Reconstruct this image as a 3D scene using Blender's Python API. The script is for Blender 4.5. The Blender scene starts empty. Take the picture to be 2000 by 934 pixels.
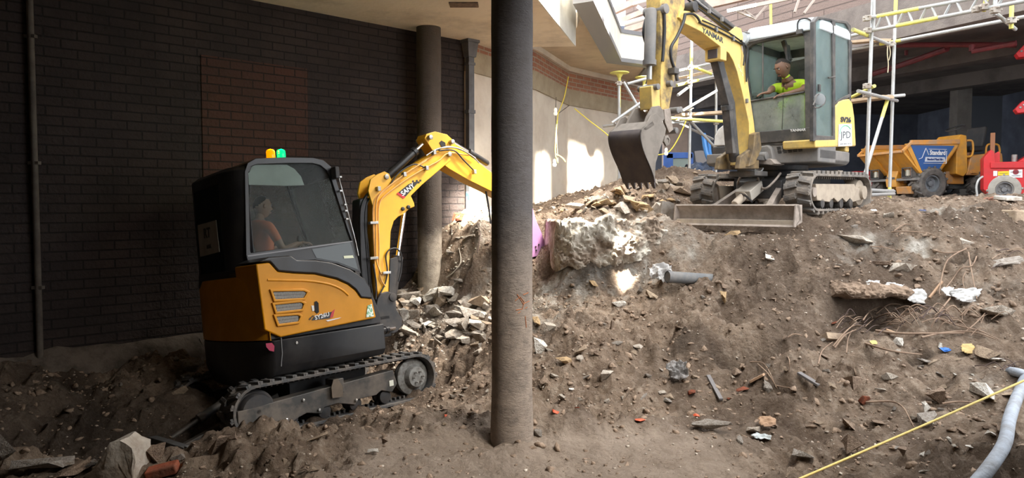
import bpy, bmesh, math, random
import numpy as np
from mathutils import Vector, Matrix, noise as mnoise
random.seed(7)
sc = bpy.context.scene
COL = sc.collection
R = math.radians
# ------------------------------------------------------------------ camera
FPX, CAMZ, PIT = 1444.0, 1.7, R(2.66)
cam_d = bpy.data.cameras.new('camera'); cam = bpy.data.objects.new('camera', cam_d); COL.objects.link(cam)
cam_d.sensor_width = 36; cam_d.lens = 36*FPX/2000; cam_d.clip_end = 200
cam.location = (0, 0, CAMZ); cam.rotation_euler = (math.pi/2-PIT, 0, 0)
sc.camera = cam
def ray(px, py):
    a = (px-1000)/FPX; b = (467-py)/FPX
    return Vector((a, math.cos(PIT)+b*math.sin(PIT), -math.sin(PIT)+b*math.cos(PIT)))
CP = Vector((0, 0, CAMZ))
def at(px, py, Y):
    d = ray(px, py); return CP + d*(Y/d.y)
def at_z(px, py, z):
    d = ray(px, py); return CP + d*((z-CAMZ)/d.z)
class Fr:
    """local frame of a machine: x forward, y left, z up"""
    def __init__(s, o, yaw, roll=0, pitch=0):
        s.M = Matrix.Translation(Vector(o)) @ Matrix.Rotation(yaw, 4, 'Z') @ Matrix.Rotation(pitch, 4, 'Y') @ Matrix.Rotation(roll, 4, 'X')
        s.I = s.M.inverted()
    def hit(s, px, py, ax, v):
        o = s.I @ CP; d = s.I.to_3x3() @ ray(px, py); t = (v-o[ax])/d[ax]; return o + d*t
    def xz(s, px, py, y):
        q = s.hit(px, py, 1, y); return (q.x, q.z)
    def yz(s, px, py, x):
        q = s.hit(px, py, 0, x); return (q.y, q.z)
# ------------------------------------------------------------------ materials
MATS = {}
def mat(name, col, rough=.6, metal=0, dirt=None, damt=.5, dscale=4, bump=0, bscale=40, spec=.5, emis=None, estr=0, trans=0, alpha=1, detail=8, ior=1.45, dlo=.42, dhi=.62, coat=0):
    if name in MATS: return MATS[name]
    m = bpy.data.materials.new(name); m.use_nodes = True
    nt = m.node_tree; N = nt.nodes; L = nt.links; b = N['Principled BSDF']
    b.inputs['Roughness'].default_value = rough; b.inputs['Metallic'].default_value = metal
    b.inputs['Base Color'].default_value = (*col, 1); b.inputs['Specular IOR Level'].default_value = spec
    b.inputs['Coat Weight'].default_value = coat
    if emis: b.inputs['Emission Color'].default_value = (*emis, 1); b.inputs['Emission Strength'].default_value = estr
    if trans: b.inputs['Transmission Weight'].default_value = trans; b.inputs['IOR'].default_value = ior
    if alpha < 1: b.inputs['Alpha'].default_value = alpha
    if dirt or bump:
        tc = N.new('ShaderNodeTexCoord')
    if dirt:
        n = N.new('ShaderNodeTexNoise'); n.inputs['Scale'].default_value = dscale; n.inputs['Detail'].default_value = detail; n.inputs['Roughness'].default_value = .65
        L.new(tc.outputs['Object'], n.inputs['Vector'])
        r = N.new('ShaderNodeMapRange'); r.inputs['From Min'].default_value = dlo; r.inputs['From Max'].default_value = dhi; r.inputs['To Max'].default_value = damt
        L.new(n.outputs['Fac'], r.inputs['Value'])
        mx = N.new('ShaderNodeMix'); mx.data_type = 'RGBA'; mx.inputs['A'].default_value = (*col, 1); mx.inputs['B'].default_value = (*dirt, 1)
        L.new(r.outputs['Result'], mx.inputs['Factor']); L.new(mx.outputs['Result'], b.inputs['Base Color'])
        m2 = N.new('ShaderNodeMapRange'); m2.inputs['To Min'].default_value = rough; m2.inputs['To Max'].default_value = min(1, rough+.3)
        L.new(r.outputs['Result'], m2.inputs['Value']); L.new(m2.outputs['Result'], b.inputs['Roughness'])
    if bump:
        n2 = N.new('ShaderNodeTexNoise'); n2.inputs['Scale'].default_value = bscale; n2.inputs['Detail'].default_value = 6
        L.new(tc.outputs['Object'], n2.inputs['Vector'])
        bp = N.new('ShaderNodeBump'); bp.inputs['Strength'].default_value = bump; bp.inputs['Distance'].default_value = .02
        L.new(n2.outputs['Fac'], bp.inputs['Height']); L.new(bp.outputs['Normal'], b.inputs['Normal'])
    MATS[name] = m; return m
def glass(name, tint=(.8, .85, .85), dust=.25, dcol=(.5, .5, .47), rough=.28, lo=.35, hi=.75, refl=.12):
    """thin pane: see-through, a little reflective, with dust"""
    m = bpy.data.materials.new(name); m.use_nodes = True; nt = m.node_tree; N = nt.nodes; L = nt.links
    N.remove(N['Principled BSDF']); out = N['Material Output']
    tr = N.new('ShaderNodeBsdfTransparent'); tr.inputs['Color'].default_value = (*tint, 1)
    gl = N.new('ShaderNodeBsdfGlossy'); gl.inputs['Roughness'].default_value = rough; gl.inputs['Color'].default_value = (.9, .95, 1, 1)
    df = N.new('ShaderNodeBsdfDiffuse'); df.inputs['Color'].default_value = (*dcol, 1)
    lw = N.new('ShaderNodeLayerWeight'); lw.inputs['Blend'].default_value = refl
    m1 = N.new('ShaderNodeMixShader'); L.new(lw.outputs['Fresnel'], m1.inputs[0]); L.new(tr.outputs[0], m1.inputs[1]); L.new(gl.outputs[0], m1.inputs[2])
    tc = N.new('ShaderNodeTexCoord'); n = N.new('ShaderNodeTexNoise'); n.inputs['Scale'].default_value = 3.5; n.inputs['Detail'].default_value = 8; n.inputs['Roughness'].default_value = .7
    L.new(tc.outputs['Object'], n.inputs['Vector'])
    r = N.new('ShaderNodeMapRange'); r.inputs['From Min'].default_value = lo; r.inputs['From Max'].default_value = hi; r.inputs['To Min'].default_value = dust*.3; r.inputs['To Max'].default_value = dust
    L.new(n.outputs['Fac'], r.inputs['Value'])
    m2 = N.new('ShaderNodeMixShader'); L.new(r.outputs[0], m2.inputs[0]); L.new(m1.outputs[0], m2.inputs[1]); L.new(df.outputs[0], m2.inputs[2])
    L.new(m2.outputs[0], out.inputs['Surface']); return m
# ------------------------------------------------------------------ mesh builder
class MB:
    def __init__(s): s.v = []; s.f = []; s.m = []
    def add(s, vs, fs, mi=0, M=None):
        n = len(s.v)
        if M is not None: vs = [M @ Vector(v) for v in vs]
        s.v += [tuple(v) for v in vs]; s.f += [tuple(i+n for i in f) for f in fs]; s.m += [mi]*len(fs); return s
    def box(s, c, d, M=None, mi=0, taper=None):
        x, y, z = [k/2 for k in d]; V = []
        for k in range(8):
            sx, sy, sz = (1 if k & 1 else -1), (1 if k & 2 else -1), (1 if k & 4 else -1)
            t = taper if (taper and sz > 0) else (1, 1)
            V.append((sx*x*t[0], sy*y*t[1], sz*z))
        T = Matrix.Translation(Vector(c))
        if M is not None: T = T @ M.to_4x4()
        return s.add(V, [(0, 2, 3, 1), (4, 5, 7, 6), (0, 1, 5, 4), (2, 6, 7, 3), (0, 4, 6, 2), (1, 3, 7, 5)], mi, T)
    def beam(s, a, b, w, h, up=(0, 0, 1), mi=0):
        a = Vector(a); b = Vector(b); d = b-a; L = d.length; x = d/L; u = Vector(up); y = u.cross(x)
        if y.length < 1e-4: y = Vector((0, 1, 0)).cross(x)
        y.normalize(); z = x.cross(y); M = Matrix((x, y, z)).transposed().to_4x4(); M.translation = (a+b)/2
        V = [(sx*L/2, sy*w/2, sz*h/2) for sz in (-1, 1) for sy in (-1, 1) for sx in (-1, 1)]
        return s.add(V, [(0, 2, 3, 1), (4, 5, 7, 6), (0, 1, 5, 4), (2, 6, 7, 3), (0, 4, 6, 2), (1, 3, 7, 5)], mi, M)
    def prism(s, pts, a0, a1, ax='y', mi=0):
        """2-D outline extruded between a0 and a1 along an axis; pts are (x,z) for y, (y,z) for x, (x,y) for z"""
        def mk(p, a): return {'y': (p[0], a, p[1]), 'x': (a, p[0], p[1]), 'z': (p[0], p[1], a)}[ax]
        n = len(pts); V = [mk(p, a0) for p in pts]+[mk(p, a1) for p in pts]
        F = [tuple(range(n)), tuple(range(2*n-1, n-1, -1))]+[(i, i+n, (i+1) % n+n, (i+1) % n) for i in range(n)]
        return s.add(V, F, mi)
    def loft(s, rings, closed=True, caps=True, mi=0):
        n = len(rings[0]); V = [p for r in rings for p in r]; F = []
        for i in range(len(rings)-1):
            for j in range(n if closed else n-1):
                k = (j+1) % n; F.append((i*n+j, i*n+k, (i+1)*n+k, (i+1)*n+j))
        if caps: F.append(tuple(range(n-1, -1, -1))); F.append(tuple((len(rings)-1)*n+j for j in range(n)))
        return s.add(V, F, mi)
    def tube(s, pts, r, seg=10, smooth=0, caps=True, mi=0):
        pts = [Vector(p) for p in pts]
        if smooth: pts = spline(pts, smooth)
        n = len(pts); T = [(pts[min(i+1, n-1)]-pts[max(i-1, 0)]).normalized() for i in range(n)]
        u = Vector((0, 0, 1)) if abs(T[0].z) < .9 else Vector((1, 0, 0)); u = (u-T[0]*u.dot(T[0])).normalized()
        rings = []
        for i in range(n):
            u = (u-T[i]*u.dot(T[i])).normalized(); w = T[i].cross(u); rr = r[i] if isinstance(r, (list, tuple)) else r
            rings.append([pts[i]+(u*math.cos(2*math.pi*k/seg)+w*math.sin(2*math.pi*k/seg))*rr for k in range(seg)])
        return s.loft(rings, caps=caps, mi=mi)
    def lathe(s, c, axis, prof, seg=24, mi=0, caps=True):
        """prof: list of (radius, offset along axis)"""
        a = Vector(axis).normalized(); u = a.orthogonal().normalized(); w = a.cross(u); c = Vector(c)
        rings = [[c+a*o+(u*math.cos(2*math.pi*k/seg)+w*math.sin(2*math.pi*k/seg))*max(r, 1e-4) for k in range(seg)] for r, o in prof]
        return s.loft(rings, mi=mi, caps=caps)
    def cyl(s, a, b, r, seg=16, mi=0): return s.tube([a, b], r, seg, mi=mi)
    def sph(s, c, r, seg=12, sc3=(1, 1, 1), mi=0):
        c = Vector(c); rings = []
        for i in range(1, seg//2):
            t = math.pi*i/(seg//2); rings.append([c+Vector((math.cos(2*math.pi*k/seg)*math.sin(t)*r*sc3[0], math.sin(2*math.pi*k/seg)*math.sin(t)*r*sc3[1], math.cos(t)*r*sc3[2])) for k in range(seg)])
        return s.loft(rings, mi=mi)
    def build(s, name, m, parent=None, bevel=0, smooth=35, sub=0, seg=2):
        me = bpy.data.meshes.new(name); me.from_pydata(s.v, [], s.f)
        ms = m if isinstance(m, (list, tuple)) else [m]
        for k in ms: me.materials.append(k)
        if len(ms) > 1: me.polygons.foreach_set('material_index', s.m)
        bm = bmesh.new(); bm.from_mesh(me); bmesh.ops.recalc_face_normals(bm, faces=bm.faces); bm.to_mesh(me); bm.free()
        if smooth: me.shade_smooth(); me.set_sharp_from_angle(angle=R(smooth))
        o = bpy.data.objects.new(name, me); COL.objects.link(o)
        if parent: o.parent = parent
        if bevel:
            b = o.modifiers.new('bevel', 'BEVEL'); b.width = bevel; b.segments = seg; b.limit_method = 'ANGLE'; b.angle_limit = R(38); b.harden_normals = True; b.use_clamp_overlap = True
        if sub:
            b = o.modifiers.new('sub', 'SUBSURF'); b.levels = sub; b.render_levels = sub
        return o
def spline(P, k=6):
    out = []; n = len(P)
    for i in range(n-1):
        a, b, c, d = P[max(i-1, 0)], P[i], P[i+1], P[min(i+2, n-1)]
        for j in range(k):
            t = j/k; out.append(.5*((2*b)+(c-a)*t+(2*a-5*b+4*c-d)*t*t+(-a+3*b-3*c+d)*t**3))
    out.append(P[-1].copy()); return out
def tag(o, label=None, cat=None, group=None, kind=None):
    if label: o['label'] = label
    if cat: o['category'] = cat
    if group: o['group'] = group
    if kind: o['kind'] = kind
    return o
def empty(name, label, cat, M=None, group=None):
    o = bpy.data.objects.new(name, None); COL.objects.link(o); o.empty_display_size = .1
    if M is not None: o.matrix_world = M if isinstance(M, Matrix) else Matrix.Translation(Vector(M))
    return tag(o, label, cat, group)
def struct(mb, name, m, **k):
    o = mb.build(name, m, **k); o['kind'] = 'structure'; return o
def text_obj(name, s, M, size, m, parent=None, bold=0, ext=.002, ax=('CENTER', 'CENTER'), shear=0, xs=1):
    """lettering as a mesh; M places the text plane (x right, y up, z outwards)"""
    cu = bpy.data.curves.new(name, 'FONT'); cu.body = s; cu.size = size; cu.extrude = ext; cu.offset = bold; cu.align_x, cu.align_y = ax; cu.shear = shear; cu.resolution_u = 3
    t = bpy.data.objects.new(name, cu); COL.objects.link(t)
    bpy.context.view_layer.update()
    me = bpy.data.meshes.new_from_object(t.evaluated_get(bpy.context.evaluated_depsgraph_get()))
    bpy.data.objects.remove(t)
    me.name = name; me.materials.clear(); me.materials.append(m)
    me.transform(Matrix.Diagonal((xs, 1, 1, 1))); me.transform(M)
    o = bpy.data.objects.new(name, me); COL.objects.link(o)
    if parent: o.parent = parent
    return o
def basis(o, x, y):
    x = Vector(x).normalized(); y = Vector(y); y = (y-x*y.dot(x)).normalized(); z = x.cross(y)
    M = Matrix((x, y, z)).transposed().to_4x4(); M.translation = Vector(o); return M
# ------------------------------------------------------------------ numpy noise
def _h(ix, iy, seed):
    n = (ix.astype(np.int64)*374761393+iy.astype(np.int64)*668265263+seed*982451653) & 0x7fffffff
    n = ((n ^ (n >> 13))*1274126177) & 0x7fffffff
    return ((n ^ (n >> 16)) & 0xffff)/65535.0
def vn(x, y, s, seed=0):
    x = x*s; y = y*s; ix = np.floor(x); iy = np.floor(y); fx = x-ix; fy = y-iy
    fx = fx**3*(fx*(fx*6-15)+10); fy = fy**3*(fy*(fy*6-15)+10)
    a = _h(ix, iy, seed); b = _h(ix+1, iy, seed); c = _h(ix, iy+1, seed); d = _h(ix+1, iy+1, seed)
    return (a*(1-fx)+b*fx)*(1-fy)+(c*(1-fx)+d*fx)*fy-.5
def fbm(x, y, s, o=4, seed=0, g=.5):
    t = 0; a = 1
    for k in range(o): t = t+a*vn(x+k*3.7, y-k*1.9, s, seed+k); s *= 2.03; a *= g
    return t
# ------------------------------------------------------------------ terrain height
CPX = [ # px, py, depth
 (-150,934,4.6),(0,934,4.6),(230,934,4.6),(450,934,4.6),(700,934,4.6),(1000,934,4.6),(1300,934,4.6),(1600,934,4.6),(1900,925,4.65),(2100,920,4.7),
 (0,880,4.9),(100,895,4.9),(230,900,4.9),(330,908,4.85),(400,872,4.98),(450,848,5.12),(520,850,5.2),(560,856,5.25),(600,884,5.1),(660,858,5.6),(750,822,6.0),(850,772,6.7),(820,850,5.4),
 (700,880,5.15),(750,870,5.2),(900,880,5.15),(1000,876,5.2),(1150,880,5.15),(1300,862,5.3),(950,800,5.85),(900,760,6.6),(950,700,7.5),
 (1100,815,5.5),(1060,800,5.75),(1180,850,5.3),(1200,810,5.65),(1100,770,5.95),(1100,650,7.0),(1060,605,8.1),(1100,562,8.35),(1180,560,8.3),(1240,540,8.3),
 (1200,770,6.0),(1200,680,6.8),(1300,800,5.9),(1300,700,6.7),(1300,600,7.6),(1300,545,8.05),
 (1400,830,5.6),(1400,720,6.4),(1400,620,7.3),(1400,540,7.8),(1400,470,8.2),
 (1500,850,5.4),(1500,740,6.2),(1500,600,7.3),(1500,520,7.8),(1500,465,8.0),(1460,447,8.45),(1600,435,8.3),
 (1600,880,5.15),(1600,760,6.0),(1600,640,6.9),(1600,540,7.5),
 (1700,900,5.0),(1700,780,5.8),(1700,660,6.6),(1700,600,6.9),(1700,560,7.4),(1700,480,7.9),(1700,425,8.4),(1700,400,9.3),
 (1900,910,4.8),(1900,790,5.7),(1900,670,6.45),(1900,560,7.1),(1900,480,7.7),(1900,425,8.25),(1900,393,9.5),
 (2000,900,4.85),(2000,760,5.8),(2000,640,6.5),(2000,520,7.3),(2000,430,8.1),(2000,393,9.5),(2200,760,5.8),(2200,520,7.3),(2200,400,9.0),
 (860,650,8.9),(930,620,9.0),(935,560,9.35),(935,500,9.6),(935,440,9.85),(940,414,10.2),(905,418,10.25),(880,600,9.4),(872,520,9.95),(880,450,10.2),(838,592,9.75),(790,590,9.75),(800,650,9.1),(760,680,9.0),(700,620,9.6),
 (1000,565,9.2),(1000,480,9.9),(1000,432,10.2),(1000,600,8.5),(1052,508,9.75),(1050,432,10.25),(1058,560,9.0),(1000,660,7.6),
 (1100,425,9.3),(1050,415,10.2),(1100,408,11.0),(1060,408,12.4),(1000,408,11.5),
 (1130,400,9.9),(1180,372,10.3),(1200,352,10.9),(1260,345,11.3),(1330,326,12),(1280,385,9.8),(1200,410,9.4),(1340,395,9.4),(1420,338,12.6),(1400,345,11.6),
 (200,725,7.5),(0,735,6.6),(0,765,6.3),(130,742,6.9),(100,720,7.2),(400,672,8.2),(380,700,7.85),(300,715,7.5),(250,750,7.1),(60,775,6.4),
]
WPT = [(-4.3,6.7,.15),(-5.5,5.5,.1),(-3.3,5.9,-.5),(-2.9,5.75,-.5),(-3.6,5.5,-.5),(-3.9,5.3,-.45),(-3.55,6.45,-.22),(-3.15,6.85,-.08),(-3.3,7.1,.0),(-2.6,5.5,-.4),(-2.1,5.65,-.3),(-1.8,5.75,-.3),
 (-2.33,5.95,-.32),(-1.55,6.65,-.31),(-.78,7.4,-.2),(-.95,7.0,-.18),(-.6,7.5,-.12),(-2.9,7.45,-.3),(-2.09,7.21,-.4),(-1.5,8.1,-.35),(-2.2,8.9,-.2),(-1.3,6.3,-.3),(-1.0,6.5,-.22),(-2.0,7.9,-.42),(-1.6,7.3,-.4),(-2.6,8.1,-.42),
 (3.42,9.5,1.64),(2.6,8.9,1.62),(3.1,8.4,1.60),(2.2,9.4,1.64),(2.35,9.0,1.60),(4.3,9.4,1.66),(3.6,10.2,1.66),(2.8,10.3,1.68),(4.6,9.9,1.68),(3.9,8.8,1.62),(3.0,9.4,1.64),
 (5.4,10.5,1.74),(5,12,1.78),(7,12,1.76),(8,14.5,1.8),(6,14.5,1.8),(9,10,1.74),(4,13,1.8),(3,14,1.8),(1.5,13,1.8),(.5,13,1.65),(10,14,1.8),(5.5,16,1.78),(2.5,16,1.8),
 (1.0,8.5,1.5),(1.6,8.55,1.48),(2.0,8.5,1.44),(.80,8.8,1.5),(.30,9.2,.92),(.42,9.5,1.1),(1.0,8.32,.86),(1.55,8.35,.88),(.5,8.7,.80),(2.0,8.25,1.0),
 (-3,3,.0),(0,3,0),(3,3,.0),(6,3,.1),(-6,3.5,.1)]
_cp = [tuple(at(*c)) for c in CPX]+WPT
_A = np.array(_cp); _n = len(_A)
def _phi(r): return np.sqrt(r*r+.0025)
_K = _phi(np.hypot(_A[:, None, 0]-_A[None, :, 0], _A[:, None, 1]-_A[None, :, 1])) - np.eye(_n)*.02
_Q = np.hstack([np.ones((_n, 1)), _A[:, :2]])
_S = np.block([[_K, _Q], [_Q.T, np.zeros((3, 3))]])
_W = np.linalg.solve(_S, np.concatenate([_A[:, 2], np.zeros(3)]))
def rbf(X, Y):
    sh = X.shape; X = X.ravel(); Y = Y.ravel(); Z = _W[_n]+_W[_n+1]*X+_W[_n+2]*Y
    for i in range(_n): Z = Z+_W[i]*_phi(np.hypot(X-_A[i, 0], Y-_A[i, 1]))
    return Z.reshape(sh)
GX0, GX1, GY0, GY1, GS = -6.6, 10.4, 3.4, 16.2, .022
gx = np.arange(GX0, GX1, GS); gy = np.arange(GY0, GY1, GS)
# coarse rbf grid, then linear upsampling
cx = np.arange(GX0, GX1+.2, .08); cy = np.arange(GY0, GY1+.2, .08)
_CX, _CY = np.meshgrid(cx, cy); _CZ = rbf(_CX, _CY)
def bil(Z, x0, y0, s, X, Y):
    u = np.clip((X-x0)/s, 0, Z.shape[1]-1.001); v = np.clip((Y-y0)/s, 0, Z.shape[0]-1.001); i = u.astype(int); j = v.astype(int); u = u-i; v = v-j
    return (Z[j, i]*(1-u)+Z[j, i+1]*u)*(1-v)+(Z[j+1, i]*(1-u)+Z[j+1, i+1]*u)*v
X, Y = np.meshgrid(gx, gy)
def sst(a, b, x):
    t = np.clip((x-a)/(b-a), 0, 1); return t*t*(3-2*t)
def blob(x0, y0, rx, ry):
    return np.exp(-(((X-x0)/rx)**2+((Y-y0)/ry)**2))
WX = X+.12*fbm(X, Y, 2.2, 3, 50); WY = Y+.12*fbm(X, Y, 2.2, 3, 60)
Z = bil(_CZ, GX0, GY0, .08, WX, WY)
flat = sst(.12, .0, np.abs(Z-.0)) * sst(5.75, 5.2, Y-.12*X*0) * sst(-1.3, -.9, X) * sst(1.9, 1.2, X-.1*(Y-4.6))
# parts of the ground driven over stay smooth
rough = 1-.85*flat
top = sst(1.45, 1.62, Z)*sst(2.2, 3.2, X); rough = rough*(1-.45*top)
Z = Z+rough*(.13*fbm(X, Y, 1.7, 3, 1)+.075*fbm(X, Y, 6, 3, 11))
bill = np.abs(vn(X, Y, 9, 21))*2; bill2 = np.abs(vn(X+3, Y, 17, 22))*2; bill3 = np.abs(vn(X, Y+5, 33, 23))*2
cl = np.clip(.85+1.3*vn(X, Y, 1.3, 27), .3, 1.5)
Z = Z+rough*cl*.10*(.5-np.abs(vn(X, Y, 4.2, 28))*2)**1
Z = Z+rough*cl*(.07*(1-bill)**1.5+.042*(1-bill2)+.022*(1-bill3)+.045*vn(X, Y, 26, 24)*(vn(X, Y, 2, 25)+.5))-rough*.05+.006*vn(X, Y, 14, 26)
# holes in the bank, seen as dark hollows
for (px, py, dep, rx, ry, dz) in [(1700,582,7.15,.33,.12,-.50),(1470,692,6.65,.24,.12,-.34),(1415,688,6.6,.12,.1,-.25),(1590,680,6.6,.1,.06,-.06),(1330,600,7.6,.25,.1,-.05),
    (1950,590,7.0,.2,.1,-.1),(330,690,7.9,.35,.16,-.16),(150,762,6.9,.2,.2,-.18),(1880,520,7.5,.2,.06,-.12)]:
    p = at(px, py, dep); Z = Z+dz*blob(p.x, p.y, rx, ry)
for (px, py, dep, rx, ry, dz) in [(1500,660,6.9,.32,.12,.16),(1340,680,6.8,.25,.12,.1),(1700,548,7.45,.5,.1,.12),(1660,480,7.9,.2,.15,.06),(1800,625,6.75,.35,.1,.1),(1180,830,5.45,.42,.12,.06),(1090,820,5.5,.25,.12,.06),(500,850,5.2,.25,.1,.03),(680,870,5.25,.18,.1,.05)]:
    p = at(px, py, dep); Z = Z+dz*blob(p.x, p.y, rx, ry)
# ground kept clear below the blade and the bucket of the farther machine
_bx = (X-3.42)*math.cos(R(224.5))+(Y-9.5)*math.sin(R(224.5)); _by = -(X-3.42)*math.sin(R(224.5))+(Y-9.5)*math.cos(R(224.5))
_in = sst(.75, .98, _bx)*sst(1.75, 1.45, _bx)*sst(1.15, .9, np.abs(_by))
Z = Z*(1-_in)+np.minimum(Z, 1.36+.04*fbm(X, Y, 5, 3, 91))*_in
_in = sst(1.0, .9, np.abs(_bx))*sst(.98, .86, np.abs(_by))
Z = Z*(1-_in)+np.minimum(Z, 1.635)*_in
for (px, py, dep, rx, ry, dz) in [(1700,590,6.85,.42,.26,-.25),(1700,600,7.1,.34,.12,-.12),(1465,700,6.35,.26,.2,-.12),(1465,700,6.6,.2,.1,-.12),(1780,690,6.2,.45,.2,-.10),(1780,690,6.42,.4,.08,-.14),(1600,690,6.4,.14,.15,-.08)]:
    p = at(px, py, dep); Z = Z+dz*blob(p.x, p.y, rx, ry)
def H(x, y):
    return float(bil(Z, GX0, GY0, GS, np.array([x]), np.array([y]))[0])
def ground_at(px, py, lo=4.3, hi=15):
    """first point of the ground seen through a picture position"""
    d = ray(px, py); t = lo
    while t < hi:
        p = CP+d*(t/d.y)
        if p.z <= H(p.x, p.y): return p
        t += .02
    return CP+d*(hi/d.y)
ny, nx = Z.shape
V = np.stack([X, Y, Z], -1).reshape(-1, 3)
idx = np.arange(nx*ny).reshape(ny, nx)
Fq = np.stack([idx[:-1, :-1], idx[:-1, 1:], idx[1:, 1:], idx[1:, :-1]], -1).reshape(-1, 4)
gm = bpy.data.meshes.new('ground')
gm.vertices.add(len(V)); gm.vertices.foreach_set('co', V.astype(np.float32).ravel())
gm.loops.add(Fq.size); gm.loops.foreach_set('vertex_index', Fq.astype(np.int32).ravel())
gm.polygons.add(len(Fq)); gm.polygons.foreach_set('loop_start', (np.arange(len(Fq))*4).astype(np.int32))
gm.update(calc_edges=True); gm.shade_smooth()
# masks: r = chalky concrete, g = damp and dark, b = flat dusty, a = shade painted into hollows and trench
slope = np.hypot(*np.gradient(Z, GS))
chalk = np.zeros_like(Z)
for (px, py, dep, rx, ry, a) in [(1100,480,8.45,.5,.3,1.3),(1200,480,8.45,.45,.3,1.4),(1270,450,8.5,.25,.3,.8),(1370,450,8.4,.25,.2,.6),(930,560,9.4,.5,.9,.55),(900,640,8.8,.6,.4,.6),(1060,650,7.5,.3,.4,.6),
    (1690,460,8.0,.25,.15,.8),(1790,495,7.7,.22,.12,1.0),(1880,470,7.9,.2,.1,.6),(1940,560,7.2,.3,.2,.6),(1660,500,7.7,.15,.15,.5),(1850,415,8.4,.3,.2,.6),(1160,390,10,.4,.5,.4),(1920,760,5.9,.2,.2,.3),(1800,430,8.3,.2,.1,.6),(1060,570,8.1,.3,.2,.5)]:
    p = at(px, py, dep); chalk = chalk+a*blob(p.x, p.y, rx, ry)
chalk = np.clip(chalk*(.55+1.6*fbm(X, Y, 5, 4, 70, .6)), 0, 1)
damp = np.clip(.5+1.1*fbm(X, Y, 1.1, 4, 80, .6)+.35*sst(5.9, 6.6, Y)*0-.2*chalk, 0, 1)
hollow_shade = np.zeros_like(Z)
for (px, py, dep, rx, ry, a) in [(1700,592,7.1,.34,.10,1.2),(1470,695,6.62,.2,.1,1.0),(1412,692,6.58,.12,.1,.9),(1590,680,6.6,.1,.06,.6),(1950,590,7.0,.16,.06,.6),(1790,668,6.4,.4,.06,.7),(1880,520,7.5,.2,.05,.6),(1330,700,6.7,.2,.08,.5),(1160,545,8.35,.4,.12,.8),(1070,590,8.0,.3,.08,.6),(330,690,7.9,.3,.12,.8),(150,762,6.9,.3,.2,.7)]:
    p = at(px, py, dep); hollow_shade = hollow_shade+a*blob(p.x, p.y, rx, ry)
hollow_shade = np.clip(hollow_shade+.8*blob(-3.3, 6.2, 1.5, .75)+.4*blob(-1.7, 6.1, .9, .4), 0, .92)
ca = gm.color_attributes.new('mask', 'FLOAT_COLOR', 'POINT')
cav = np.stack([chalk, damp, flat, hollow_shade], -1).astype(np.float32)
ca.data.foreach_set('color', cav.ravel())
def ground_material():
    m = bpy.data.materials.new('excavated_earth'); m.use_nodes = True; nt = m.node_tree; N = nt.nodes; L = nt.links; b = N['Principled BSDF']
    b.inputs['Roughness'].default_value = .95; b.inputs['Specular IOR Level'].default_value = .2
    tc = N.new('ShaderNodeTexCoord'); at_ = N.new('ShaderNodeAttribute'); at_.attribute_name = 'mask'
    sp = N.new('ShaderNodeSeparateColor'); L.new(at_.outputs['Color'], sp.inputs[0])
    def noise(s, d=8, r=.65):
        n = N.new('ShaderNodeTexNoise'); n.inputs['Scale'].default_value = s; n.inputs['Detail'].default_value = d; n.inputs['Roughness'].default_value = r; L.new(tc.outputs['Object'], n.inputs['Vector']); return n.outputs['Fac']
    def rmp(x, a, b_, lo=0, hi=1):
        r = N.new('ShaderNodeMapRange'); r.inputs['From Min'].default_value = a; r.inputs['From Max'].default_value = b_; r.inputs['To Min'].default_value = lo; r.inputs['To Max'].default_value = hi; L.new(x, r.inputs['Value']); return r.outputs['Result']
    def mix(f, a, b_):
        x = N.new('ShaderNodeMix'); x.data_type = 'RGBA'
        if isinstance(f, float): x.inputs['Factor'].default_value = f
        else: L.new(f, x.inputs['Factor'])
        for nm, v in (('A', a), ('B', b_)):
            if isinstance(v, tuple): x.inputs[nm].default_value = (*v, 1)
            else: L.new(v, x.inputs[nm])
        return x.outputs['Result']
    c = mix(rmp(noise(3.0), .38, .62), (.20, .14, .098), (.40, .30, .22))
    c = mix(rmp(noise(14), .5, .7), c, (.50, .40, .31))
    dk = N.new('ShaderNodeMath'); dk.operation = 'MULTIPLY'; L.new(rmp(sp.outputs['Green'], .45, .85), dk.inputs[0]); dk.inputs[1].default_value = .65
    c = mix(dk.outputs[0], c, (.125, .088, .064))
    c = mix(rmp(noise(60, 4), .62, .72, 0, .6), c, (.62, .55, .46))
    c = mix(rmp(noise(34, 5), .60, .70, 0, .8), c, (.05, .036, .028))
    c = mix(sp.outputs['Blue'], c, mix(rmp(noise(5, 9), .35, .65), (.40, .315, .245), (.54, .435, .35)))
    ck = mix(rmp(noise(9, 9, .7), .42, .60), (.36, .30, .24), (.70, .66, .59))
    c = mix(sp.outputs['Red'], c, ck)
    c = mix(at_.outputs['Alpha'], c, (.035, .026, .02))  # darkens the earth colour to stand for shade in hollows and trench
    L.new(c, b.inputs['Base Color'])
    vo = N.new('ShaderNodeTexVoronoi'); vo.inputs['Scale'].default_value = 26; L.new(tc.outputs['Object'], vo.inputs['Vector'])
    ad = N.new('ShaderNodeMath'); ad.operation = 'ADD'; L.new(noise(45, 8, .75), ad.inputs[0])
    ml = N.new('ShaderNodeMath'); ml.operation = 'MULTIPLY'; ml.inputs[1].default_value = -.5; L.new(vo.outputs['Distance'], ml.inputs[0]); L.new(ml.outputs[0], ad.inputs[1])
    bp = N.new('ShaderNodeBump'); bp.inputs['Strength'].default_value = 1; bp.inputs['Distance'].default_value = .05; L.new(ad.outputs[0], bp.inputs['Height']); L.new(bp.outputs['Normal'], b.inputs['Normal'])
    return m
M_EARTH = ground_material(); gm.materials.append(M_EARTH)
ground = bpy.data.objects.new('ground', gm); COL.objects.link(ground); tag(ground, 'brown excavated earth floor rising to a rough bank', 'ground', kind='structure')
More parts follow.
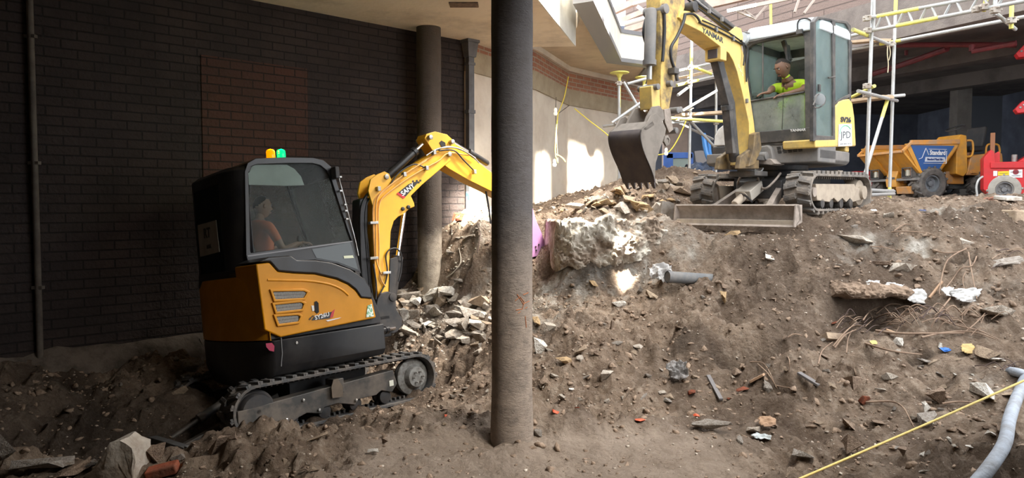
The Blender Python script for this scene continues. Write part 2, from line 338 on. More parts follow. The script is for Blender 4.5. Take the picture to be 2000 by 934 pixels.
# ------------------------------------------------------------------ building shell
WD = Vector((1.09, 1, 0)).normalized(); WN = Vector((WD.y, -WD.x, 0))   # along / towards camera
WP = Vector((-12.39+1.09*8, 8, 0))
def wall_pt(s, z=0, off=0): p = WP+WD*s+WN*off; return Vector((p.x, p.y, z))
def wall_s(px):  # distance along the left wall at a picture column
    a = (px-1000)/FPX; Yw = -12.39/(a-1.09); return (Vector((1.09*Yw-12.39, Yw, 0))-WP).dot(WD)
def brick_mat(name, c1, c2, mortar, rh=.10, bw=.30, ms=.012, dirt=(.02, .015, .012), lime=None, rough=.85, damt=.6):
    m = bpy.data.materials.new(name); m.use_nodes = True; nt = m.node_tree; N = nt.nodes; L = nt.links; b = N['Principled BSDF']; b.inputs['Roughness'].default_value = rough
    b.inputs['Specular IOR Level'].default_value = .35
    uv = N.new('ShaderNodeUVMap'); br = N.new('ShaderNodeTexBrick'); L.new(uv.outputs[0], br.inputs['Vector'])
    br.inputs['Scale'].default_value = 1; br.inputs['Brick Width'].default_value = bw; br.inputs['Row Height'].default_value = rh; br.inputs['Mortar Size'].default_value = ms; br.inputs['Mortar Smooth'].default_value = .3; br.inputs['Bias'].default_value = -.1
    br.inputs['Color1'].default_value = (*c1, 1); br.inputs['Color2'].default_value = (*c2, 1); br.inputs['Mortar'].default_value = (*mortar, 1)
    n = N.new('ShaderNodeTexNoise'); n.inputs['Scale'].default_value = 1.2; n.inputs['Detail'].default_value = 9; n.inputs['Roughness'].default_value = .7; tc = N.new('ShaderNodeTexCoord'); L.new(tc.outputs['Object'], n.inputs['Vector'])
    r = N.new('ShaderNodeMapRange'); r.inputs['From Min'].default_value = .35; r.inputs['From Max'].default_value = .65; r.inputs['To Max'].default_value = damt; L.new(n.outputs['Fac'], r.inputs['Value'])
    mx = N.new('ShaderNodeMix'); mx.data_type = 'RGBA'; L.new(r.outputs[0], mx.inputs['Factor']); L.new(br.outputs['Color'], mx.inputs['A']); mx.inputs['B'].default_value = (*dirt, 1); L.new(mx.outputs['Result'], b.inputs['Base Color'])
    n2 = N.new('ShaderNodeTexNoise'); n2.inputs['Scale'].default_value = 30; L.new(tc.outputs['Object'], n2.inputs['Vector'])
    ad = N.new('ShaderNodeMath'); ad.operation = 'MULTIPLY_ADD'; L.new(br.outputs['Fac'], ad.inputs[0]); ad.inputs[1].default_value = -1.2; L.new(n2.outputs['Fac'], ad.inputs[2])
    bp = N.new('ShaderNodeBump'); bp.inputs['Strength'].default_value = 1; bp.inputs['Distance'].default_value = .012; L.new(ad.outputs[0], bp.inputs['Height']); L.new(bp.outputs['Normal'], b.inputs['Normal'])
    return m
def uv_wall(o, p0, d):
    me = o.data; uv = me.uv_layers.new(name='UVMap'); d = Vector(d).normalized(); p0 = Vector(p0)
    for l in me.loops:
        co = me.vertices[l.vertex_index].co; uv.data[l.index].uv = ((co-p0).dot(d), co.z)
M_BRICKD = brick_mat('dark_old_brick', (.052, .037, .032), (.040, .030, .027), (.016, .012, .012), .095, .29, .009, (.018, .014, .014), damt=.75)
M_BRICKP = brick_mat('infill_brick', (.085, .036, .024), (.065, .030, .022), (.018, .013, .011), .095, .26, .008, (.045, .028, .02), damt=.5)
M_BRICKR = brick_mat('red_brick', (.42, .17, .10), (.30, .12, .08), (.42, .36, .28), .085, .24, .012, (.30, .22, .16), damt=.4)
M_COL = mat('rough_column_concrete', (.115, .098, .085), .9, dirt=(.05, .042, .038), damt=.8, dscale=5, bump=1, bscale=28)
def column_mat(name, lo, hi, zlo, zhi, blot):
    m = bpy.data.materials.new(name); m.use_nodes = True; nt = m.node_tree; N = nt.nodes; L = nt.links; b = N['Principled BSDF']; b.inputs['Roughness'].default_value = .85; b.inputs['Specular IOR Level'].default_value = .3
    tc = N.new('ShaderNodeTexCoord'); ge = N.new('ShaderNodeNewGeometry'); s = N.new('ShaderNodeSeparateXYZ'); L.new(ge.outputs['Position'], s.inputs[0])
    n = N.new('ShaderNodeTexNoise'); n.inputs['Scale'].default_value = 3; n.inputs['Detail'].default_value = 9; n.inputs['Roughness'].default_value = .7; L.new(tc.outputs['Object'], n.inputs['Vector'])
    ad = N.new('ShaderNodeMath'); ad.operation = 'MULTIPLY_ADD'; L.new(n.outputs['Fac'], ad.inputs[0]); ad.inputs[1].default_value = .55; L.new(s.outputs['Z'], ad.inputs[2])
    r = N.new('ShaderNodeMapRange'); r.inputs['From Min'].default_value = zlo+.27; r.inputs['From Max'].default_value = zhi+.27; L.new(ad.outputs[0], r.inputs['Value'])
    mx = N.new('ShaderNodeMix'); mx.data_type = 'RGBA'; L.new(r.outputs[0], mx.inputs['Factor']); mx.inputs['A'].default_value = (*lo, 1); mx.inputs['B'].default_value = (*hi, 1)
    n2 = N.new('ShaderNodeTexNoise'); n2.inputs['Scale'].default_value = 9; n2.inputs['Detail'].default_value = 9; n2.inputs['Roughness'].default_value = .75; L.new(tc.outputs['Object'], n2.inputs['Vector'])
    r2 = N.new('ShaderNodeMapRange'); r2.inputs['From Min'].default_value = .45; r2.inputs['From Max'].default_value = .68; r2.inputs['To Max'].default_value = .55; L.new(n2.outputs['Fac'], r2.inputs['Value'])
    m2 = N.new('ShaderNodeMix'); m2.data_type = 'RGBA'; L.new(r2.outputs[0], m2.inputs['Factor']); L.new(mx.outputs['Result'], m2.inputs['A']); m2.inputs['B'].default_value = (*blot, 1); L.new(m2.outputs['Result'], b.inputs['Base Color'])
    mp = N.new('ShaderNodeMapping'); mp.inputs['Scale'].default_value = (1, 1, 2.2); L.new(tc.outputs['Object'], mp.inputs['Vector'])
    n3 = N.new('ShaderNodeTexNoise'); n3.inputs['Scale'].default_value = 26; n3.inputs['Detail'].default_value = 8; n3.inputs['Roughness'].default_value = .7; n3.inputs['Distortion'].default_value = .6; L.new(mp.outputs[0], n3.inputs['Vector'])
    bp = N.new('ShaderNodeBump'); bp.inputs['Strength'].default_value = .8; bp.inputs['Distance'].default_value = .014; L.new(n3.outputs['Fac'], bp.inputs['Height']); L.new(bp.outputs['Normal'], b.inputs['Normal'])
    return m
# left brick wall
w = MB(); a = wall_pt(-4.6); e = wall_pt(wall_s(912))
w.add([wall_pt(-4.6, -.9), wall_pt(wall_s(915), -.9), wall_pt(wall_s(915), 4.3), wall_pt(-4.6, 4.3), wall_pt(-4.6, -.9, -.35), wall_pt(wall_s(915), -.9, -.35), wall_pt(wall_s(915), 4.3, -.35), wall_pt(-4.6, 4.3, -.35)],
      [(0, 1, 2, 3), (5, 4, 7, 6), (1, 5, 6, 2), (4, 0, 3, 7), (3, 2, 6, 7), (0, 4, 5, 1)])
wl = struct(w, 'wall_left', M_BRICKD, smooth=0); uv_wall(wl, WP, WD)
tag(wl, 'dark sooty brick wall behind the nearer excavator')
s0, s1 = wall_s(398), wall_s(603)
w = MB(); zt0 = 3.35
w.add([wall_pt(s0, .1, .012), wall_pt(s1, .1, .012), wall_pt(s1, zt0, .012), wall_pt(s0, zt0, .012), wall_pt(s0, .1), wall_pt(s1, .1), wall_pt(s1, zt0), wall_pt(s0, zt0)], [(0, 1, 2, 3), (4, 7, 6, 5), (0, 4, 5, 1), (1, 5, 6, 2), (2, 6, 7, 3), (3, 7, 4, 0)])
o = struct(w, 'trim_1', M_BRICKP, smooth=0); uv_wall(o, WP, WD); tag(o, 'reddish bricked-up doorway in the dark wall')
# broken footing along the foot of the left wall
w = MB(); rs = []
for i in range(60):
    s_ = -4.4+i*(wall_s(905)+4.4)/59; p = wall_pt(s_, 0, 0); n_ = mnoise.noise(Vector((s_*2.3, 1, 0)))*.08; n2_ = mnoise.noise(Vector((s_*3.1, 7, 0)))*.1
    rs.append([wall_pt(s_, -.8, 0), wall_pt(s_, -.8, .25+n_), wall_pt(s_, .08+n2_, .2+n_), wall_pt(s_, .2+n2_, .08+n_*.4), wall_pt(s_, .27+n2_*.6, 0)])
w.loft(rs, closed=False, caps=False)
o = struct(w, 'baseboard_left', mat('old_footing', (.13, .105, .085), .95, dirt=(.05, .04, .03), damt=.8, dscale=6, bump=1, bscale=12), smooth=60); tag(o, 'crumbling concrete footing at the foot of the dark wall')
# enclosing walls behind the camera (never seen, they keep the room dark)
M_DARKC = mat('dim_concrete', (.16, .145, .13), .9, dirt=(.08, .07, .06), damt=.7, dscale=2)
w = MB(); w.box((-6.9, 1.0, 2), (.2, 12, 6.2)); o = struct(w, 'wall_side', M_DARKC, smooth=0)
w = MB(); w.box((0, -3.2, 2), (14.5, .2, 6.2)); o = struct(w, 'unseen_back_wall', M_DARKC, smooth=0)
w = MB(); w.box((3.85, .4, 2), (.2, 7.2, 6.2)); o = struct(w, 'sky_block_wall', M_DARKC, smooth=0)  # unseen wall added to block sky light from the right
w = MB(); w.box((0, 0, -.02), (14, 7.4, .1)); o = struct(w, 'floor', M_EARTH, smooth=0); tag(o, 'bare earth floor')
# ceiling slab over the left bay, edge runs away to the right
def stain_mat():
    m = mat('painted_soffit', (.80, .71, .57), .85, dirt=(.30, .25, .19), damt=.6, dscale=1.3, bump=.4, bscale=14, dlo=.5, dhi=.75)
    return m
M_SOF = stain_mat()
SLAB = [(-6.9, -3.2), (3.7, -3.2), (3.7, 3.9), (1.3, 4.4), (.5, 6.2), (.0, 7.5), (.25, 8.48), (.93, 11.1), (.3, 11.15), (-.3, 11.9), (-1.5, 11.3), (-6.9, 6.4)]  # unseen right part near the camera extended to block sky light
w = MB(); w.prism(SLAB, 4.05, 4.3, 'z'); o = struct(w, 'ceiling', M_SOF, smooth=0); tag(o, 'stained cream concrete ceiling slab over the dark bay', 'ceiling')
w = MB(); pe = [(.95, 11.12), (.27, 8.48), (.02, 7.5)]
w.prism([(p[0], p[1]) for p in pe]+[(p[0]-.22, p[1]) for p in reversed(pe)], 4.052, 5.25, 'z')
M_WHITE = mat('sunlit_white_render', (.70, .68, .61), .8, dirt=(.5, .47, .4), damt=.5, dscale=2.2, bump=.2, bscale=18)
o = struct(w, 'trim_2', M_WHITE, smooth=0); tag(o, 'bright white upstand along the ceiling slab edge')

# soffit vent stain
w = MB(); p = at_z(906, 9, 4.045); w.box((p.x, p.y, 4.045), (.34, .2, .02)); o = struct(w, 'trim_3', mat('rust_hole', (.10, .07, .05), .9, dirt=(.3, .2, .14), dscale=20), bevel=.004); tag(o, 'dark rusty patch in the cream ceiling')
# white wall beyond the opening
def wallstrip(name, pts, z0, z1, m, lab, th=.3, brick=False):
    w = MB(); n = len(pts); nn = []
    for i in range(n):
        a = Vector(pts[max(i-1, 0)]); b = Vector(pts[min(i+1, n-1)]); d = (b-a).normalized(); nn.append(Vector((-d.y, d.x)))
    out = [(pts[i][0]+nn[i].x*th, pts[i][1]+nn[i].y*th) for i in range(n)]
    w.prism([tuple(p) for p in pts]+out[::-1], z0, z1, 'z'); o = struct(w, name, m, smooth=0); tag(o, lab)
    if brick: uv_wall(o, (pts[0][0], pts[0][1], 0), (.6, 1, 0))
    return o
WW = [(-.66, 10.72), (.39, 12.5), (1.08, 14.4), (3.0, 16.6)]
M_PLAS = mat('pale_plaster', (.70, .63, .53), .88, dirt=(.50, .42, .34), damt=.55, dscale=1.6, bump=.25, bscale=10)
wallstrip('wall_far', WW, .9, 3.62, M_PLAS, 'pale plastered wall with sunlit lower part')
def inset(P, d): return [(p[0]+d, p[1]-d*.45) for p in P]
wallstrip('trim_4', inset(WW, .03), 3.62, 3.93, mat('raw_concrete_band', (.40, .34, .24), .9, dirt=(.28, .23, .16), dscale=4, bump=.5), 'rough concrete band under the red bricks')
wallstrip('trim_5', inset(WW, .0), 3.93, 4.27, M_BRICKR, 'exposed red brick band at the top of the pale wall', brick=True)
wallstrip('trim_6', inset(WW, .05), 4.27, 4.36, M_PLAS, 'pale plaster strip above the brick band')
# second slab with parapet
M_SOF2 = mat('warm_soffit', (.60, .50, .37), .9, dirt=(.42, .34, .25), damt=.6, dscale=2.2, bump=.4, bscale=14)
E2 = [(.2, 7.0), (.99, 9.6), (1.94, 13.6), (2.75, 14.1), (2.95, 18.6)]
w = MB(); w.prism([(E2[1][0], E2[1][1]), E2[2], E2[3], E2[4], (1.5, 18.6), (-1.2, 14.5), (-.62, 10.9), (.45, 11.4), (.97, 11.3)], 4.36, 4.6, 'z'); o = struct(w, 'ceiling_1', M_SOF2, smooth=0); tag(o, 'warm grey underside of the projecting upper floor', 'ceiling')
for k, (zz0, zz1, mm, lb, ex) in enumerate([(4.30, 4.37, mat('dark_coping', (.16, .16, .17), .5), 'thin dark drip edge under the parapet', .05), (4.37, 4.82, M_WHITE, 'pale angular parapet of the upper floor', .03), (4.82, 4.89, MATS['dark_coping'], 'thin dark coping on the parapet', .05)]):
    w = MB(); P = [(p[0]+ex, p[1]-ex*.5) for p in E2[1:]]; Q = [(p[0]-.2, p[1]+.12) for p in E2[1:]]
    w.prism(P+Q[::-1], zz0, zz1, 'z'); o = struct(w, 'trim_%d' % (7+k), mm, smooth=0); tag(o, lb)
# columns
def column(name, px, pytop_z, Yc, r, z0, m, lab, flare=True):
    w = MB(); X0 = (px-1000)/FPX*Yc; prof = []; n = 60
    for i in range(n+1):
        z = z0+(pytop_z-z0)*i/n; rr = r*(1+.006*math.sin(z*9)+.01*mnoise.noise(Vector((0, 0, z*6)))); 
        if flare and z < .35: rr *= 1+.07*(1-max(z, 0)/.35)
        prof.append((rr, z))
    w.lathe((X0, Yc, 0), (0, 0, 1), prof, 56); o = w.build(name, m, smooth=40); tag(o, lab, 'column'); return o
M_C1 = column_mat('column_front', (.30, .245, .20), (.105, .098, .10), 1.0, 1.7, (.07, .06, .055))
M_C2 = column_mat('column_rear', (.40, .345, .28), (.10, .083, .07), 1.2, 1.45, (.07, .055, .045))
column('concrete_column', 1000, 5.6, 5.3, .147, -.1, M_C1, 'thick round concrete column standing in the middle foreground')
column('concrete_column', 839, 4.05, 9.95, .163, .2, M_C2, 'round concrete column beyond the boom of the nearer excavator', False)
# orange survey marks on the front column
w = MB()
def on_col(px, py, r=.1495, Yc=5.3, X0=0):
    d = ray(px, py); a = d.x**2+d.y**2; b_ = -2*(d.x*X0+d.y*Yc); c_ = X0**2+Yc**2-r*r; t = (-b_-math.sqrt(max(b_*b_-4*a*c_, 0)))/(2*a); return CP+d*t
for st in [[(1006,588),(1016,580),(1024,590),(1020,604),(1008,606)], [(1022,576),(1032,572)], [(1012,612),(1030,600)], [(1026,618),(1028,640)], [(1010,575),(1022,594),(1034,588)]]:
    w.tube([on_col(*q) for q in st], .0025, 5)
o = w.build('spray_marking', mat('orange_spray', (.42, .14, .05), .9)); o.parent = bpy.data.objects['concrete_column']
# downpipe with hopper at the end of the dark wall
# broken pale footing sticking out of the bank with a shadowed hollow under it
M_CHALK = mat('hacked_pale_concrete', (.62, .58, .50), .95, dirt=(.27, .21, .16), damt=.98, dscale=3.2, bump=1, bscale=22, spec=.15, dlo=.40, dhi=.56)
def footing(name, cols, label, m, seed=0, amp=.09):
    """cols: (px, y_top, y_bottom, depth) picture columns; a craggy block with an undercut"""
    w = MB(); rings = []; n = 150; cs = [Vector(c) for c in cols]
    def interp(t):
        f = t*(len(cs)-1); i = min(int(f), len(cs)-2); return cs[i].lerp(cs[i+1], f-i)
    for i in range(n+1):
        c = interp(i/n); px, yt, yb, Y0 = c; yt += 13*mnoise.noise(Vector((px*.035, seed, 0)))+5*mnoise.noise(Vector((px*.12, seed, 3))); yb += 12*mnoise.noise(Vector((px*.04, seed, 9))); T0 = at(px, yt, Y0); B0_ = at(px, yb, Y0-.04); ring = []
        m_ = 56
        for j in range(m_+1):
            t = j/m_
            if t < .25: q = T0+Vector((0, (.25-t)*3.0, .02))
            elif t < .8: k = (t-.25)/.55; q = T0.lerp(B0_, k)+Vector((0, -.05*math.sin(k*math.pi), 0))
            else: k = (t-.8)/.2; q = B0_+Vector((0, k*.45, -.04*k))
            v = Vector((q.x*3.2, q.z*3.8+seed, q.y*2)); d = mnoise.noise(v)*amp*1.1+mnoise.noise(v*2.6)*amp*.8+abs(mnoise.noise(v*6))*amp*.9-abs(mnoise.noise(v*13))*amp*.45
            q = q+Vector((d*.25, -d, d*.35)); ring.append(q)
        rings.append(ring)
    w.loft(rings, closed=False, caps=False); o = w.build(name, m, smooth=60); tag(o, label, kind='structure'); return o
footing('ground_footing', [(1060, 448, 512, 9.9), (1069, 442, 520, 9.3), (1082, 438, 524, 8.66), (1095, 437, 525, 8.56), (1120, 434, 528, 8.48), (1165, 431, 529, 8.44), (1205, 432, 524, 8.44), (1245, 430, 512, 8.46), (1285, 436, 500, 8.54), (1320, 446, 486, 8.68), (1350, 455, 476, 8.9)], 'hacked pale concrete footing exposed along the brow of the bank', M_CHALK, 2, .075)
M_BROW = mat('earth_brow', (.30, .222, .163), .95, dirt=(.165, .118, .085), damt=.9, dscale=7, bump=1, bscale=26, spec=.15)
footing('ground_ledge', [(1590, 572, 578, 7.6), (1625, 560, 580, 7.3), (1660, 562, 583, 7.2), (1700, 561, 585, 7.16), (1740, 563, 583, 7.18), (1775, 563, 580, 7.28), (1810, 572, 578, 7.55)], 'earth ledge overhanging the dark hollow in the bank', M_BROW, 4, .05)
# ------------------------------------------------------------------ far bay on the upper level
M_BEAM = mat('brown_grey_concrete', (.20, .17, .15), .9, dirt=(.12, .10, .09), damt=.7, dscale=3, bump=.4)
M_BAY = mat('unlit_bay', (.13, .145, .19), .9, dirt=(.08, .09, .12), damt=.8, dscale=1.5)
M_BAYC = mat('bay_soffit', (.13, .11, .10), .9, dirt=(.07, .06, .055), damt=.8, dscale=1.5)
BD = Vector((-.50, 1, 0)).normalized()
B0 = Vector((6.5, 14.2, 0)); BN = Vector((BD.y, -BD.x, 0))
def bpt(s, z, n=0): p = B0+BD*s+BN*n; return Vector((p.x, p.y, z))
w = MB(); w.add([bpt(s, z, n) for s in (-7, 7.6) for z in (4.68, 5.45) for n in (0, .5)], [(0, 1, 3, 2), (4, 6, 7, 5), (0, 2, 6, 4), (1, 5, 7, 3), (0, 4, 5, 1), (2, 3, 7, 6)])
o = struct(w, 'lintel_beam', M_BEAM, smooth=0); tag(o, 'deep concrete edge beam above the dark loading bay')
M_CLAD = brick_mat('brown_cladding', (.24, .175, .15), (.20, .145, .125), (.10, .075, .065), .16, 1.6, .012, (.17, .13, .11), rough=.85, damt=.5)
w = MB(); w.add([bpt(s, z, n) for s in (-7, 7.6) for z in (5.45, 9.5) for n in (.1, .5)], [(0, 1, 3, 2), (4, 6, 7, 5), (0, 2, 6, 4), (1, 5, 7, 3), (0, 4, 5, 1), (2, 3, 7, 6)])
o = struct(w, 'wall_upper', M_CLAD, smooth=0); tag(o, 'brown boarded wall above the beam'); uv_wall(o, B0, BD)
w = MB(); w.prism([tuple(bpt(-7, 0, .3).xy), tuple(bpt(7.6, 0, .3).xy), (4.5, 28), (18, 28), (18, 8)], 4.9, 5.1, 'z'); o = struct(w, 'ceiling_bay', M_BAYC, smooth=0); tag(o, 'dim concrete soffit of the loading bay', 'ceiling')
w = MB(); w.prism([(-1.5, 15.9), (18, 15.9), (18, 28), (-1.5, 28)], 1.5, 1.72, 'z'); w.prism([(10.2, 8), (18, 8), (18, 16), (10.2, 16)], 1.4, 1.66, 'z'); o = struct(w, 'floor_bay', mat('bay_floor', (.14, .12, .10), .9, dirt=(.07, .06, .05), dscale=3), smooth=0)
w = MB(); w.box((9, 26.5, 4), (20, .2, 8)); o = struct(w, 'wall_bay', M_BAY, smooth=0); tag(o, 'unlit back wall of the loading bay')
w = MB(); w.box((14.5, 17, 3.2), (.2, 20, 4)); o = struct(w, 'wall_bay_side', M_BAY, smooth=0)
p = at(1876, 220, 19)
w = MB(); w.box((p.x, 19, 3.3), (.37, .35, 3.3)); o = struct(w, 'pillar', mat('grey_pier', (.17, .155, .14), .9, dirt=(.10, .09, .08), dscale=4), smooth=0, bevel=.01); tag(o, 'square grey concrete pillar in the dark loading bay')
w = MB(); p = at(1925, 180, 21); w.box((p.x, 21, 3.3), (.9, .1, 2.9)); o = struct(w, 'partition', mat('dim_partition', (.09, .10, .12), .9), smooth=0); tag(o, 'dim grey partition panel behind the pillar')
# downstand beams in the bay
for i, (s, n) in enumerate([(-1, 3.0), (0, 6.0)]):
    w = MB(); a = bpt(-7, 0, n); b = bpt(8, 0, n); w.beam((a.x, a.y, 4.75), (b.x, b.y, 4.75), .4, .35); o = struct(w, 'soffit_beam_%d' % (i+1), M_BAYC, smooth=0)
# opening left of the farther excavator: timber posts, blue doors, dark void
w = MB(); a = at(1296, 200, 20.5); b = at(1342, 200, 20.5); w.box(((a.x+b.x)/2, 20.5, 3.1), (b.x-a.x, .3, 3.4)); o = struct(w, 'partition_1', mat('brown_pier', (.24, .18, .145), .9, dirt=(.16, .12, .1), dscale=3), smooth=0); tag(o, 'brown plastered pier behind the scaffold')
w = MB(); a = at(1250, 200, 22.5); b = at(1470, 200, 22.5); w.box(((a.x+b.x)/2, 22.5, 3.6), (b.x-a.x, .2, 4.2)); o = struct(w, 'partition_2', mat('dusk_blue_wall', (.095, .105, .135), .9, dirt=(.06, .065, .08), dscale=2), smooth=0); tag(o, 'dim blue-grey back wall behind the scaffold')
M_BLUE = mat('blue_door_paint', (.025, .09, .33), .5, dirt=(.02, .06, .2), dscale=5)
M_GRN = mat('grey_green_panel', (.17, .21, .19), .6)
rb = empty('site_door', 'blue framed door with a grey-green panel behind the earth mound', 'door', (at(1325, 300, 17.5).x, 17.5, 1.78))
w = MB(); [w.box(c, d) for c, d in [((-.24, 0, .55), (.22, .08, 1.15)), ((.02, 0, 1.08), (.62, .08, .14)), ((.31, 0, .55), (.07, .08, 1.15)), ((.04, 0, .06), (.5, .08, .12))]]; w.build('door_frame', M_BLUE, rb, bevel=.008)
w = MB(); w.box((.07, 0, .6), (.42, .04, 1.0)); w.build('door_panel', M_GRN, rb)
def loose(name, mb, m, label, cat, group=None, **k):
    o = mb.build(name, m, **k); return tag(o, label, cat, group)
M_WOOD = mat('site_timber', (.42, .27, .17), .8, dirt=(.25, .16, .10), dscale=9)
M_HOSEB = mat('blue_hose_plastic', (.03, .16, .42), .5)
for k, (dx, t) in enumerate([(0, .10), (.13, .03)]):
    w = MB(); a = at(1372+k*8, 322, 15.6); w.beam((a.x+t, 15.7, 1.7), (a.x-.02, 15.9, 2.85), .16, .03, up=(0, 1, 0)); loose('timber_board', w, mat('grey_board', (.16, .15, .15), .9), 'grey timber board leaning in the dark behind the left scaffold', 'board', 'boards leaning behind the scaffold', bevel=.003)
w = MB(); w.tube([at(1374, 262, 15.2), at(1377, 285, 15.1), at(1382, 305, 15), at(1392, 324, 14.9)], .05, 10, smooth=5); w.tube([at(1384, 272, 15.2), at(1387, 300, 15.1), at(1392, 318, 15)], .035, 8, smooth=5)
loose('water_hose', w, M_HOSEB, 'bright blue hose hanging down behind the mound of spoil', 'hose')
# red pipework under the soffit of the bay
M_REDP = mat('dark_red_pipe', (.17, .025, .03), .5, dirt=(.07, .02, .02), dscale=6)
w = MB(); w.tube([at(1700, 146, 16.5), at(1775, 122, 15.5), at(1850, 95, 14.5)], .06, 10); w.tube([at(1850, 95, 14.5), at(1850, 85, 14.5)], .05, 8); w.tube([at(1770, 108, 15.5), at(1770, 90, 15.5)], .035, 8)
loose('sprinkler_pipe', w, M_REDP, 'dark red pipe slanting down under the soffit of the loading bay', 'pipe')
w = MB(); w.tube([at(1735, 88, 14.8), at(1850, 87, 14.3), at(1985, 88, 13.5)], .05, 10); loose('sprinkler_pipe', w, M_REDP, 'dark red horizontal pipe under the soffit of the loading bay', 'pipe')
w = MB(); w.tube([at(1898, 100, 13.5), at(1935, 93, 13.3), at(1985, 84, 13)], .05, 10); w.tube([at(1898, 100, 13.5), at(1898, 88, 13.5)], .05, 8); loose('sprinkler_pipe', w, M_REDP, 'short dark red pipe end with an elbow at the right of the bay soffit', 'pipe')
# roof steel above the opening
M_PINK = mat('pinkish_roof_timber', (.52, .37, .31), .8, dirt=(.36, .24, .20), dscale=5)
M_STEELL = mat('pale_steel', (.62, .60, .56), .5)
for (x0, y0, x1, y1, d0, d1, hh) in [(1195, 24, 1262, -6, 17, 16.5, .14), (1222, 60, 1292, 38, 17, 16.5, .13), (1216, 40, 1285, 12, 18.5, 18, .12), (1300, 28, 1475, -12, 15, 14.2, .16)]:
    w = MB(); w.beam(at(x0, y0, d0), at(x1, y1, d1), .12, hh); loose('roof_beam', w, M_PINK, 'pinkish roof beam crossing above the opening', 'beam', 'pinkish roof beams above the opening', bevel=.004)
for (x0, y0, x1, y1, d, r) in [(1244, 12, 1278, 36, 16, .04), (1218, 47, 1278, 30, 16, .05), (1236, 8, 1300, -8, 16, .03)]:
    w = MB(); w.cyl(at(x0, y0, d), at(x1, y1, d), r, 10); loose('roof_strut', w, M_STEELL, 'pale round strut among the roof beams', 'strut', 'pale struts among the roof beams')
w = MB()
for (x0, y0, x1, y1) in [(1440, 22, 1475, 36), (1475, 36, 1500, 8), (1455, 20, 1476, 38), (1560, 0, 1552, 24), (1590, 0, 1570, 26)]:
    w.beam(at(x0, y0, 12.6), at(x1, y1, 12.6), .05, .03)
w.beam(at(1420, 22, 12.6), at(1660, -28, 12.2), .05, .06)
loose('lattice_truss', w, mat('weathered_truss', (.45, .38, .33), .7), 'weathered lattice truss high behind the excavator cab', 'truss')
# ------------------------------------------------------------------ scaffolding
M_TUBE = mat('galvanised_tube', (.47, .48, .48), .42, metal=.35, dirt=(.36, .34, .31), damt=.6, dscale=7)
M_TUBY = mat('yellow_band_tube', (.80, .74, .16), .5, dirt=(.55, .52, .2), damt=.6, dscale=9)
M_CLIP = mat('rusty_coupler', (.40, .37, .33), .6, metal=.3, dirt=(.25, .16, .1), dscale=14)
M_PLANK = mat('scaffold_board', (.50, .37, .25), .85, dirt=(.34, .25, .17), dscale=8)
def sc_tube(par, a, b, m=None, r=.0245, yel=None):
    w = MB(); w.cyl(a, b, r, 12); w.build('scaffold_tube', m or M_TUBE, par)
    if yel:
        for t0, t1 in yel:
            A = Vector(a).lerp(Vector(b), t0); B = Vector(a).lerp(Vector(b), t1); w = MB(); w.cyl(A, B, r+.002, 12); w.build('yellow_band', M_TUBY, par)
def clip(par, p):
    w = MB(); p = Vector(p); w.box(p, (.085, .085, .07)); w.cyl(p+Vector((-.07, -.03, 0)), p+Vector((.07, -.03, 0)), .012, 8); w.cyl(p+Vector((.0, -.08, .02)), p+Vector((.0, .06, .02)), .012, 8); w.build('coupler', M_CLIP, par, bevel=.012)
def base_z(x, y): return H(x, y)
def stand(par, px, Yd, ztop, lean=0, yel=None, pyb=385):
    b = at(px, pyb, Yd); zb = H(b.x, b.y); a = (b.x, b.y, zb); t = (b.x+lean, b.y, ztop); sc_tube(par, a, t, yel=yel)
    w = MB(); w.box((b.x, b.y, zb+.004), (.15, .15, .02)); w.build('base_plate', M_CLIP, par)
s1_ = at(1691, 385, 10.4); s2_ = at(1737, 385, 11.3)
SR = empty('scaffold_tower', 'galvanised scaffold tower beside the farther excavator cab, in front of the orange dumper', 'scaffolding', (s1_.x, s1_.y, H(s1_.x, s1_.y)))
SR_inv = SR.matrix_world.inverted()
class Off:  # builds children in world space below a root
    pass
def rehome(root):
    bpy.context.view_layer.update(); I = root.matrix_world.inverted()
    done = set()
    for c in root.children:
        if c.data.name not in done: c.data.transform(I); done.add(c.data.name)
        for g in c.children:
            if g.data.name not in done: g.data.transform(I); done.add(g.data.name)
stand(SR, 1691, 10.4, 4.75, .04); stand(SR, 1737, 11.3, 4.95, .03, yel=[(.0, .07), (.9, 1)])
A = lambda px, py, d: at(px, py, d)
sc_tube(SR, A(1733, 196, 11.1), A(1690, 338, 10.5), yel=[(0, .25)])
sc_tube(SR, A(1663, 97, 12.0), A(1663, 97, 12.0)+(A(2010, 31, 9.6)-A(1663, 97, 12.0))*1.5, yel=[(.13, .22)])
sc_tube(SR, A(1655, 72, 10.7), A(1697, 62, 10.35))
sc_tube(SR, A(1666, 58, 10.0), A(1740, 88, 11.3), yel=[(0, .35)])
sc_tube(SR, A(1655, 194, 11.2), A(1708, 168, 10.3), m=M_TUBY)
sc_tube(SR, A(1676, 178, 9.9), A(1752, 197, 11.4)); sc_tube(SR, A(1700, 192, 11.2), A(1767, 186, 11.2))
sc_tube(SR, A(1690, 371, 10.4), A(1746, 374, 11.2)); sc_tube(SR, A(1697, 381, 10.3), A(1746, 379, 11.1))
sc_tube(SR, A(1690, 377, 10.3), A(1664, 380, 11.5))
for q in [(1694, 60, 10.35), (1693, 36, 10.35), (1739, 86, 11.25), (1693, 168, 10.35), (1736, 190, 11.2), (1691, 372, 10.35), (1738, 374, 11.25), (1693, 185, 10.35)]: clip(SR, A(*q))
w = MB(); w.beam(A(1650, 200, 11.8), A(1735, 189, 11.0), .225, .045); w.build('scaffold_board', M_PLANK, SR, bevel=.004)
w = MB(); w.beam(A(1655, 84, 12.2), A(1722, 78, 11.2), .3, .04); w.build('scaffold_board', M_PLANK, SR, bevel=.004)
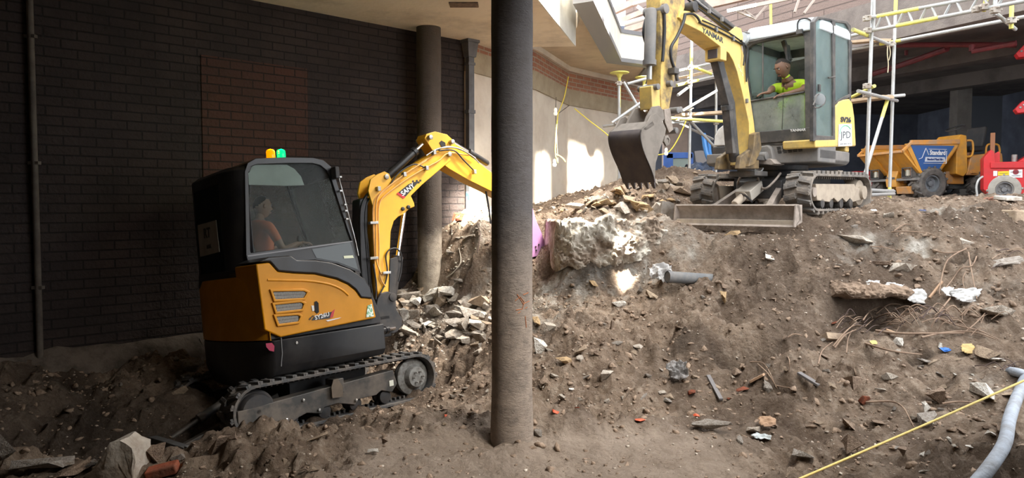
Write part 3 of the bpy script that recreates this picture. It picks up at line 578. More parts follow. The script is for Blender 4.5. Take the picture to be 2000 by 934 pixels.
w = MB(); w.tube([A(1734, 86, 11.2), A(1733, 105, 11.18), A(1735, 125, 11.2), A(1734, 142, 11.2)], .008, 6, smooth=4); w.tube([A(1736, 86, 11.2), A(1739, 104, 11.18), A(1736, 118, 11.2)], .007, 6, smooth=4); w.build('rag', mat('cream_rag', (.55, .48, .33), .9), SR)
rehome(SR)
# ladder beam
LB = empty('ladder_beam', 'galvanised lattice ladder beam sloping up to the top right corner', 'scaffolding', A(1702, 60, 10.35))
c0, c1 = A(1702, 34, 10.35), A(2010, -24, 8.4); d0, d1 = A(1702, 60, 10.35), A(2010, 0, 8.4)
c1 = c0+(c1-c0)*1.6; d1 = d0+(d1-d0)*1.6
sc_tube(LB, c0, c1, yel=[(.03, .22)]); sc_tube(LB, d0, d1, yel=[(.12, .30)])
n = 10
for i in range(n):
    t0, t1, t2 = i/n, (i+.5)/n, (i+1)/n
    sc_tube(LB, d0.lerp(d1, t0+.02), c0.lerp(c1, t1), r=.016); sc_tube(LB, c0.lerp(c1, t1+.02), d0.lerp(d1, t2-.01), r=.016)
sc_tube(LB, A(1708, 0, 10.35), A(1707, 60, 10.35), r=.016)
rehome(LB)
HG = empty('scaffold_hanger', 'short yellow and grey scaffold tubes clipped near the top right corner', 'scaffolding', A(1975, 30, 9.2))
sc_tube(HG, A(1976, 5, 9.1), A(1975, 56, 9.1), m=M_TUBY); sc_tube(HG, A(1935, 18, 8.9), A(1983, 57, 9.6)); sc_tube(HG, A(1945, -20, 8.8), A(1942, 30, 8.8)); sc_tube(HG, A(1928, -10, 8.9), A(1921, 22, 8.9), m=M_TUBY)
for q in [(1943, 20, 8.75), (1975, 40, 9.05), (1921, 14, 8.85), (1908, 18, 8.9)]: clip(HG, A(*q))
rehome(HG)
# left tower, behind the boom of the farther excavator
SL = empty('scaffold_tower', 'galvanised scaffold tower seen behind the yellow boom and digging arm', 'scaffolding', (A(1346, 330, 13.2).x, 13.2, 1.9))
stand(SL, 1346, 13.2, 5.0, .02, yel=[(.62, .82)], pyb=335)
sc_tube(SL, A(1399, 118, 14.0), (A(1399, 318, 14.0).x, 14, H(A(1399, 318, 14).x, 14))) 
sc_tube(SL, (A(1209, 238, 12.6).x, 12.6, H(A(1209, 300, 12.6).x, 12.6)), A(1209, 160, 12.6))
for a, b, y in [((1318, 140, 13), (1402, 121, 13.9), None), ((1322, 167, 13), (1402, 147, 13.9), [(0, .5)]), ((1334, 216, 13.0), (1416, 168, 13.1), None), ((1195, 240, 12.4), (1272, 186, 12.6), None),
    ((1178, 247, 12.9), (1262, 236, 12.6), None), ((1200, 243, 12.5), (1420, 236, 13.5), None), ((1346, 234, 13.1), (1404, 296, 13.6), None), ((1218, 160, 12.8), (1252, 218, 12.8), None),
    ((1225, 164, 12.8), (1275, 150, 13), None), ((1348, 128, 13.1), (1398, 148, 13.9), [(0.1, .8)]), ((1505, -15, 14.5), (1506, 70, 14.5), [(0, 1)]), ((1300, 230, 12.9), (1425, 238, 13.3), [(0, 1)]), ((1324, 186, 12.8), (1350, 166, 13.3), None),
    ((1315, 236, 13), (1392, 272, 14.4), None)]:
    sc_tube(SL, A(*a), A(*b), yel=y)
for q in [(1347, 134, 13.1), (1347, 160, 13.1), (1346, 212, 13.1), (1346, 233, 13.1), (1399, 148, 13.9), (1321, 233, 13), (1209, 163, 12.6), (1209, 243, 12.5), (1399, 240, 13.8)]: clip(SL, A(*q))
for a_, b_ in ((A(1325, 226, 13.4), A(1425, 219, 13.6)), (A(1330, 152, 13.6), A(1404, 136, 14.2))):
    w = MB(); w.beam(a_, b_, .3, .05); w.build('scaffold_board', M_PLANK, SL, bevel=.004)
rehome(SL)
def prop(px, pyt, d, py_y0, py_y1, lab):
    t = at(px, pyt, d); zb = H(t.x, t.y); r_ = empty('adjustable_prop', lab, 'prop', (t.x, t.y, zb), 'yellow-topped props under the projecting floor')
    w = MB(); w.cyl((0, 0, 0), (0, 0, t.z-zb-.6), .03, 12); w.build('outer_tube', M_TUBE, r_)
    w = MB(); w.cyl((0, 0, t.z-zb-.75), (0, 0, t.z-zb), .026, 12); w.build('inner_tube', M_TUBY, r_)
    w = MB(); w.lathe((0, 0, t.z-zb), (0, 0, 1), [(.02, -.1), (.06, -.02), (.17, 0), (.17, .015)], 12); w.build('head_plate', M_TUBY, r_)
prop(1210, 143, 13.2, 0, 0, 'prop with a yellow head plate under the projecting floor')
prop(1258, 152, 13.9, 0, 0, 'thin yellow prop beside the digging bucket')
# downpipe and hopper at the end of the dark wall
M_LEAD = mat('grey_painted_iron', (.13, .135, .145), .55, dirt=(.08, .08, .08), dscale=6)
dp = empty('downpipe', 'square grey downpipe with a hopper head and blue paint at its foot', 'downpipe', (0, 0, 0))
q = wall_pt(wall_s(911), 0, .09); dpM = basis((q.x, q.y, 0), WD, (0, 0, 1)); dpz = lambda py: at(911, py, q.y).z
Mx = Matrix(((WD.x, WN.x, 0, 0), (WD.y, WN.y, 0, 0), (0, 0, 1, 0), (0, 0, 0, 1)))
def dpb(z0, z1, w0, d0, nm, m, tp=None):
    w = MB(); w.box((q.x, q.y, (z0+z1)/2), (w0, d0, z1-z0), Mx, taper=tp); w.build(nm, m, dp, bevel=.006)
z_top = dpz(84); z_hb = dpz(112)
dpb(dpz(375), z_hb, .10, .08, 'pipe', M_LEAD); dpb(dpz(440), dpz(375), .102, .082, 'painted_foot', mat('blue_white_paint', (.08, .28, .62), .6, dirt=(.75, .78, .8), damt=.9, dscale=9))
dpb(z_hb, z_top, .14, .12, 'hopper', M_LEAD, (1.35, 1.35)); dpb(z_top, z_top+.05, .22, .19, 'hopper_rim', M_LEAD); dpb(dpz(128), dpz(122), .13, .1, 'collar', M_LEAD); dpb(dpz(222), dpz(215), .13, .1, 'collar', M_LEAD)
# thin conduit on the left wall
w = MB(); q0 = wall_pt(wall_s(69), .3, .04); w.cyl((q0.x, q0.y, .2), (q0.x, q0.y, 4.05), .03, 12)
for zz in (.9, 2.1, 3.3): w.box((q0.x, q0.y, zz), (.1, .05, .03))
loose('wall_conduit', w, mat('sooty_pipe', (.13, .11, .09), .8, dirt=(.05, .04, .04), dscale=6), 'thin sooty vertical pipe on the dark brick wall at far left', 'pipe')
# yellow festoon cable with bulbs in front of the pale wall
M_YC = mat('yellow_cable', (.82, .66, .08), .5); M_BULB = mat('bulb_guard', (.85, .83, .75), .4, emis=(1, .9, .7), estr=.6)
fc = empty('festoon_cable', 'yellow festoon cable with small bulbs strung from the pale wall to the scaffold', 'cable', at(1108, 160, 12.4))
for cp_ in ([(1110, 150, 12.9), (1102, 190, 12.6), (1090, 222, 12.4)], [(1090, 222, 12.4), (1086, 260, 12.3), (1085, 300, 12.2), (1090, 318, 12.2)], [(1122, 212, 12.6), (1150, 235, 12.4), (1180, 258, 12.2), (1198, 275, 12)], [(1340, 236, 12.2), (1325, 270, 12.2), (1306, 297, 12.2), (1282, 303, 12.2)], [(1085, 300, 12.2), (1098, 308, 12.2), (1104, 316, 12.2)]):
    w = MB(); w.tube([at(*q) for q in cp_], .009, 6, smooth=5); w.build('cable', M_YC, fc)
w = MB(); w.tube([at(1086, 190, 12.4), at(1085, 222, 12.4), at(1090, 318, 12.2)], .006, 5); w.tube([at(1085, 226, 12.4), at(1112, 206, 12.5)], .006, 5); w.build('wire', mat('dark_wire', (.1, .08, .06), .7), fc)
for q in [(1085, 222, 12.35), (1196, 273, 12), (1301, 300, 12.15), (1083, 322, 12.2)]:
    w = MB(); w.sph(at(*q), .035, 10); w.lathe(at(q[0], q[1]-4, q[2]), (0, 0, 1), [(.02, -.01), (.028, .03), (.015, .06)], 8); w.build('bulb', M_BULB, fc)
rehome(fc)
# ------------------------------------------------------------------ helpers for machines
def ringprism(mb, outer, inner, a0, a1, ax='y', mi=0):
    def mk(p, a): return {'y': (p[0], a, p[1]), 'x': (a, p[0], p[1]), 'z': (p[0], p[1], a)}[ax]
    n = len(outer); V = [mk(p, a0) for p in outer]+[mk(p, a0) for p in inner]+[mk(p, a1) for p in outer]+[mk(p, a1) for p in inner]; F = []
    for i in range(n):
        j = (i+1) % n
        F += [(i, j, n+j, n+i), (2*n+i, 3*n+i, 3*n+j, 2*n+j), (i, 2*n+i, 2*n+j, j), (n+i, n+j, 3*n+j, 3*n+i)]
    mb.add(V, F, mi); return mb
def shrink(P, d):
    cx = sum(p[0] for p in P)/len(P); cy = sum(p[1] for p in P)/len(P); n = len(P); out = []
    area_ = sum(P[i][0]*P[(i+1) % n][1]-P[(i+1) % n][0]*P[i][1] for i in range(n)); sg = 1 if area_ > 0 else -1
    for i in range(n):
        a = Vector(P[i-1]); b = Vector(P[i]); c = Vector(P[(i+1) % n]); e1 = (b-a).normalized(); e2 = (c-b).normalized()
        n1 = Vector((-e1.y, e1.x))*sg; n2 = Vector((-e2.y, e2.x))*sg; m = (n1+n2); m = m/max(m.length, .3)
        k = d/max(m.dot(n1), .4); out.append((b.x+m.x*k, b.y+m.y*k))
    return out
def stadium(x0, x1, zc0, zc1, r0, r1, n=14):
    """loop around two wheels, counter-clockwise from the bottom"""
    P = []
    for k in range(n+1): t = -math.pi/2+math.pi*k/n; P.append((x1+r1*math.cos(t), zc1+r1*math.sin(t)))
    for k in range(n+1): t = math.pi/2+math.pi*k/n; P.append((x0+r0*math.cos(t), zc0+r0*math.sin(t)))
    return P
def resample(P, step, closed=True):
    Q = P+[P[0]] if closed else P; L = [0]
    for a, b in zip(Q, Q[1:]): L.append(L[-1]+math.hypot(b[0]-a[0], b[1]-a[1]))
    n = max(3, int(round(L[-1]/step))); out = []; j = 0
    for i in range(n):
        s = L[-1]*i/n
        while L[j+1] < s: j += 1
        t = (s-L[j])/max(L[j+1]-L[j], 1e-9); a, b = Q[j], Q[j+1]; out.append((a[0]+(b[0]-a[0])*t, a[1]+(b[1]-a[1])*t, math.atan2(b[1]-a[1], b[0]-a[0])))
    return out
def belt(P, y0, y1, m, parent, th=.028, lug=.022, pitch=.052, name='rubber_track', worn=0):
    """rubber track: band plus outer tread lugs plus inner guide teeth"""
    w = MB(); inner = P; outer = [(x, z) for x, z in shrink(P, -th)]
    ringprism(w, outer, inner, y0, y1)
    for k, (x, z, t) in enumerate(resample(outer, pitch)):
        nx, nz = math.sin(t), -math.cos(t); M = Matrix.Rotation(-t, 3, 'Y')
        wdt = (y1-y0)*.47; sh = .018 if k % 2 else -.018
        for sd, yc in ((-1, y0+wdt*.5+.004), (1, y1-wdt*.5-.004)):
            M2 = M @ Matrix.Rotation(.22*sd, 3, 'Z')
            w.box((x+nx*lug*.4+sh*sd*math.cos(t), yc, z+nz*lug*.4+sh*sd*math.sin(t)), (pitch*.58, wdt, lug*1.6), M2)
    yc = (y0+y1)/2
    for x, z, t in resample(inner, pitch):
        nx, nz = math.sin(t), -math.cos(t)
        w.box((x-nx*.012, yc, z-nz*.012), (pitch*.4, .05, .03), Matrix.Rotation(-t, 3, 'Y'))
    return w.build(name, m, parent, bevel=.004, smooth=30)
def hyd(parent, a, b, r, frac, mb, mr, lug=1.35, name='ram'):
    """hydraulic ram: barrel from a over frac of the way, chrome rod to b"""
    a = Vector(a); b = Vector(b); c = a.lerp(b, frac); d = (b-a).normalized()
    w = MB(); w.lathe(a, d, [(r*.8, -r*.4), (r, 0), (r, (c-a).length-.03), (r*1.18, (c-a).length-.03), (r*1.18, (c-a).length+.02), (r*.7, (c-a).length+.03)], 18)
    o = w.build(name+'_barrel', mb, parent); w = MB(); w.cyl(c, b, r*.5, 14); w.build(name+'_rod', mr, parent); return o
def pin(parent, p, r, half, m, name='pin', ax=(0, 1, 0)):
    p = Vector(p); a = Vector(ax); w = MB(); w.lathe(p-a*half, a, [(r*.6, -.012), (r, -.008), (r, 2*half+.008), (r*.6, 2*half+.012)], 16); return w.build(name, m, parent, bevel=.002)
def hose(parent, pts, r, m, name='hose', smooth=6, seg=8):
    w = MB(); w.tube(pts, r, seg, smooth=smooth); return w.build(name, m, parent, smooth=60)
def bolts(parent, pts, r, h, ax, m, name='bolt'):
    for p in pts:
        w = MB(); w.lathe(p, ax, [(r, 0), (r, h), (r*.7, h+.004)], 6); w.build(name, m, parent)
def mark(F, parent, txt, c, right, up, h_px, plane, ax, m, name='lettering', bold=.0, xs=1, shear=0, lift=.004, ang_only=False):
    """flat lettering on a plane of the machine, placed where the photograph shows it"""
    o = F.hit(*c, ax, plane); x = F.hit(*right, ax, plane)-o; y = F.hit(*up, ax, plane)-o
    hh = (F.hit(c[0], c[1]-h_px/2, ax, plane)-F.hit(c[0], c[1]+h_px/2, ax, plane)).length
    M = basis(o, x, y); M.translation = o+(M.col[2].xyz)*lift
    return text_obj(name, txt, M, hh/.72, m, parent, bold=bold*hh, xs=xs, shear=shear)
def poly_mark(F, parent, px, plane, ax, m, name='decal', lift=.003, th=.002, sgn=-1):
    w = MB(); P = [F.hit(x, y, ax, plane+sgn*lift) for x, y in px]
    nrm = Vector((0, 0, 0)); nrm[ax] = sgn*th
    n = len(P); w.add([tuple(p) for p in P]+[tuple(p+nrm) for p in P], [tuple(range(n)), tuple(range(2*n-1, n-1, -1))]+[(i, i+n, (i+1) % n+n, (i+1) % n) for i in range(n)])
    return w.build(name, m, parent, smooth=0)
def catmull2(P, k=5, closed=False):
    V3 = [Vector((p[0], p[1], 0)) for p in P]; return [(q.x, q.y) for q in spline(V3, k)]
# --------------------------------------------------------------- people
def skin_body(name, J, E, mats, parent=None, sub=2, root=0):
    """J: list of (pos, rx, ry); E: edges; grown with a skin modifier and frozen into one mesh"""
    me = bpy.data.meshes.new(name); me.from_pydata([j[0] for j in J], E, []); me.update()
    o = bpy.data.objects.new(name, me); COL.objects.link(o)
    sk = o.modifiers.new('skin', 'SKIN'); sk.use_smooth_shade = True
    lay = me.skin_vertices[0] if len(me.skin_vertices) else None
    if lay is None:
        bm = bmesh.new(); bm.from_mesh(me); bm.verts.layers.skin.verify(); bm.to_mesh(me); bm.free(); lay = me.skin_vertices[0]
    for i, j in enumerate(J): lay.data[i].radius = (j[1], j[2]); lay.data[i].use_root = (i == root)
    ss = o.modifiers.new('sub', 'SUBSURF'); ss.levels = sub; ss.render_levels = sub
    bpy.context.view_layer.update()
    m2 = bpy.data.meshes.new_from_object(o.evaluated_get(bpy.context.evaluated_depsgraph_get())); bpy.data.objects.remove(o)
    m2.name = name; m2.materials.clear()
    for m in mats: m2.materials.append(m)
    m2.shade_smooth()
    r = bpy.data.objects.new(name, m2); COL.objects.link(r)
    if parent: r.parent = parent
    return r
def hand_fingers(J, E, wrist_i, wp, d, side, up, curl=.5, s=1):
    """palm plus five separate fingers rooted in it; d = pointing direction, side = towards the thumb"""
    wp = Vector(wp); d = Vector(d).normalized(); side = Vector(side); side = (side-d*side.dot(d)).normalized(); up = d.cross(side)
    if up.dot(Vector(up)) < 0: up = -up
    pi = len(J); J.append((wp+d*.05*s, .036*s, .018*s)); E.append((wrist_i, pi))
    for k, (off, L) in enumerate([(.030, .070), (.010, .078), (-.010, .073), (-.029, .058)]):
        base = wp+d*.085*s+side*off*s; a = len(J); J.append((base, .0095*s, .0095*s)); E.append((pi, a)); p = base; dd = d.copy()
        for j in range(2):
            dd = (dd-Vector((0, 0, 1))*curl*(.5+.5*j)).normalized(); p = p+dd*L*.5*s; J.append((p.copy(), .0085*s, .0085*s)); E.append((a, len(J)-1)); a = len(J)-1
    a = len(J); J.append((wp+d*.035*s+side*.038*s, .011*s, .011*s)); E.append((pi, a)); J.append((wp+d*.07*s+side*.055*s-Vector((0, 0, .012)), .009*s, .009*s)); E.append((a, a+1))
def head_mesh(c, fwd, up, s=1.0, hair='short'):
    """head with brow, nose, mouth, ears and cropped hair as one surface with several materials; returns MB, local frame"""
    f = Vector(fwd).normalized(); u = Vector(up); u = (u-f*u.dot(f)).normalized(); l = u.cross(f)
    M = Matrix((f, l, u)).transposed().to_4x4(); M.translation = Vector(c)
    w = MB(); n = 28; m = 20; rings = []
    for i in range(1, m):
        t = math.pi*i/m; z = math.cos(t)*.122; rr = math.sin(t)
        ring = []
        for k in range(n):
            a = 2*math.pi*k/n; ca, sa = math.cos(a), math.sin(a)
            rx = .098 if ca > 0 else .102; x = rx*rr*ca; y = .078*rr*sa
            if z < -.01:   # jaw narrows, chin forward
                q = min(1, (-z-.01)/.1); y *= 1-.32*q; x = x*(1-.18*q) if ca > 0 else x*(1-.45*q)
                if ca > .3: x += .012*q
            if ca > .75 and abs(sa) < .6 and -.005 < z < .035: x -= .010*(1-abs(z-.012)/.03) if abs(sa) > .18 else 0
            if ca > .8 and .03 < z < .05: x += .005
            ring.append((x*s, y*s, z*s))
        rings.append(ring)
    w.loft(rings, mi=0)
    # skull cap of hair: reuse upper faces
    fs = w.f; v = w.v
    for idx_, fc_ in enumerate(fs):
        cz = sum(v[i][2] for i in fc_)/len(fc_); cx = sum(v[i][0] for i in fc_)/len(fc_)
        if cz > .058*s+(.9*cx if cx > 0 else .75*cx) or (cz > .092*s): w.m[idx_] = 1
    w.add([(.094*s, .0, .02*s), (.090*s, .012*s, -.028*s), (.090*s, -.012*s, -.028*s), (.120*s, 0, -.022*s), (.086*s, 0, -.034*s)], [(0, 1, 3), (0, 3, 2), (1, 4, 3), (2, 3, 4)], 0)
    for sy in (-1, 1):
        w.sph((-.004*s, sy*.080*s, .002*s), .026*s, 10, (.65, .38, 1.05), 0)
        w.sph((.083*s, sy*.030*s, .018*s), .0115*s, 8, (.7, 1.2, .75), 2); w.sph((.0905*s, sy*.030*s, .018*s), .005*s, 8, (.6, 1, 1), 3)
        w.box((.092*s, sy*.030*s, .037*s), (.01*s, .034*s, .007*s), mi=3)
    w.box((.089*s, 0, -.056*s), (.012*s, .046*s, .007*s), mi=4); w.box((.087*s, 0, -.065*s), (.014*s, .036*s, .008*s), mi=4)
    w.box((.089*s, 0, -.0445*s), (.008*s, .046*s, .007*s), mi=3)
    w.v = [tuple(M @ Vector(p)) for p in w.v]
    return w
def join_into(target, w, mats_map):
    """append builder geometry to a mesh object, mapping material indices"""
    bm = bmesh.new(); bm.from_mesh(target.data); vs = [bm.verts.new(p) for p in w.v]
    for f, mi in zip(w.f, w.m):
        try: q = bm.faces.new([vs[i] for i in f]); q.material_index = mats_map[mi]; q.smooth = True
        except ValueError: pass
    bm.normal_update(); bm.to_mesh(target.data); bm.free()
M_RUB = mat('track_rubber', (.055, .057, .060), .75, dirt=(.22, .18, .145), damt=.5, dscale=7, bump=.3, bscale=60)
M_RUBD = mat('dusty_track_rubber', (.14, .13, .12), .85, dirt=(.30, .255, .21), damt=.8, dscale=6, bump=.3, bscale=60)
M_CHR = mat('chrome_rod', (.85, .85, .85), .12, metal=1)
M_BLK = mat('black_paint', (.012, .012, .014), .35, dirt=(.05, .045, .04), damt=.4, dscale=3)
M_BLKM = mat('matt_black', (.022, .022, .024), .6, dirt=(.09, .075, .065), damt=.5, dscale=5)
M_HOSE = mat('hose_rubber', (.018, .018, .02), .5)
M_STL = mat('bare_steel', (.42, .42, .41), .4, metal=.7, dirt=(.2, .16, .12), dscale=12)
M_SKIN = mat('skin_brown', (.20, .105, .065), .55); M_SKINL = mat('skin_tan', (.42, .24, .17), .55)
M_HAIR = mat('dark_hair', (.03, .022, .018), .8); M_EYE = mat('eye_white', (.6, .56, .52), .3); M_PUP = mat('dark_brow', (.02, .014, .012), .5); M_LIP = mat('lips', (.26, .11, .08), .5)
def sst1(a, b, x):
    t = min(1, max(0, (x-a)/(b-a))); return t*t*(3-2*t)
def mark2(F, parent, txt, pl, pr, hpx, plane, ax, m, name='lettering', bold=.02, lift=.001):
    """lettering whose baseline runs from pl to pr (picture positions) on a machine plane"""
    a = F.hit(*pl, ax, plane); b = F.hit(*pr, ax, plane); dx, dy = pr[0]-pl[0], pr[1]-pl[1]; L = math.hypot(dx, dy); nx_, ny_ = dy/L, -dx/L
    up = F.hit(pl[0], pl[1]-hpx, ax, plane)-a
    x = (b-a); h = abs(up.dot((up-x*up.dot(x)/x.length_squared).normalized())); M = basis(a, x, up); M.translation = a+M.col[2].xyz*lift
    o = text_obj(name, txt, Matrix.Identity(4), h/.72, m, parent, bold=bold*h, ax=('LEFT', 'BOTTOM_BASELINE'))
    xs = [v.co.x for v in o.data.vertices]; w0 = max(xs)-min(xs); o.data.transform(Matrix.Translation((-min(xs), 0, 0))); o.data.transform(Matrix.Diagonal((x.length/w0, 1, 1, 1))); o.data.transform(M); return o
# ------------------------------------------------------------------ nearer excavator
S = Fr((-2.03, 7.21, -.335), R(44), R(-7), R(-1))
SX = empty('mini_excavator', 'yellow and black mini excavator in the dark trench with amber and green roof beacons lit', 'excavator', S.M)
M_YEL = mat('gold_paint', (.66, .27, .004), .42, dirt=(.36, .16, .01), damt=.35, dscale=2.5, spec=.35)
M_YELB = mat('gold_boom_paint', (.86, .44, .02), .35, dirt=(.5, .26, .03), damt=.3, dscale=3)
M_PIPE = mat('orange_steel_pipe', (.80, .42, .12), .35, dirt=(.45, .25, .08), damt=.4, dscale=6)
M_FRM = mat('worn_frame_steel', (.05, .048, .045), .5, dirt=(.17, .14, .115), damt=.8, dscale=5, metal=.2)
M_GRYL = mat('worn_hub', (.20, .20, .19), .55, dirt=(.10, .09, .08), dscale=20, damt=.9)
G1 = glass('cab_glass', (.74, .78, .76), .09, (.45, .45, .42)); G1S = glass('sky_reflection_film', (.8, .82, .8), .85, (.75, .78, .76), lo=-.5, hi=.1)
X = S.xz
# tracks
for sd in (-1, 1):
    y0, y1 = (-.775, -.495) if sd < 0 else (.495, .775)
    P = stadium(-.82, .82, .225, .225, .20, .197, 12)
    belt(P, y0, y1, M_RUB, SX, th=.025, lug=.02)
    fy = y0+.012 if sd < 0 else y1-.012; fi = y0+.17 if sd < 0 else y1-.17
    w = MB()
    fr = [(640,804),(823,756),(828,753),(644,0)]
    out = [(464, 805), (644, 756), (768, 723), (776, 750), (766, 766), (745, 763), (735, 772), (700, 780), (694, 791), (660, 788), (634, 796), (628, 808), (600, 807), (585, 815), (570, 826), (545, 823), (535, 826), (525, 842), (466, 841)]
    pts = [X(px, py, -.763) for px, py in out]
    w.prism(pts, fy, fi); 
    w.box((-.05, (fi+fy)/2, .30), (.09, abs(fy-fi)+.02, .13))
    w.build('track_frame', M_FRM, SX, bevel=.006)
    for (cx_, rr, nm, mm) in [(.82, .105, 'drive_hub', M_GRYL), (-.82, .15, 'idler', M_BLKM)]:
        w = MB(); yo = fy-.0 if sd < 0 else fy; ax = (0, -sd*-1, 0)
        w.lathe((cx_, fy+(.02 if sd < 0 else -.02), .225), (0, sd, 0), [(.17, -.14), (.18, -.10), (.18, -.06), (.165, -.05), (rr+.008, -.045), (rr, -.0), (rr*.92, .018), (.02, .02)], 32); w.build(nm, mm if nm == 'drive_hub' else M_BLKM, SX)
        if nm == 'drive_hub':
            bolts(SX, [(cx_+.055*math.cos(a*1.047), (fy+.0 if sd < 0 else fy), .225+.055*math.sin(a*1.047)) for a in range(6)], .008, .012+.03, (0, sd, 0), M_STL)
    for rx in (-.52, -.2, .12, .45):
        w = MB(); w.lathe((rx, fy+(.03 if sd < 0 else -.03), .10), (0, -sd*-1, 0), [(.05, -.16), (.062, -.14), (.062, -.10), (.04, -.09), (.04, -.04), (.062, -.03), (.062, 0), (.02, .01)], 20); w.build('track_roller', M_BLKM, SX)
w = MB(); w.box((0, 0, .30), (.8, .98, .16)); w.lathe((0, 0, .36), (0, 0, 1), [(.34, 0), (.36, .02), (.36, .1), (.30, .12), (.30, .16)], 32); w.build('undercarriage', M_BLKM, SX, bevel=.01)
bolts(SX, [tuple(S.hit(px, py, 1, -.768)) for px, py in [(559, 820), (623, 801), (695, 782), (592, 782)]], .014, .012, (0, -1, 0), M_STL)
poly_mark(S, SX, [(760, 744), (768, 742), (769, 753), (761, 755)], -.764, 1, mat('pale_sticker', (.6, .6, .52), .5), 'sticker')
poly_mark(S, SX, [(646, 757), (650, 742), (659, 740), (668, 755), (669, 775), (648, 778)], -.79, 1, mat('rusty_bracket', (.16, .12, .085), .7, dirt=(.07, .06, .05)), 'track_bracket', th=.012)
# rear blade
w = MB(); prof = [(-1.42, -.25), (-1.36, -.17), (-1.34, -.07), (-1.36, .03), (-1.385, .03), (-1.37, -.07), (-1.39, -.17), (-1.45, -.25)]
w.prism(prof, -.76, .76); o = w.build('blade_plate', M_FRM, SX, bevel=.004)
w = MB(); w.box((-1.39, 0, .04), (.07, 1.53, .05)); w.build('blade_top_bar', mat('scuffed_blade_edge', (.16, .16, .16), .45, metal=.3, dirt=(.08, .07, .06)), SX, bevel=.006)
w = MB(); ringprism(w, [(-1.44, -.03), (-1.33, -.03), (-1.33, .09), (-1.44, .09)], [(-1.42, -.005), (-1.355, -.005), (-1.355, .065), (-1.42, .065)], -.81, -.75); w.build('blade_end_box', MATS['scuffed_blade_edge'], SX, bevel=.006)
for sy in (-.36, .36):
    w = MB(); w.beam((-1.36, sy, -.04), (-.45, sy, .24), .07, .11); w.build('blade_arm', M_FRM, SX, bevel=.006)
hyd(SX, (-.5, 0, .38), (-1.36, 0, .0), .04, .6, M_FRM, M_FRM, name='blade_ram')
# house plan outline
def plan(yn, rear, off=0.0, x1=.50):
    A_ = []
    n = 16; a0 = math.acos(min(1, .60/rear))
    pts = [(x1, -yn+off), (-.62, -yn+off)]
    for k in range(1, n): 
        t = k/n; ang = -math.pi/2+0; th = math.pi*t; pts.append((-.62-(rear-.62-off)*math.sin(th)**1.1, -(yn-off)*math.cos(th)))
    pts += [(-.62, yn-off), (x1, yn-off)]
    return pts
w = MB(); P0 = plan(.745, .76); P1 = plan(.745, .76, .05)
lo = [(x, y, .50-.13*sst1(-.60, -.72, x)) for x, y in P1]; mid = [(x, y, .56) for x, y in P0]; hi = [(x, y, .795) for x, y in P0]
w.loft([lo, mid, hi]); w.build('counterweight_skirt', M_BLK, SX, bevel=.01)
# rear yellow cover (curved) above skirt
rear = [p for p in P0 if p[0] < -.6]; 
w = MB(); rr_ = [(-.655, -.742)]+[p for p in P0 if p[0] < -.63]+[(-.655, .742)]
w.loft([[(x, y, .80) for x, y in rr_], [(x, y, 1.30) for x, y in rr_], [(x*.97-.0, y*.96, 1.37) for x, y in rr_]]); w.build('rear_cover', M_YEL, SX, bevel=.012)
poly = [(500, 516), (527, 513), (543, 531), (575, 534), (616, 536), (658, 546), (680, 556), (694, 567), (705, 582), (727, 584), (735, 621), (549, 659), (517, 645)]
w = MB(); w.prism([X(px, py, -.745) for px, py in poly], -.745, -.30); w.build('engine_cover', M_YEL, SX, bevel=.014)
# pressed arc above the vents
w = MB(); w.tube([S.hit(px, py, 1, -.742) for px, py in [(522, 547), (560, 548), (600, 549), (640, 555), (665, 565), (680, 577)]], .012, 8, smooth=5); w.build('pressed_rib', M_YEL, SX, smooth=60)
sw = [(503, 512), (524, 502), (568, 499), (580, 508), (616, 508), (648, 513), (684, 526), (713, 545), (724, 562), (728, 584), (705, 582), (694, 566), (680, 555), (658, 545), (616, 535), (575, 533), (543, 530), (527, 512)]
w = MB(); w.prism([X(px, py, -.75) for px, py in sw], -.755, -.28); w.build('black_trim', M_BLK, SX, bevel=.016, seg=3)
w = MB(); a = X(503, 516, -.745); b = X(722, 570, -.745); w.prism([(-.66, 1.33), (-.66, 1.42), (-.3, 1.43), (-.05, 1.40), (.2, 1.30), (.42, 1.12), (.5, .9), (.5, .8), (-.66, .8)], -.70, .70); w.build('engine_bay', M_BLKM, SX, bevel=.01)
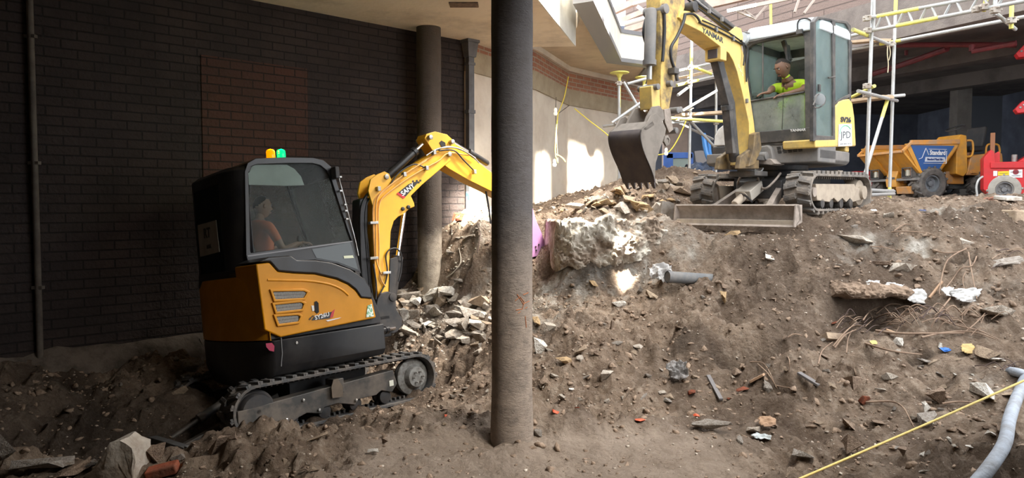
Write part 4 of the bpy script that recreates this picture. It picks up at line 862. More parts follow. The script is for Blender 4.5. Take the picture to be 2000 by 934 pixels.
# louvre grilles
M_MESH = mat('pale_grille_mesh', (.42, .40, .36), .5, metal=.3)
for q in [[(532, 570), (592, 569), (598, 572), (592, 582), (537, 585)], [(536, 596), (586, 591), (592, 594), (588, 604), (540, 609)], [(539, 619), (580, 616), (585, 619), (581, 628), (544, 633)]]:
    c = [S.hit(px, py, 1, -.747) for px, py in q]
    w = MB(); o2 = [(p.x, p.z) for p in c]; ringprism(w, shrink(o2, -.022) if True else o2, o2, -.765, -.745); w.build('vent_surround', M_YEL, SX, bevel=.006)
    g = poly_mark(S, SX, q, -.746, 1, mat('vent_dark', (.012, .011, .01), .8), 'vent_recess', lift=.001)
    w = MB(); xs = [p.x for p in c]; zs = [p.z for p in c]; x0, x1_, z0, z1 = min(xs), max(xs), min(zs), max(zs)
    zl = lambda x: c[4].z+(c[3].z-c[4].z)*(x-c[4].x)/(c[3].x-c[4].x); zh = lambda x: c[0].z+(c[1].z-c[0].z)*(x-c[0].x)/(c[1].x-c[0].x)
    xx = x0+.008; kk = 0
    while xx < x1_-.01:
        za, zb = zl(xx)+.003, zh(xx)-.003
        w.beam((xx-.006, -.750, za), (xx+.006, -.750, zb), .002, .0035, up=(0, 1, 0)); w.beam((xx+.006, -.7505, za), (xx-.006, -.7505, zb), .002, .0035, up=(0, 1, 0)); xx += .0135
    for t in (0, .2, .4, .6, .8, 1): w.beam((x0+.006, -.7508, zl(x0)*(1-t)+zh(x0)*t), (x1_-.012, -.7508, zl(x1_)*(1-t)+zh(x1_)*t), .002, .0035)
    o = w.build('vent_mesh', M_MESH, SX, smooth=0)
poly_mark(S, SX, [(614, 590), (618, 588), (622, 592), (623, 610), (619, 613), (615, 609)], -.746, 1, mat('vent_dark', (.012, .011, .01), .8), 'key_slot')
poly_mark(S, SX, [(608, 597), (613, 597), (614, 607), (610, 608)], -.746, 1, mat('white_sticker', (.75, .75, .7), .5), 'sticker')
poly_mark(S, SX, [(718, 597), (726, 594), (730, 618), (715, 620)], -.748, 1, mat('green_white_sticker', (.78, .85, .78), .5, dirt=(.15, .4, .2), damt=1, dscale=45, dlo=.5, dhi=.53), 'warning_sticker')
M_WHT = mat('white_vinyl', (.8, .8, .8), .5); M_REDV = mat('red_vinyl', (.55, .02, .025), .4); M_BKV = mat('black_vinyl', (.015, .015, .015), .4)
poly_mark(S, SX, [(613, 619), (648, 609), (645, 622), (608, 626)], -.747, 1, M_BKV, 'model_plate', lift=.001)
mark2(S, SX, 'SY26U', (615.5, 625), (643.5, 617), 8.5, -.7525, 1, M_WHT, name='model_lettering', bold=.03)
poly_mark(S, SX, [(648, 609), (654, 604), (650, 620), (644, 621)], -.748, 1, M_REDV, 'red_flash')
for q in [[(603, 624), (606, 620), (609, 620), (606, 625)], [(608, 619), (611, 616), (613, 617), (610, 620)]]: poly_mark(S, SX, q, -.747, 1, M_BKV, 'black_check')
poly_mark(S, SX, [(636, 626), (667, 620), (660, 623), (640, 628)], -.747, 1, mat('white_vinyl', (.8, .8, .8), .5), 'glint_stripe')
poly_mark(S, SX, [(519, 671), (531, 670), (536, 676), (535, 687), (526, 685), (520, 678)], -.747, 1, mat('magenta_spray', (.30, .01, .05), .6), 'paint_spot')
bolts(SX, [tuple(S.hit(579, 670, 1, -.747))], .014, .006, (0, -1, 0), M_STL)
w = MB(); w.tube([S.hit(549, 660, 1, -.749), S.hit(551, 690, 1, -.749), S.hit(549, 716, 1, -.749)], .006, 6); w.build('skirt_seam', mat('scuffed_edge', (.12, .12, .12), .5), SX)
# cab
YR, YL = -.24, .70
CO = [(486, 516), (481, 500), (478, 335), (484, 318), (500, 309), (560, 307), (612, 308), (632, 313), (646, 325), (655, 345), (670, 392), (690, 462), (706, 535), (660, 516), (616, 508), (560, 512)]
CI = [(490, 494), (489, 490), (485, 338), (488, 326), (502, 321), (560, 319), (610, 319), (626, 323), (638, 333), (647, 350), (661, 394), (680, 452), (687, 470), (640, 476), (600, 481), (540, 487)]
co = [X(px, py, YR) for px, py in CO]; ci = [X(px, py, YR) for px, py in CI]
for yy, nm in ((YR, 'cab_side_frame'), (YL-.04, 'cab_side_frame')):
    w = MB(); ringprism(w, co, ci, yy, yy+.04); w.build(nm, M_BLK, SX, bevel=.006)
lo_w = [(609, 487), (640, 482), (684, 473), (692, 500), (699, 527), (660, 512), (618, 504)]
for yy, nm in ((YR+.02, 'side_glass'), (YL-.02, 'side_glass')):
    w = MB(); w.prism(ci, yy, yy+.005); w.build(nm, G1, SX, smooth=0)
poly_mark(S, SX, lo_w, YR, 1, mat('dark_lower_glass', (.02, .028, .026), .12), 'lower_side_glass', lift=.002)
poly_mark(S, SX, [(671, 500), (689, 499), (691, 504), (672, 505)], YR, 1, mat('pale_label', (.65, .68, .5), .5), 'label_strip', lift=.008)
poly_mark(S, SX, [(483, 499), (688, 470.5), (688, 472.5), (484, 502)], YR, 1, mat('grey_seal', (.22, .22, .23), .5), 'window_seal', lift=.004)
# roof, rear, front, floor
top = co[2:10]; inn = shrink(co, .05)[2:10]
w = MB(); w.prism(top+inn[::-1], YR+.002, YL-.002); w.build('cab_roof', M_BLK, SX, bevel=.012)
RA = [(-.50, YR), (-.56, YR+.03), (-.61, YR+.09), (-.645, YR+.18), (-.66, YR+.30)]; RE = [(-.66, YL-.04), (-.65, YL+.02), (-.61, YL+.06), (-.50, YL+.06)]
w = MB(); pl_ = RA+RE; w.loft([[(x, y, 2.26) for x, y in pl_], [(x, y, 2.36) for x, y in pl_], [(x+.05, (y-.23)*.93+.23, 2.40) for x, y in pl_]]); w.build('rear_roof', M_BLK, SX, bevel=.012)
w = MB(); pl_ = RA+[(-.62, YR+.30), (-.50, YR+.12)]; w.loft([[(x, y, 1.34) for x, y in pl_], [(x, y, 2.27) for x, y in pl_]]); w.build('rear_corner_pillar', M_BLK, SX, bevel=.008)
w = MB(); pl_ = RE+[(-.50, YL), (-.62, YL-.04)]; w.loft([[(x, y, 1.34) for x, y in pl_], [(x, y, 2.27) for x, y in pl_]]); w.build('rear_corner_pillar', M_BLK, SX, bevel=.008)
ri = [(YR+.30, 1.40), (YL-.04, 1.40), (YL-.04, 2.26), (YR+.30, 2.26)]
w = MB(); w.prism(ri, -.655, -.65, 'x'); w.build('rear_glass', glass('rear_glass', (.20, .23, .22), .05, (.3, .3, .3)), SX, smooth=0)
w = MB(); pl_ = RA+RE; w.loft([[(x*1.03, y, 1.30) for x, y in pl_], [(x*1.01, y, 1.44) for x, y in pl_]]); w.build('cab_rear_panel', M_BLK, SX, bevel=.01)
M_POST = mat('white_poster', (.42, .40, .36), .7, dirt=(.25, .23, .2), damt=.5, dscale=3)
po = [S.hit(px, py, 0, -.665) for px, py in [(387, 440), (423, 430), (427, 468), (430, 492), (392, 502)]]
w = MB(); w.prism([(p.y, p.z) for p in po], -.672, -.667, 'x'); w.build('rear_poster', M_POST, SX, smooth=0)
q0 = S.hit(404, 456, 0, -.674); text_obj('poster_lettering', 'RT', basis((-.674, q0.y, q0.z), (0, -1, 0), (0, 0, 1)), .13, mat('dim_print', (.08, .075, .07), .7), SX, bold=.004)
q0 = S.hit(408, 482, 0, -.674); text_obj('poster_lettering', 'HIRE', basis((-.674, q0.y, q0.z), (0, -1, 0), (0, 0, 1)), .05, MATS['dim_print'], SX, bold=.002)
# front screen between the two A pillars
fa = [X(px, py, YR) for px, py in [(655, 345), (670, 392), (690, 462), (703, 530)]]
w = MB(); w.prism([(x-.02, z) for x, z in fa]+[(x-.025, z) for x, z in fa[::-1]], YR+.04, YL-.04); w.build('windscreen', G1, SX, smooth=0)
w = MB(); w.box((fa[-1][0]-.03, (YR+YL)/2, 1.28), (.05, YL-YR, .1)); w.box((-.0, .23, 1.22), (1.0, .9, .05)); w.build('cab_floor', M_BLKM, SX)
w = MB(); w.tube([S.hit(px, py, 1, YR-.02) for px, py in [(662, 340), (663, 352), (672, 385), (682, 425), (694, 470), (700, 500)]], .007, 6, smooth=4); w.build('grab_rail', M_STL, SX)
for px, py in [(664, 346), (665, 373), (674, 400), (675, 412), (677, 428)]:
    p = S.hit(px, py, 1, YR-.03); w = MB(); w.box(p, (.03, .03, .018)); w.build('wiper_fitting', M_STL, SX, bevel=.003)
w = MB(); p = S.hit(655, 338, 1, YR-.05); w.box(p, (.05, .09, .12)); w.build('mirror', M_BLKM, SX, bevel=.01)
w = MB(); p = S.hit(655, 338, 1, YR-.05); w.tube([p, S.hit(648, 350, 1, YR)], .008, 6); w.build('mirror_arm', M_BLKM, SX)
# sky reflection painted as a pale panel just inside the near side glass
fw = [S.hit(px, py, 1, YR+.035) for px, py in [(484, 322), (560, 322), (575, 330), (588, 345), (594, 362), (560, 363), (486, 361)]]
w = MB(); w.prism([(p.x, p.z) for p in fw], YR+.033, YR+.036); w.build('glass_reflection', mat('painted_sky_reflection', (.78, .80, .76), .5, dirt=(.5, .52, .48), damt=.5, dscale=3), SX, smooth=0)
w = MB(); w.tube([S.hit(490, 335, 1, .3), S.hit(484, 400, 1, .3), S.hit(492, 490, 1, .3)], .012, 6); w.build('rear_pillar_trim', M_BLKM, SX)
# seat and levers
w = MB(); w.box((-.18, .25, 1.34), (.46, .46, .1)); w.build('seat_cushion', M_BLKM, SX, bevel=.03)
w = MB(); w.beam((-.36, .25, 1.38), (-.46, .25, 1.92), .44, .1, up=(1, 0, 0)); w.build('seat_back', M_BLKM, SX, bevel=.03)
for sy in (-.02, .52):
    w = MB(); w.box((-.12, sy, 1.50), (.36, .1, .08)); w.build('armrest_console', M_BLKM, SX, bevel=.02)
    w = MB(); w.cyl((.06, sy, 1.52), (.08, sy, 1.68), .01, 8); w.sph((.08, sy, 1.70), .028, 10, (1, 1, 1.4)); w.build('control_lever', M_BLKM, SX)
# beacons
for px, nm, col, e in ((529.5, 'amber_beacon', (1, .30, .0), 'a'), (550, 'green_beacon', (.0, .75, .22), 'g')):
    b = S.hit(px, 311, 1, .12); c = S.hit(px, 291, 1, .12); h = (c-b).length; r_ = .043
    w = MB(); w.lathe(b-Vector((0, 0, .03)), (0, 0, 1), [(.045, 0), (.045, .035), (.03, .04)], 20); w.build('beacon_base', M_BLKM, SX)
    w = MB(); prof = []
    for i in range(13):
        t = i/12; rr = r_*(1 if t < .7 else math.sqrt(max(0, 1-((t-.7)/.3)**2))); prof.append((rr*(1+.04*math.sin(t*40)), t*h))
    w.lathe(b, (0, 0, 1), prof, 24); w.build(nm, mat(nm, tuple(.8*x for x in col), .25, emis=col, estr=1.2), SX)
    l = bpy.data.lights.new(nm+'_lamp', 'POINT'); l.energy = 3; l.color = col; l.shadow_soft_size = .05; lo_ = bpy.data.objects.new(nm+'_lamp', l); COL.objects.link(lo_); lo_.parent = SX; lo_.location = b+Vector((0, 0, h+.06))
# boom
def cr(x, y): return (660+x/2.03, 240+y/2.03)
bo = [(165, 705), (152, 640), (142, 500), (135, 340), (152, 300), (190, 262), (215, 240), (300, 172), (380, 120), (440, 104), (447, 150), (400, 190), (335, 245), (290, 290), (303, 318), (305, 332), (285, 340), (262, 362), (240, 372), (222, 390), (210, 430), (206, 520), (203, 640), (200, 705)]
w = MB(); w.prism([X(*cr(*p), -.10) for p in bo], -.10, .10); w.build('boom', M_YELB, SX, bevel=.008)
kb = [(140, 345), (118, 270), (127, 225), (152, 206), (182, 193), (200, 203), (214, 238), (190, 262), (155, 300)]
for y0 in (-.115, .09):
    w = MB(); w.prism([X(*cr(*p), -.10) for p in kb], y0, y0+.025); w.build('boom_bracket', M_YELB, SX, bevel=.004)
ar = [(400, 150), (368, 100), (343, 62), (350, 44), (385, 34), (432, 46), (462, 75), (468, 92), (505, 118), (615, 202), (690, 262), (740, 330), (725, 350), (690, 322), (610, 272), (520, 228), (440, 182)]
w = MB(); w.prism([X(*cr(*p), -.08) for p in ar], -.085, .085); w.build('dipper_arm', M_YELB, SX, bevel=.006)
for p in [(190, 215), (365, 58), (452, 76), (440, 125)]: pin(SX, (lambda q: (q[0], 0, q[1]))(X(*cr(*p), -.11)), .028, .125, M_STL)
poly_mark(S, SX, [cr(402, 78), cr(410, 70), cr(425, 78), cr(428, 96), cr(412, 98)], -.086, 1, MATS['vent_dark'], 'lightening_hole')
for q in [(258, 341), (280, 334)]: pin(SX, (lambda q: (q[0], 0, q[1]))(X(*cr(*q), -.11)), .022, .108, M_BLKM)
v3 = lambda p, y: S.hit(*cr(*p), 1, y)
hyd(SX, v3((196, 212), -.02), v3((365, 58), -.02), .045, .62, M_BLK, M_CHR, name='dipper_ram')
hyd(SX, v3((590, 160), -.02), v3((452, 76), -.02), .04, .5, M_BLK, M_CHR, name='attachment_ram')
hyd(SX, v3((212, 700), -.0), v3((262, 345), -.0), .055, .45, M_BLKM, M_CHR, name='boom_ram')
w = MB(); w.prism([X(*cr(*p), -.1) for p in [(200, 700), (205, 540), (235, 530), (240, 560), (232, 600), (228, 700)]], -.11, -.06); w.build('ram_guard', M_BLKM, SX, bevel=.006)
# swing post
sp_ = [(158, 700), (172, 676), (200, 668), (228, 684), (234, 742), (256, 776), (256, 800), (238, 828), (222, 836), (150, 836), (148, 760)]
for y0 in (-.15, .10):
    w = MB(); w.prism([X(*cr(*p), -.15) for p in sp_], y0, y0+.05); w.build('swing_post', M_BLKM, SX, bevel=.01)
w = MB(); c = X(*cr(200, 800), -.12); w.lathe((c[0], 0, c[1]-.13), (0, 0, 1), [(.09, 0), (.11, .02), (.11, .2), (.09, .22)], 24); w.box((c[0]-.16, 0, c[1]-.1), (.34, .3, .05)); w.box((c[0]-.16, 0, c[1]+.08), (.34, .3, .05)); w.build('king_post', M_BLK, SX, bevel=.008)
hyd(SX, v3((110, 838), -.3), v3((225, 815), -.16), .035, .7, M_BLK, M_CHR, name='swing_ram')
pin(SX, v3((185, 693), 0), .045, .155, M_BLKM, 'boom_foot_pin')
# breaker bracket at the arm end, purple
pu = [(985, 385), (1010, 380), (1040, 405), (1047, 430), (1058, 455), (1069, 488), (1056, 498), (1040, 503), (1010, 500), (992, 450)]
M_PUR = mat('purple_paint', (.52, .26, .50), .5, dirt=(.38, .2, .32), damt=.5, dscale=8)
for y0 in (-.12, .09):
    w = MB(); w.prism([X(*p, -.12) for p in pu], y0, y0+.03); w.build('breaker_cheek', M_PUR, SX, bevel=.004)
w = MB(); w.prism([X(*p, -.12) for p in [(1012, 400), (1040, 425), (1062, 490), (1040, 500), (1016, 495)]], -.09, .09); w.build('breaker_body', mat('dull_purple_rust', (.24, .13, .14), .7, dirt=(.4, .25, .1), damt=.6, dscale=20), SX, bevel=.01)
bolts(SX, [tuple(S.hit(px, py, 1, -.121)) for px, py in [(1046, 482), (1052, 478), (1047, 489), (1058, 484)]], .012, .008, (0, -1, 0), M_BLKM)
w = MB(); w.cyl(S.hit(1056, 495, 1, 0), S.hit(1062, 513, 1, 0), .03, 12); w.build('breaker_chisel', M_STL, SX)
# lettering on boom
poly_mark(S, SX, [cr(232, 282), cr(280, 243), cr(300, 236), cr(322, 232), cr(262, 300)], -.101, 1, M_BKV, 'name_plate', lift=.001)
poly_mark(S, SX, [cr(232, 282), cr(238, 276), cr(268, 293), cr(260, 301)], -.103, 1, M_REDV, 'red_flash', lift=.001)
mark2(S, SX, 'SANY', cr(256, 291), cr(305, 252), 11.5, -.106, 1, M_WHT, name='maker_lettering', bold=.03)
for q in [(298, 232), (306, 238), (313, 230), (320, 236), (327, 229)]: poly_mark(S, SX, [cr(q[0]-4, q[1]-3), cr(q[0]+3, q[1]-4), cr(q[0]+4, q[1]+3), cr(q[0]-3, q[1]+4)], -.101, 1, M_BKV, 'black_check', lift=.001)
# rigid pipes and hoses
for k, pp in enumerate([[(150, 690), (146, 560), (140, 420), (140, 330), (160, 285), (260, 205), (380, 128)], [(188, 650), (165, 600), (163, 480), (160, 380), (165, 320), (190, 285), (270, 225), (345, 180), (400, 150), (440, 120), (520, 130)], [(172, 600), (152, 540), (150, 400), (152, 320), (175, 275), (270, 200), (350, 150)]]):
    hose(SX, [v3(p, -.112-.012*k) for p in pp], .0085, M_PIPE, 'hydraulic_pipe', 5)
for k, pp in enumerate([[(120, 720), (105, 560), (95, 400), (100, 310), (130, 270), (160, 262)], [(130, 700), (118, 560), (108, 420), (112, 330), (135, 285)], [(112, 700), (96, 600), (90, 450), (92, 340), (115, 290), (150, 270)], [(140, 700), (128, 620), (118, 480), (104, 350), (120, 300)],
    [(345, 178), (300, 165), (240, 200), (205, 250)], [(350, 130), (400, 102), (470, 100), (530, 130), (560, 160)], [(370, 120), (430, 95), (490, 108), (545, 140)], [(400, 110), (460, 110), (500, 150), (540, 190)], [(150, 700), (152, 640), (140, 560)], [(160, 690), (186, 640), (196, 590), (190, 530), (205, 503), (235, 500), (252, 530), (250, 590), (240, 630)]]):
    hose(SX, [v3(p, (-.05 if k < 4 else -.12)-.01*(k % 3)) for p in pp], .011 if k < 4 else .0085, M_HOSE if k not in (5, 6) else M_STL)
hose(SX, [v3(p, .0) for p in [(585, 262), (592, 300), (600, 350), (606, 400)]], .012, M_HOSE)
for p, a in [((140, 397), 0), ((140, 537), 0), ((190, 595), 0), ((262, 205), 1), ((350, 180), 1), ((380, 118), 1), ((160, 262), 1), ((540, 195), 1)]:
    c = v3(p, -.13); w = MB(); w.box(c, (.10 if not a else .04, .05, .028 if not a else .05)); w.build('hose_clamp', M_STL, SX, bevel=.004)
w = MB(); w.prism([X(*cr(*p), -.09) for p in [(92, 300), (128, 290), (125, 520), (140, 720), (105, 720), (88, 520)]], -.06, .10); w.build('hose_bundle', M_HOSE, SX, bevel=.02)
# operator of the nearer machine
def seated(frame, parent_mats, hip, chest, neck, head_c, face, shoulders, elbows, wrists, knees, feet, hand_dir, name, label, skinm, shirtm, trm, hairm, s=1.0, thumb=(0, 1, 0)):
    T = frame.M; W = lambda p: T @ Vector(p)
    hip, chest, neck, head_c = map(W, (hip, chest, neck, head_c)); J = [(hip, .15*s, .12*s), (hip.lerp(chest, .5), .145*s, .11*s), (chest, .17*s, .12*s), (neck, .052*s, .052*s), (neck.lerp(head_c, .6), .05*s, .05*s)]
    E = [(0, 1), (1, 2), (2, 3), (3, 4)]
    for i in (0, 1):
        b = len(J); J += [(W(shoulders[i]), .062*s, .062*s), (W(elbows[i]), .043*s, .043*s), (W(wrists[i]), .028*s, .026*s)]; E += [(2, b), (b, b+1), (b+1, b+2)]
        hand_fingers(J, E, b+2, J[b+2][0], T.to_3x3() @ Vector(hand_dir), T.to_3x3() @ (Vector(thumb) if i else -Vector(thumb)), (0, 0, 1), .6, s)
        b = len(J); J += [(W(knees[i]).lerp(hip, .8), .09*s, .09*s), (W(knees[i]), .062*s, .062*s), (W(feet[i]), .042*s, .042*s), (W(feet[i])+T.to_3x3() @ Vector((.17, 0, -.03)), .036*s, .03*s)]; E += [(0, b), (b, b+1), (b+1, b+2), (b+2, b+3)]
    body = skin_body(name, J, E, [skinm, shirtm, trm, hairm, M_EYE, M_PUP, M_LIP])
    sh = [W(q) for q in shoulders]; el = [W(q) for q in elbows]; hipl = hip.z
    for f in body.data.polygons:
        c = f.center; mi = 0
        dn = (c-neck).length
        if (c-hip).dot(chest-hip) < (chest-hip).length_squared*.08: mi = 2
        elif dn > .085*s and (c-neck).dot(head_c-neck) < .04: 
            mi = 1
            for i in (0, 1):
                ax_ = el[i]-sh[i]; t = (c-sh[i]).dot(ax_)/ax_.length_squared; wr_ = W(wrists[i]); fx_ = wr_-el[i]; t2 = min(2.3, max(0, (c-el[i]).dot(fx_)/fx_.length_squared))
                if (t > .62 and (c-(sh[i]+ax_*min(t, 1.15))).length < .085*s) or (c-(el[i]+fx_*t2)).length < (.052 if t2 < .9 else .09)*s or ((c-wr_).length < .24*s and (c-chest).length > .34*s): mi = 0
        f.material_index = mi
    hm = head_mesh(head_c, T.to_3x3() @ Vector(face), T.to_3x3() @ (Vector((0, 0, 1))), s)
    join_into(body, hm, {0: 0, 1: 3, 2: 4, 3: 5, 4: 6})
    tag(body, label, 'person'); return body
M_ORG = mat('orange_hivis', (.75, .20, .09), .7); M_TRD = mat('dark_work_trousers', (.04, .04, .05), .9)
seated(S, None, (-.2, .25, 1.46), (-.22, .25, 1.80), (-.20, .25, 1.93), (-.15, .25, 2.06), (1, -.1, -.1), [(-.2, .05, 1.86), (-.2, .45, 1.86)], [(-.1, -.02, 1.60), (-.1, .52, 1.6)], [(.07, -.02, 1.66), (.07, .52, 1.66)], [(.2, .12, 1.46), (.2, .38, 1.46)], [(.3, .12, 1.28), (.3, .38, 1.28)], (1, 0, 0), 'person',
    'person in an orange hi-vis top seated at the levers inside the dark cab', M_SKINL, M_ORG, M_TRD, M_HAIR, s=.92)
# ------------------------------------------------------------------ farther excavator on the bank
T_ = Fr((3.42, 9.5, 1.63), R(224.5))
TX = empty('compact_excavator', 'dusty yellow compact excavator standing on top of the earth bank with bucket raised', 'excavator', T_.M)
M_YY = mat('faded_yellow_paint', (.80, .56, .16), .5, dirt=(.45, .33, .16), damt=.6, dscale=6)
M_YD = mat('grimy_yellow_paint', (.66, .45, .13), .6, dirt=(.15, .12, .09), damt=.95, dscale=5)
M_YY2 = mat('rusty_yellow_paint', (.20, .135, .06), .6, dirt=(.07, .055, .04), damt=.9, dscale=6)
M_DB = mat('dusty_black_paint', (.045, .044, .045), .55, dirt=(.17, .15, .13), damt=.6, dscale=5)
M_DG = mat('dusty_grey_paint', (.16, .155, .15), .6, dirt=(.26, .235, .21), damt=.6, dscale=6)
M_RF = mat('chalky_roof_paint', (.62, .66, .68), .45, dirt=(.40, .42, .42), damt=.6, dscale=5)
M_MUD = mat('mud_caked_steel', (.37, .31, .265), .85, dirt=(.20, .17, .14), damt=.7, dscale=7, bump=.3, bscale=30)
M_BEI = mat('dry_mud_frame', (.44, .37, .29), .85, dirt=(.30, .25, .20), damt=.7, dscale=7)
G2 = glass('pale_green_glass', (.74, .82, .79), .18, (.42, .46, .44), refl=.12, lo=.40, hi=.66); G2D = glass('dusty_lower_glass', (.62, .70, .66), .55, (.44, .46, .42), lo=.2, hi=.65)
XZ, YZ = T_.xz, T_.yz
# undercarriage
for sd in (1, -1):
    y0, y1 = (.46, .775) if sd > 0 else (-.775, -.46)
    P = stadium(-.80, .62, .225, .215, .195, .185, 12)
    P = [(x, z+.014*math.sin(x*9)*(1 if z < .1 else 0)) for x, z in P]
    belt(P, y0, y1, M_RUBD, TX, th=.028, lug=.030, pitch=.062)
    fo = y1-.01 if sd > 0 else y0+.01; fi = y0+.05 if sd > 0 else y1-.05
    w = MB(); w.prism([(-.78, .13), (-.5, .10), (-.42, .15), (-.30, .10), (-.18, .15), (-.05, .10), (.08, .15), (.2, .10), (.55, .12), (.60, .31), (-.55, .33), (-.60, .28), (-.78, .28)], fi, fo-.03*sd); w.build('track_frame', M_BEI, TX, bevel=.008)
    w = MB(); w.lathe((-.80, fo+.0*sd, .225), (0, sd, 0), [(.16, -.2), (.175, -.12), (.16, -.06), (.09, -.05), (.085, .005), (.01, .01)], 28); w.build('drive_hub', M_BEI, TX)
    w = MB(); w.lathe((.62, fo-.03*sd, .215), (0, sd, 0), [(.12, -.2), (.16, -.14), (.16, -.08), (.06, -.06), (.055, .0)], 28); w.build('idler', M_MUD, TX)
    for rx in (-.45, -.15, .15, .40):
        w = MB(); w.lathe((rx, fo-.03*sd, .085), (0, sd, 0), [(.045, -.2), (.055, -.17), (.055, -.12), (.03, -.1), (.055, -.06), (.055, 0)], 18); w.build('track_roller', M_DB, TX)
w = MB(); w.box((-.08, 0, .33), (.75, .95, .16)); w.prism([(.3, .2), (.55, .14), (.55, .36), (.3, .42)], -.3, .3); w.lathe((-.05, 0, .40), (0, 0, 1), [(.36, 0), (.38, .02), (.38, .09), (.33, .1), (.33, .17)], 32); w.build('undercarriage', M_DB, TX, bevel=.012)
# dozer blade
BXP = 1.19
b0 = T_.hit(1320, 405, 0, BXP); b1 = T_.hit(1557, 398, 0, BXP); zt = (b0.z+b1.z)/2; zb_ = T_.hit(1555, 444, 0, BXP).z
yl, yr = b1.y, b0.y
w = MB(); prof = [(BXP+.02, zt), (BXP-.05, zt-.08), (BXP-.06, zt-.16), (BXP-.02, zb_+.06), (BXP+.05, zb_), (BXP+.02, zb_-.0), (BXP-.05, zb_+.05), (BXP-.10, zt-.16), (BXP-.09, zt-.05), (BXP-.06, zt+.012), (BXP+.0, zt+.015)]
w.prism(prof, yr, yl); w.build('blade_plate', M_MUD, TX, bevel=.004)
for yy in (yr, yl-.018):
    w = MB(); w.prism([(BXP+.03, zt+.01), (BXP-.13, zt+.01), (BXP-.14, zb_+.05), (BXP+.06, zb_)], yy, yy+.018); w.build('blade_end', M_MUD, TX, bevel=.004)
w = MB(); w.box((BXP+.012, (yl+yr)/2, zb_+.035), (.02, yl-yr-.04, .075)); w.build('cutting_edge', M_BEI, TX, bevel=.004)
for sy in (-.40, .40):
    w = MB(); w.beam((BXP-.08, sy*.95, zb_+.12), (.35, sy*.55, .30), .07, .12); w.build('blade_arm', M_MUD, TX, bevel=.008)
w = MB(); w.beam((.92, 0, .17), (.62, 0, .30), .20, .13); w.build('ram_cover', mat('light_mud_grey', (.50, .46, .40), .8, dirt=(.36, .32, .27)), TX, bevel=.01)
hyd(TX, (1.1, 0, .08), (.45, 0, .40), .05, .3, M_BEI, M_CHR, name='blade_ram')
hose(TX, [(.60, .02, .40), (.66, .10, .28), (.72, .2, .27), (.64, .26, .36), (.5, .26, .45)], .014, M_MUD)
hose(TX, [(.95, -.02, .20), (1.0, .08, .17), (1.08, .2, .10)], .012, M_HOSE)
hose(TX, [(.50, -.3, .30), (.62, -.22, .38), (.66, -.16, .44)], .014, M_MUD)
# house
def tplan(r, x1=.52, y=.74, off=0):
    pts = [(x1-off, -y+off), (-.25, -y+off)]
    for k in range(1, 16):
        th = math.pi*k/16; pts.append((-.25-(r-.25-off)*math.sin(th)**.85, -(y-off)*math.cos(th)))
    return pts+[(-.25, y-off), (x1-off, y-off)]
zc0 = T_.hit(1596, 316, 1, .75).z; zc1 = T_.hit(1596, 289, 1, .75).z
w = MB(); P0 = tplan(.80)
w.loft([[(x, y, zc0) for x, y in tplan(.80, off=.04)], [(x, y, zc0+.04) for x, y in P0], [(x, y, zc1) for x, y in P0]]); w.build('counterweight', M_DG, TX, bevel=.012)
# front lower body
zf = lambda py: T_.hit(1590, py, 0, .55).z
yf = lambda px, py=280: T_.hit(px, py, 0, .55).y
w = MB(); w.box((.30, (.74+yf(1468))/2, (zf(317)+zf(272))/2), (.50, .74-yf(1468), zf(272)-zf(317))); w.build('front_skirt', M_DG, TX, bevel=.02)
g0 = [(1516, 287), (1568, 282), (1569, 296), (1519, 301)]
c = [T_.hit(px, py, 0, .55) for px, py in g0]
for r_ in range(5):
    for k in range(5):
        t0 = (k+.08+(.0 if r_ % 2 else .04))/5; t1 = (k+.86)/5; s0_ = (r_+.15)/5; s1x = (r_+.68)/5
        bl = lambda t, s_: (c[0].lerp(c[1], t)).lerp(c[3].lerp(c[2], t), s_)
        if k == 4 and r_ == 0: pass
        w = MB(); Q = [bl(t0, s0_), bl(t1, s0_), bl(t1, s1x), bl(t0, s1x)]; n = 4
        w.add([(.551, q.y, q.z) for q in Q]+[(.554, q.y, q.z) for q in Q], [(0, 1, 2, 3), (7, 6, 5, 4)]+[(i, i+4, (i+1) % 4+4, (i+1) % 4) for i in range(4)])
        if r_ == 0 and k == 0: vent = w
        else: vent.add(w.v, w.f)
vent.build('vent_slots', MATS['vent_dark'], TX, smooth=0)
w = MB(); s_ = [YZ(px, py, .60) for px, py in [(1468, 290), (1500, 283), (1508, 290), (1512, 312), (1500, 318), (1470, 316)]]; w.prism(s_, .40, .62, 'x'); w.build('step_box', M_DG, TX, bevel=.02)
w = MB(); s_ = [YZ(px, py, .68) for px, py in [(1462, 313), (1506, 310), (1516, 320), (1508, 323), (1464, 318)]]; w.prism(s_, .45, .70, 'x'); w.build('step_plate', M_MUD, TX, bevel=.008)
# right-hand tank cover, left of the boom in view
w = MB(); tp = [YZ(px, py, .30) for px, py in [(1393, 286), (1394, 268), (1402, 252), (1413, 243), (1424, 240), (1440, 239), (1440, 330), (1399, 328), (1393, 322)]]
up_ = [YZ(px, py, .30) for px, py in [(1393, 286), (1395, 266), (1402, 252), (1413, 243), (1424, 240), (1442, 239), (1442, 284)]]; lo_2 = [YZ(px, py, .30) for px, py in [(1393, 287), (1442, 285), (1442, 328), (1399, 328), (1393, 320)]]
w.prism(up_, -.35, .30, 'x'); w.build('tank_cover', mat('pale_grey_cover', (.80, .80, .78), .5, dirt=(.36, .34, .32)), TX, bevel=.02)
w = MB(); w.prism(lo_2, -.35, .32, 'x'); w.build('side_cover', M_DB, TX, bevel=.015)
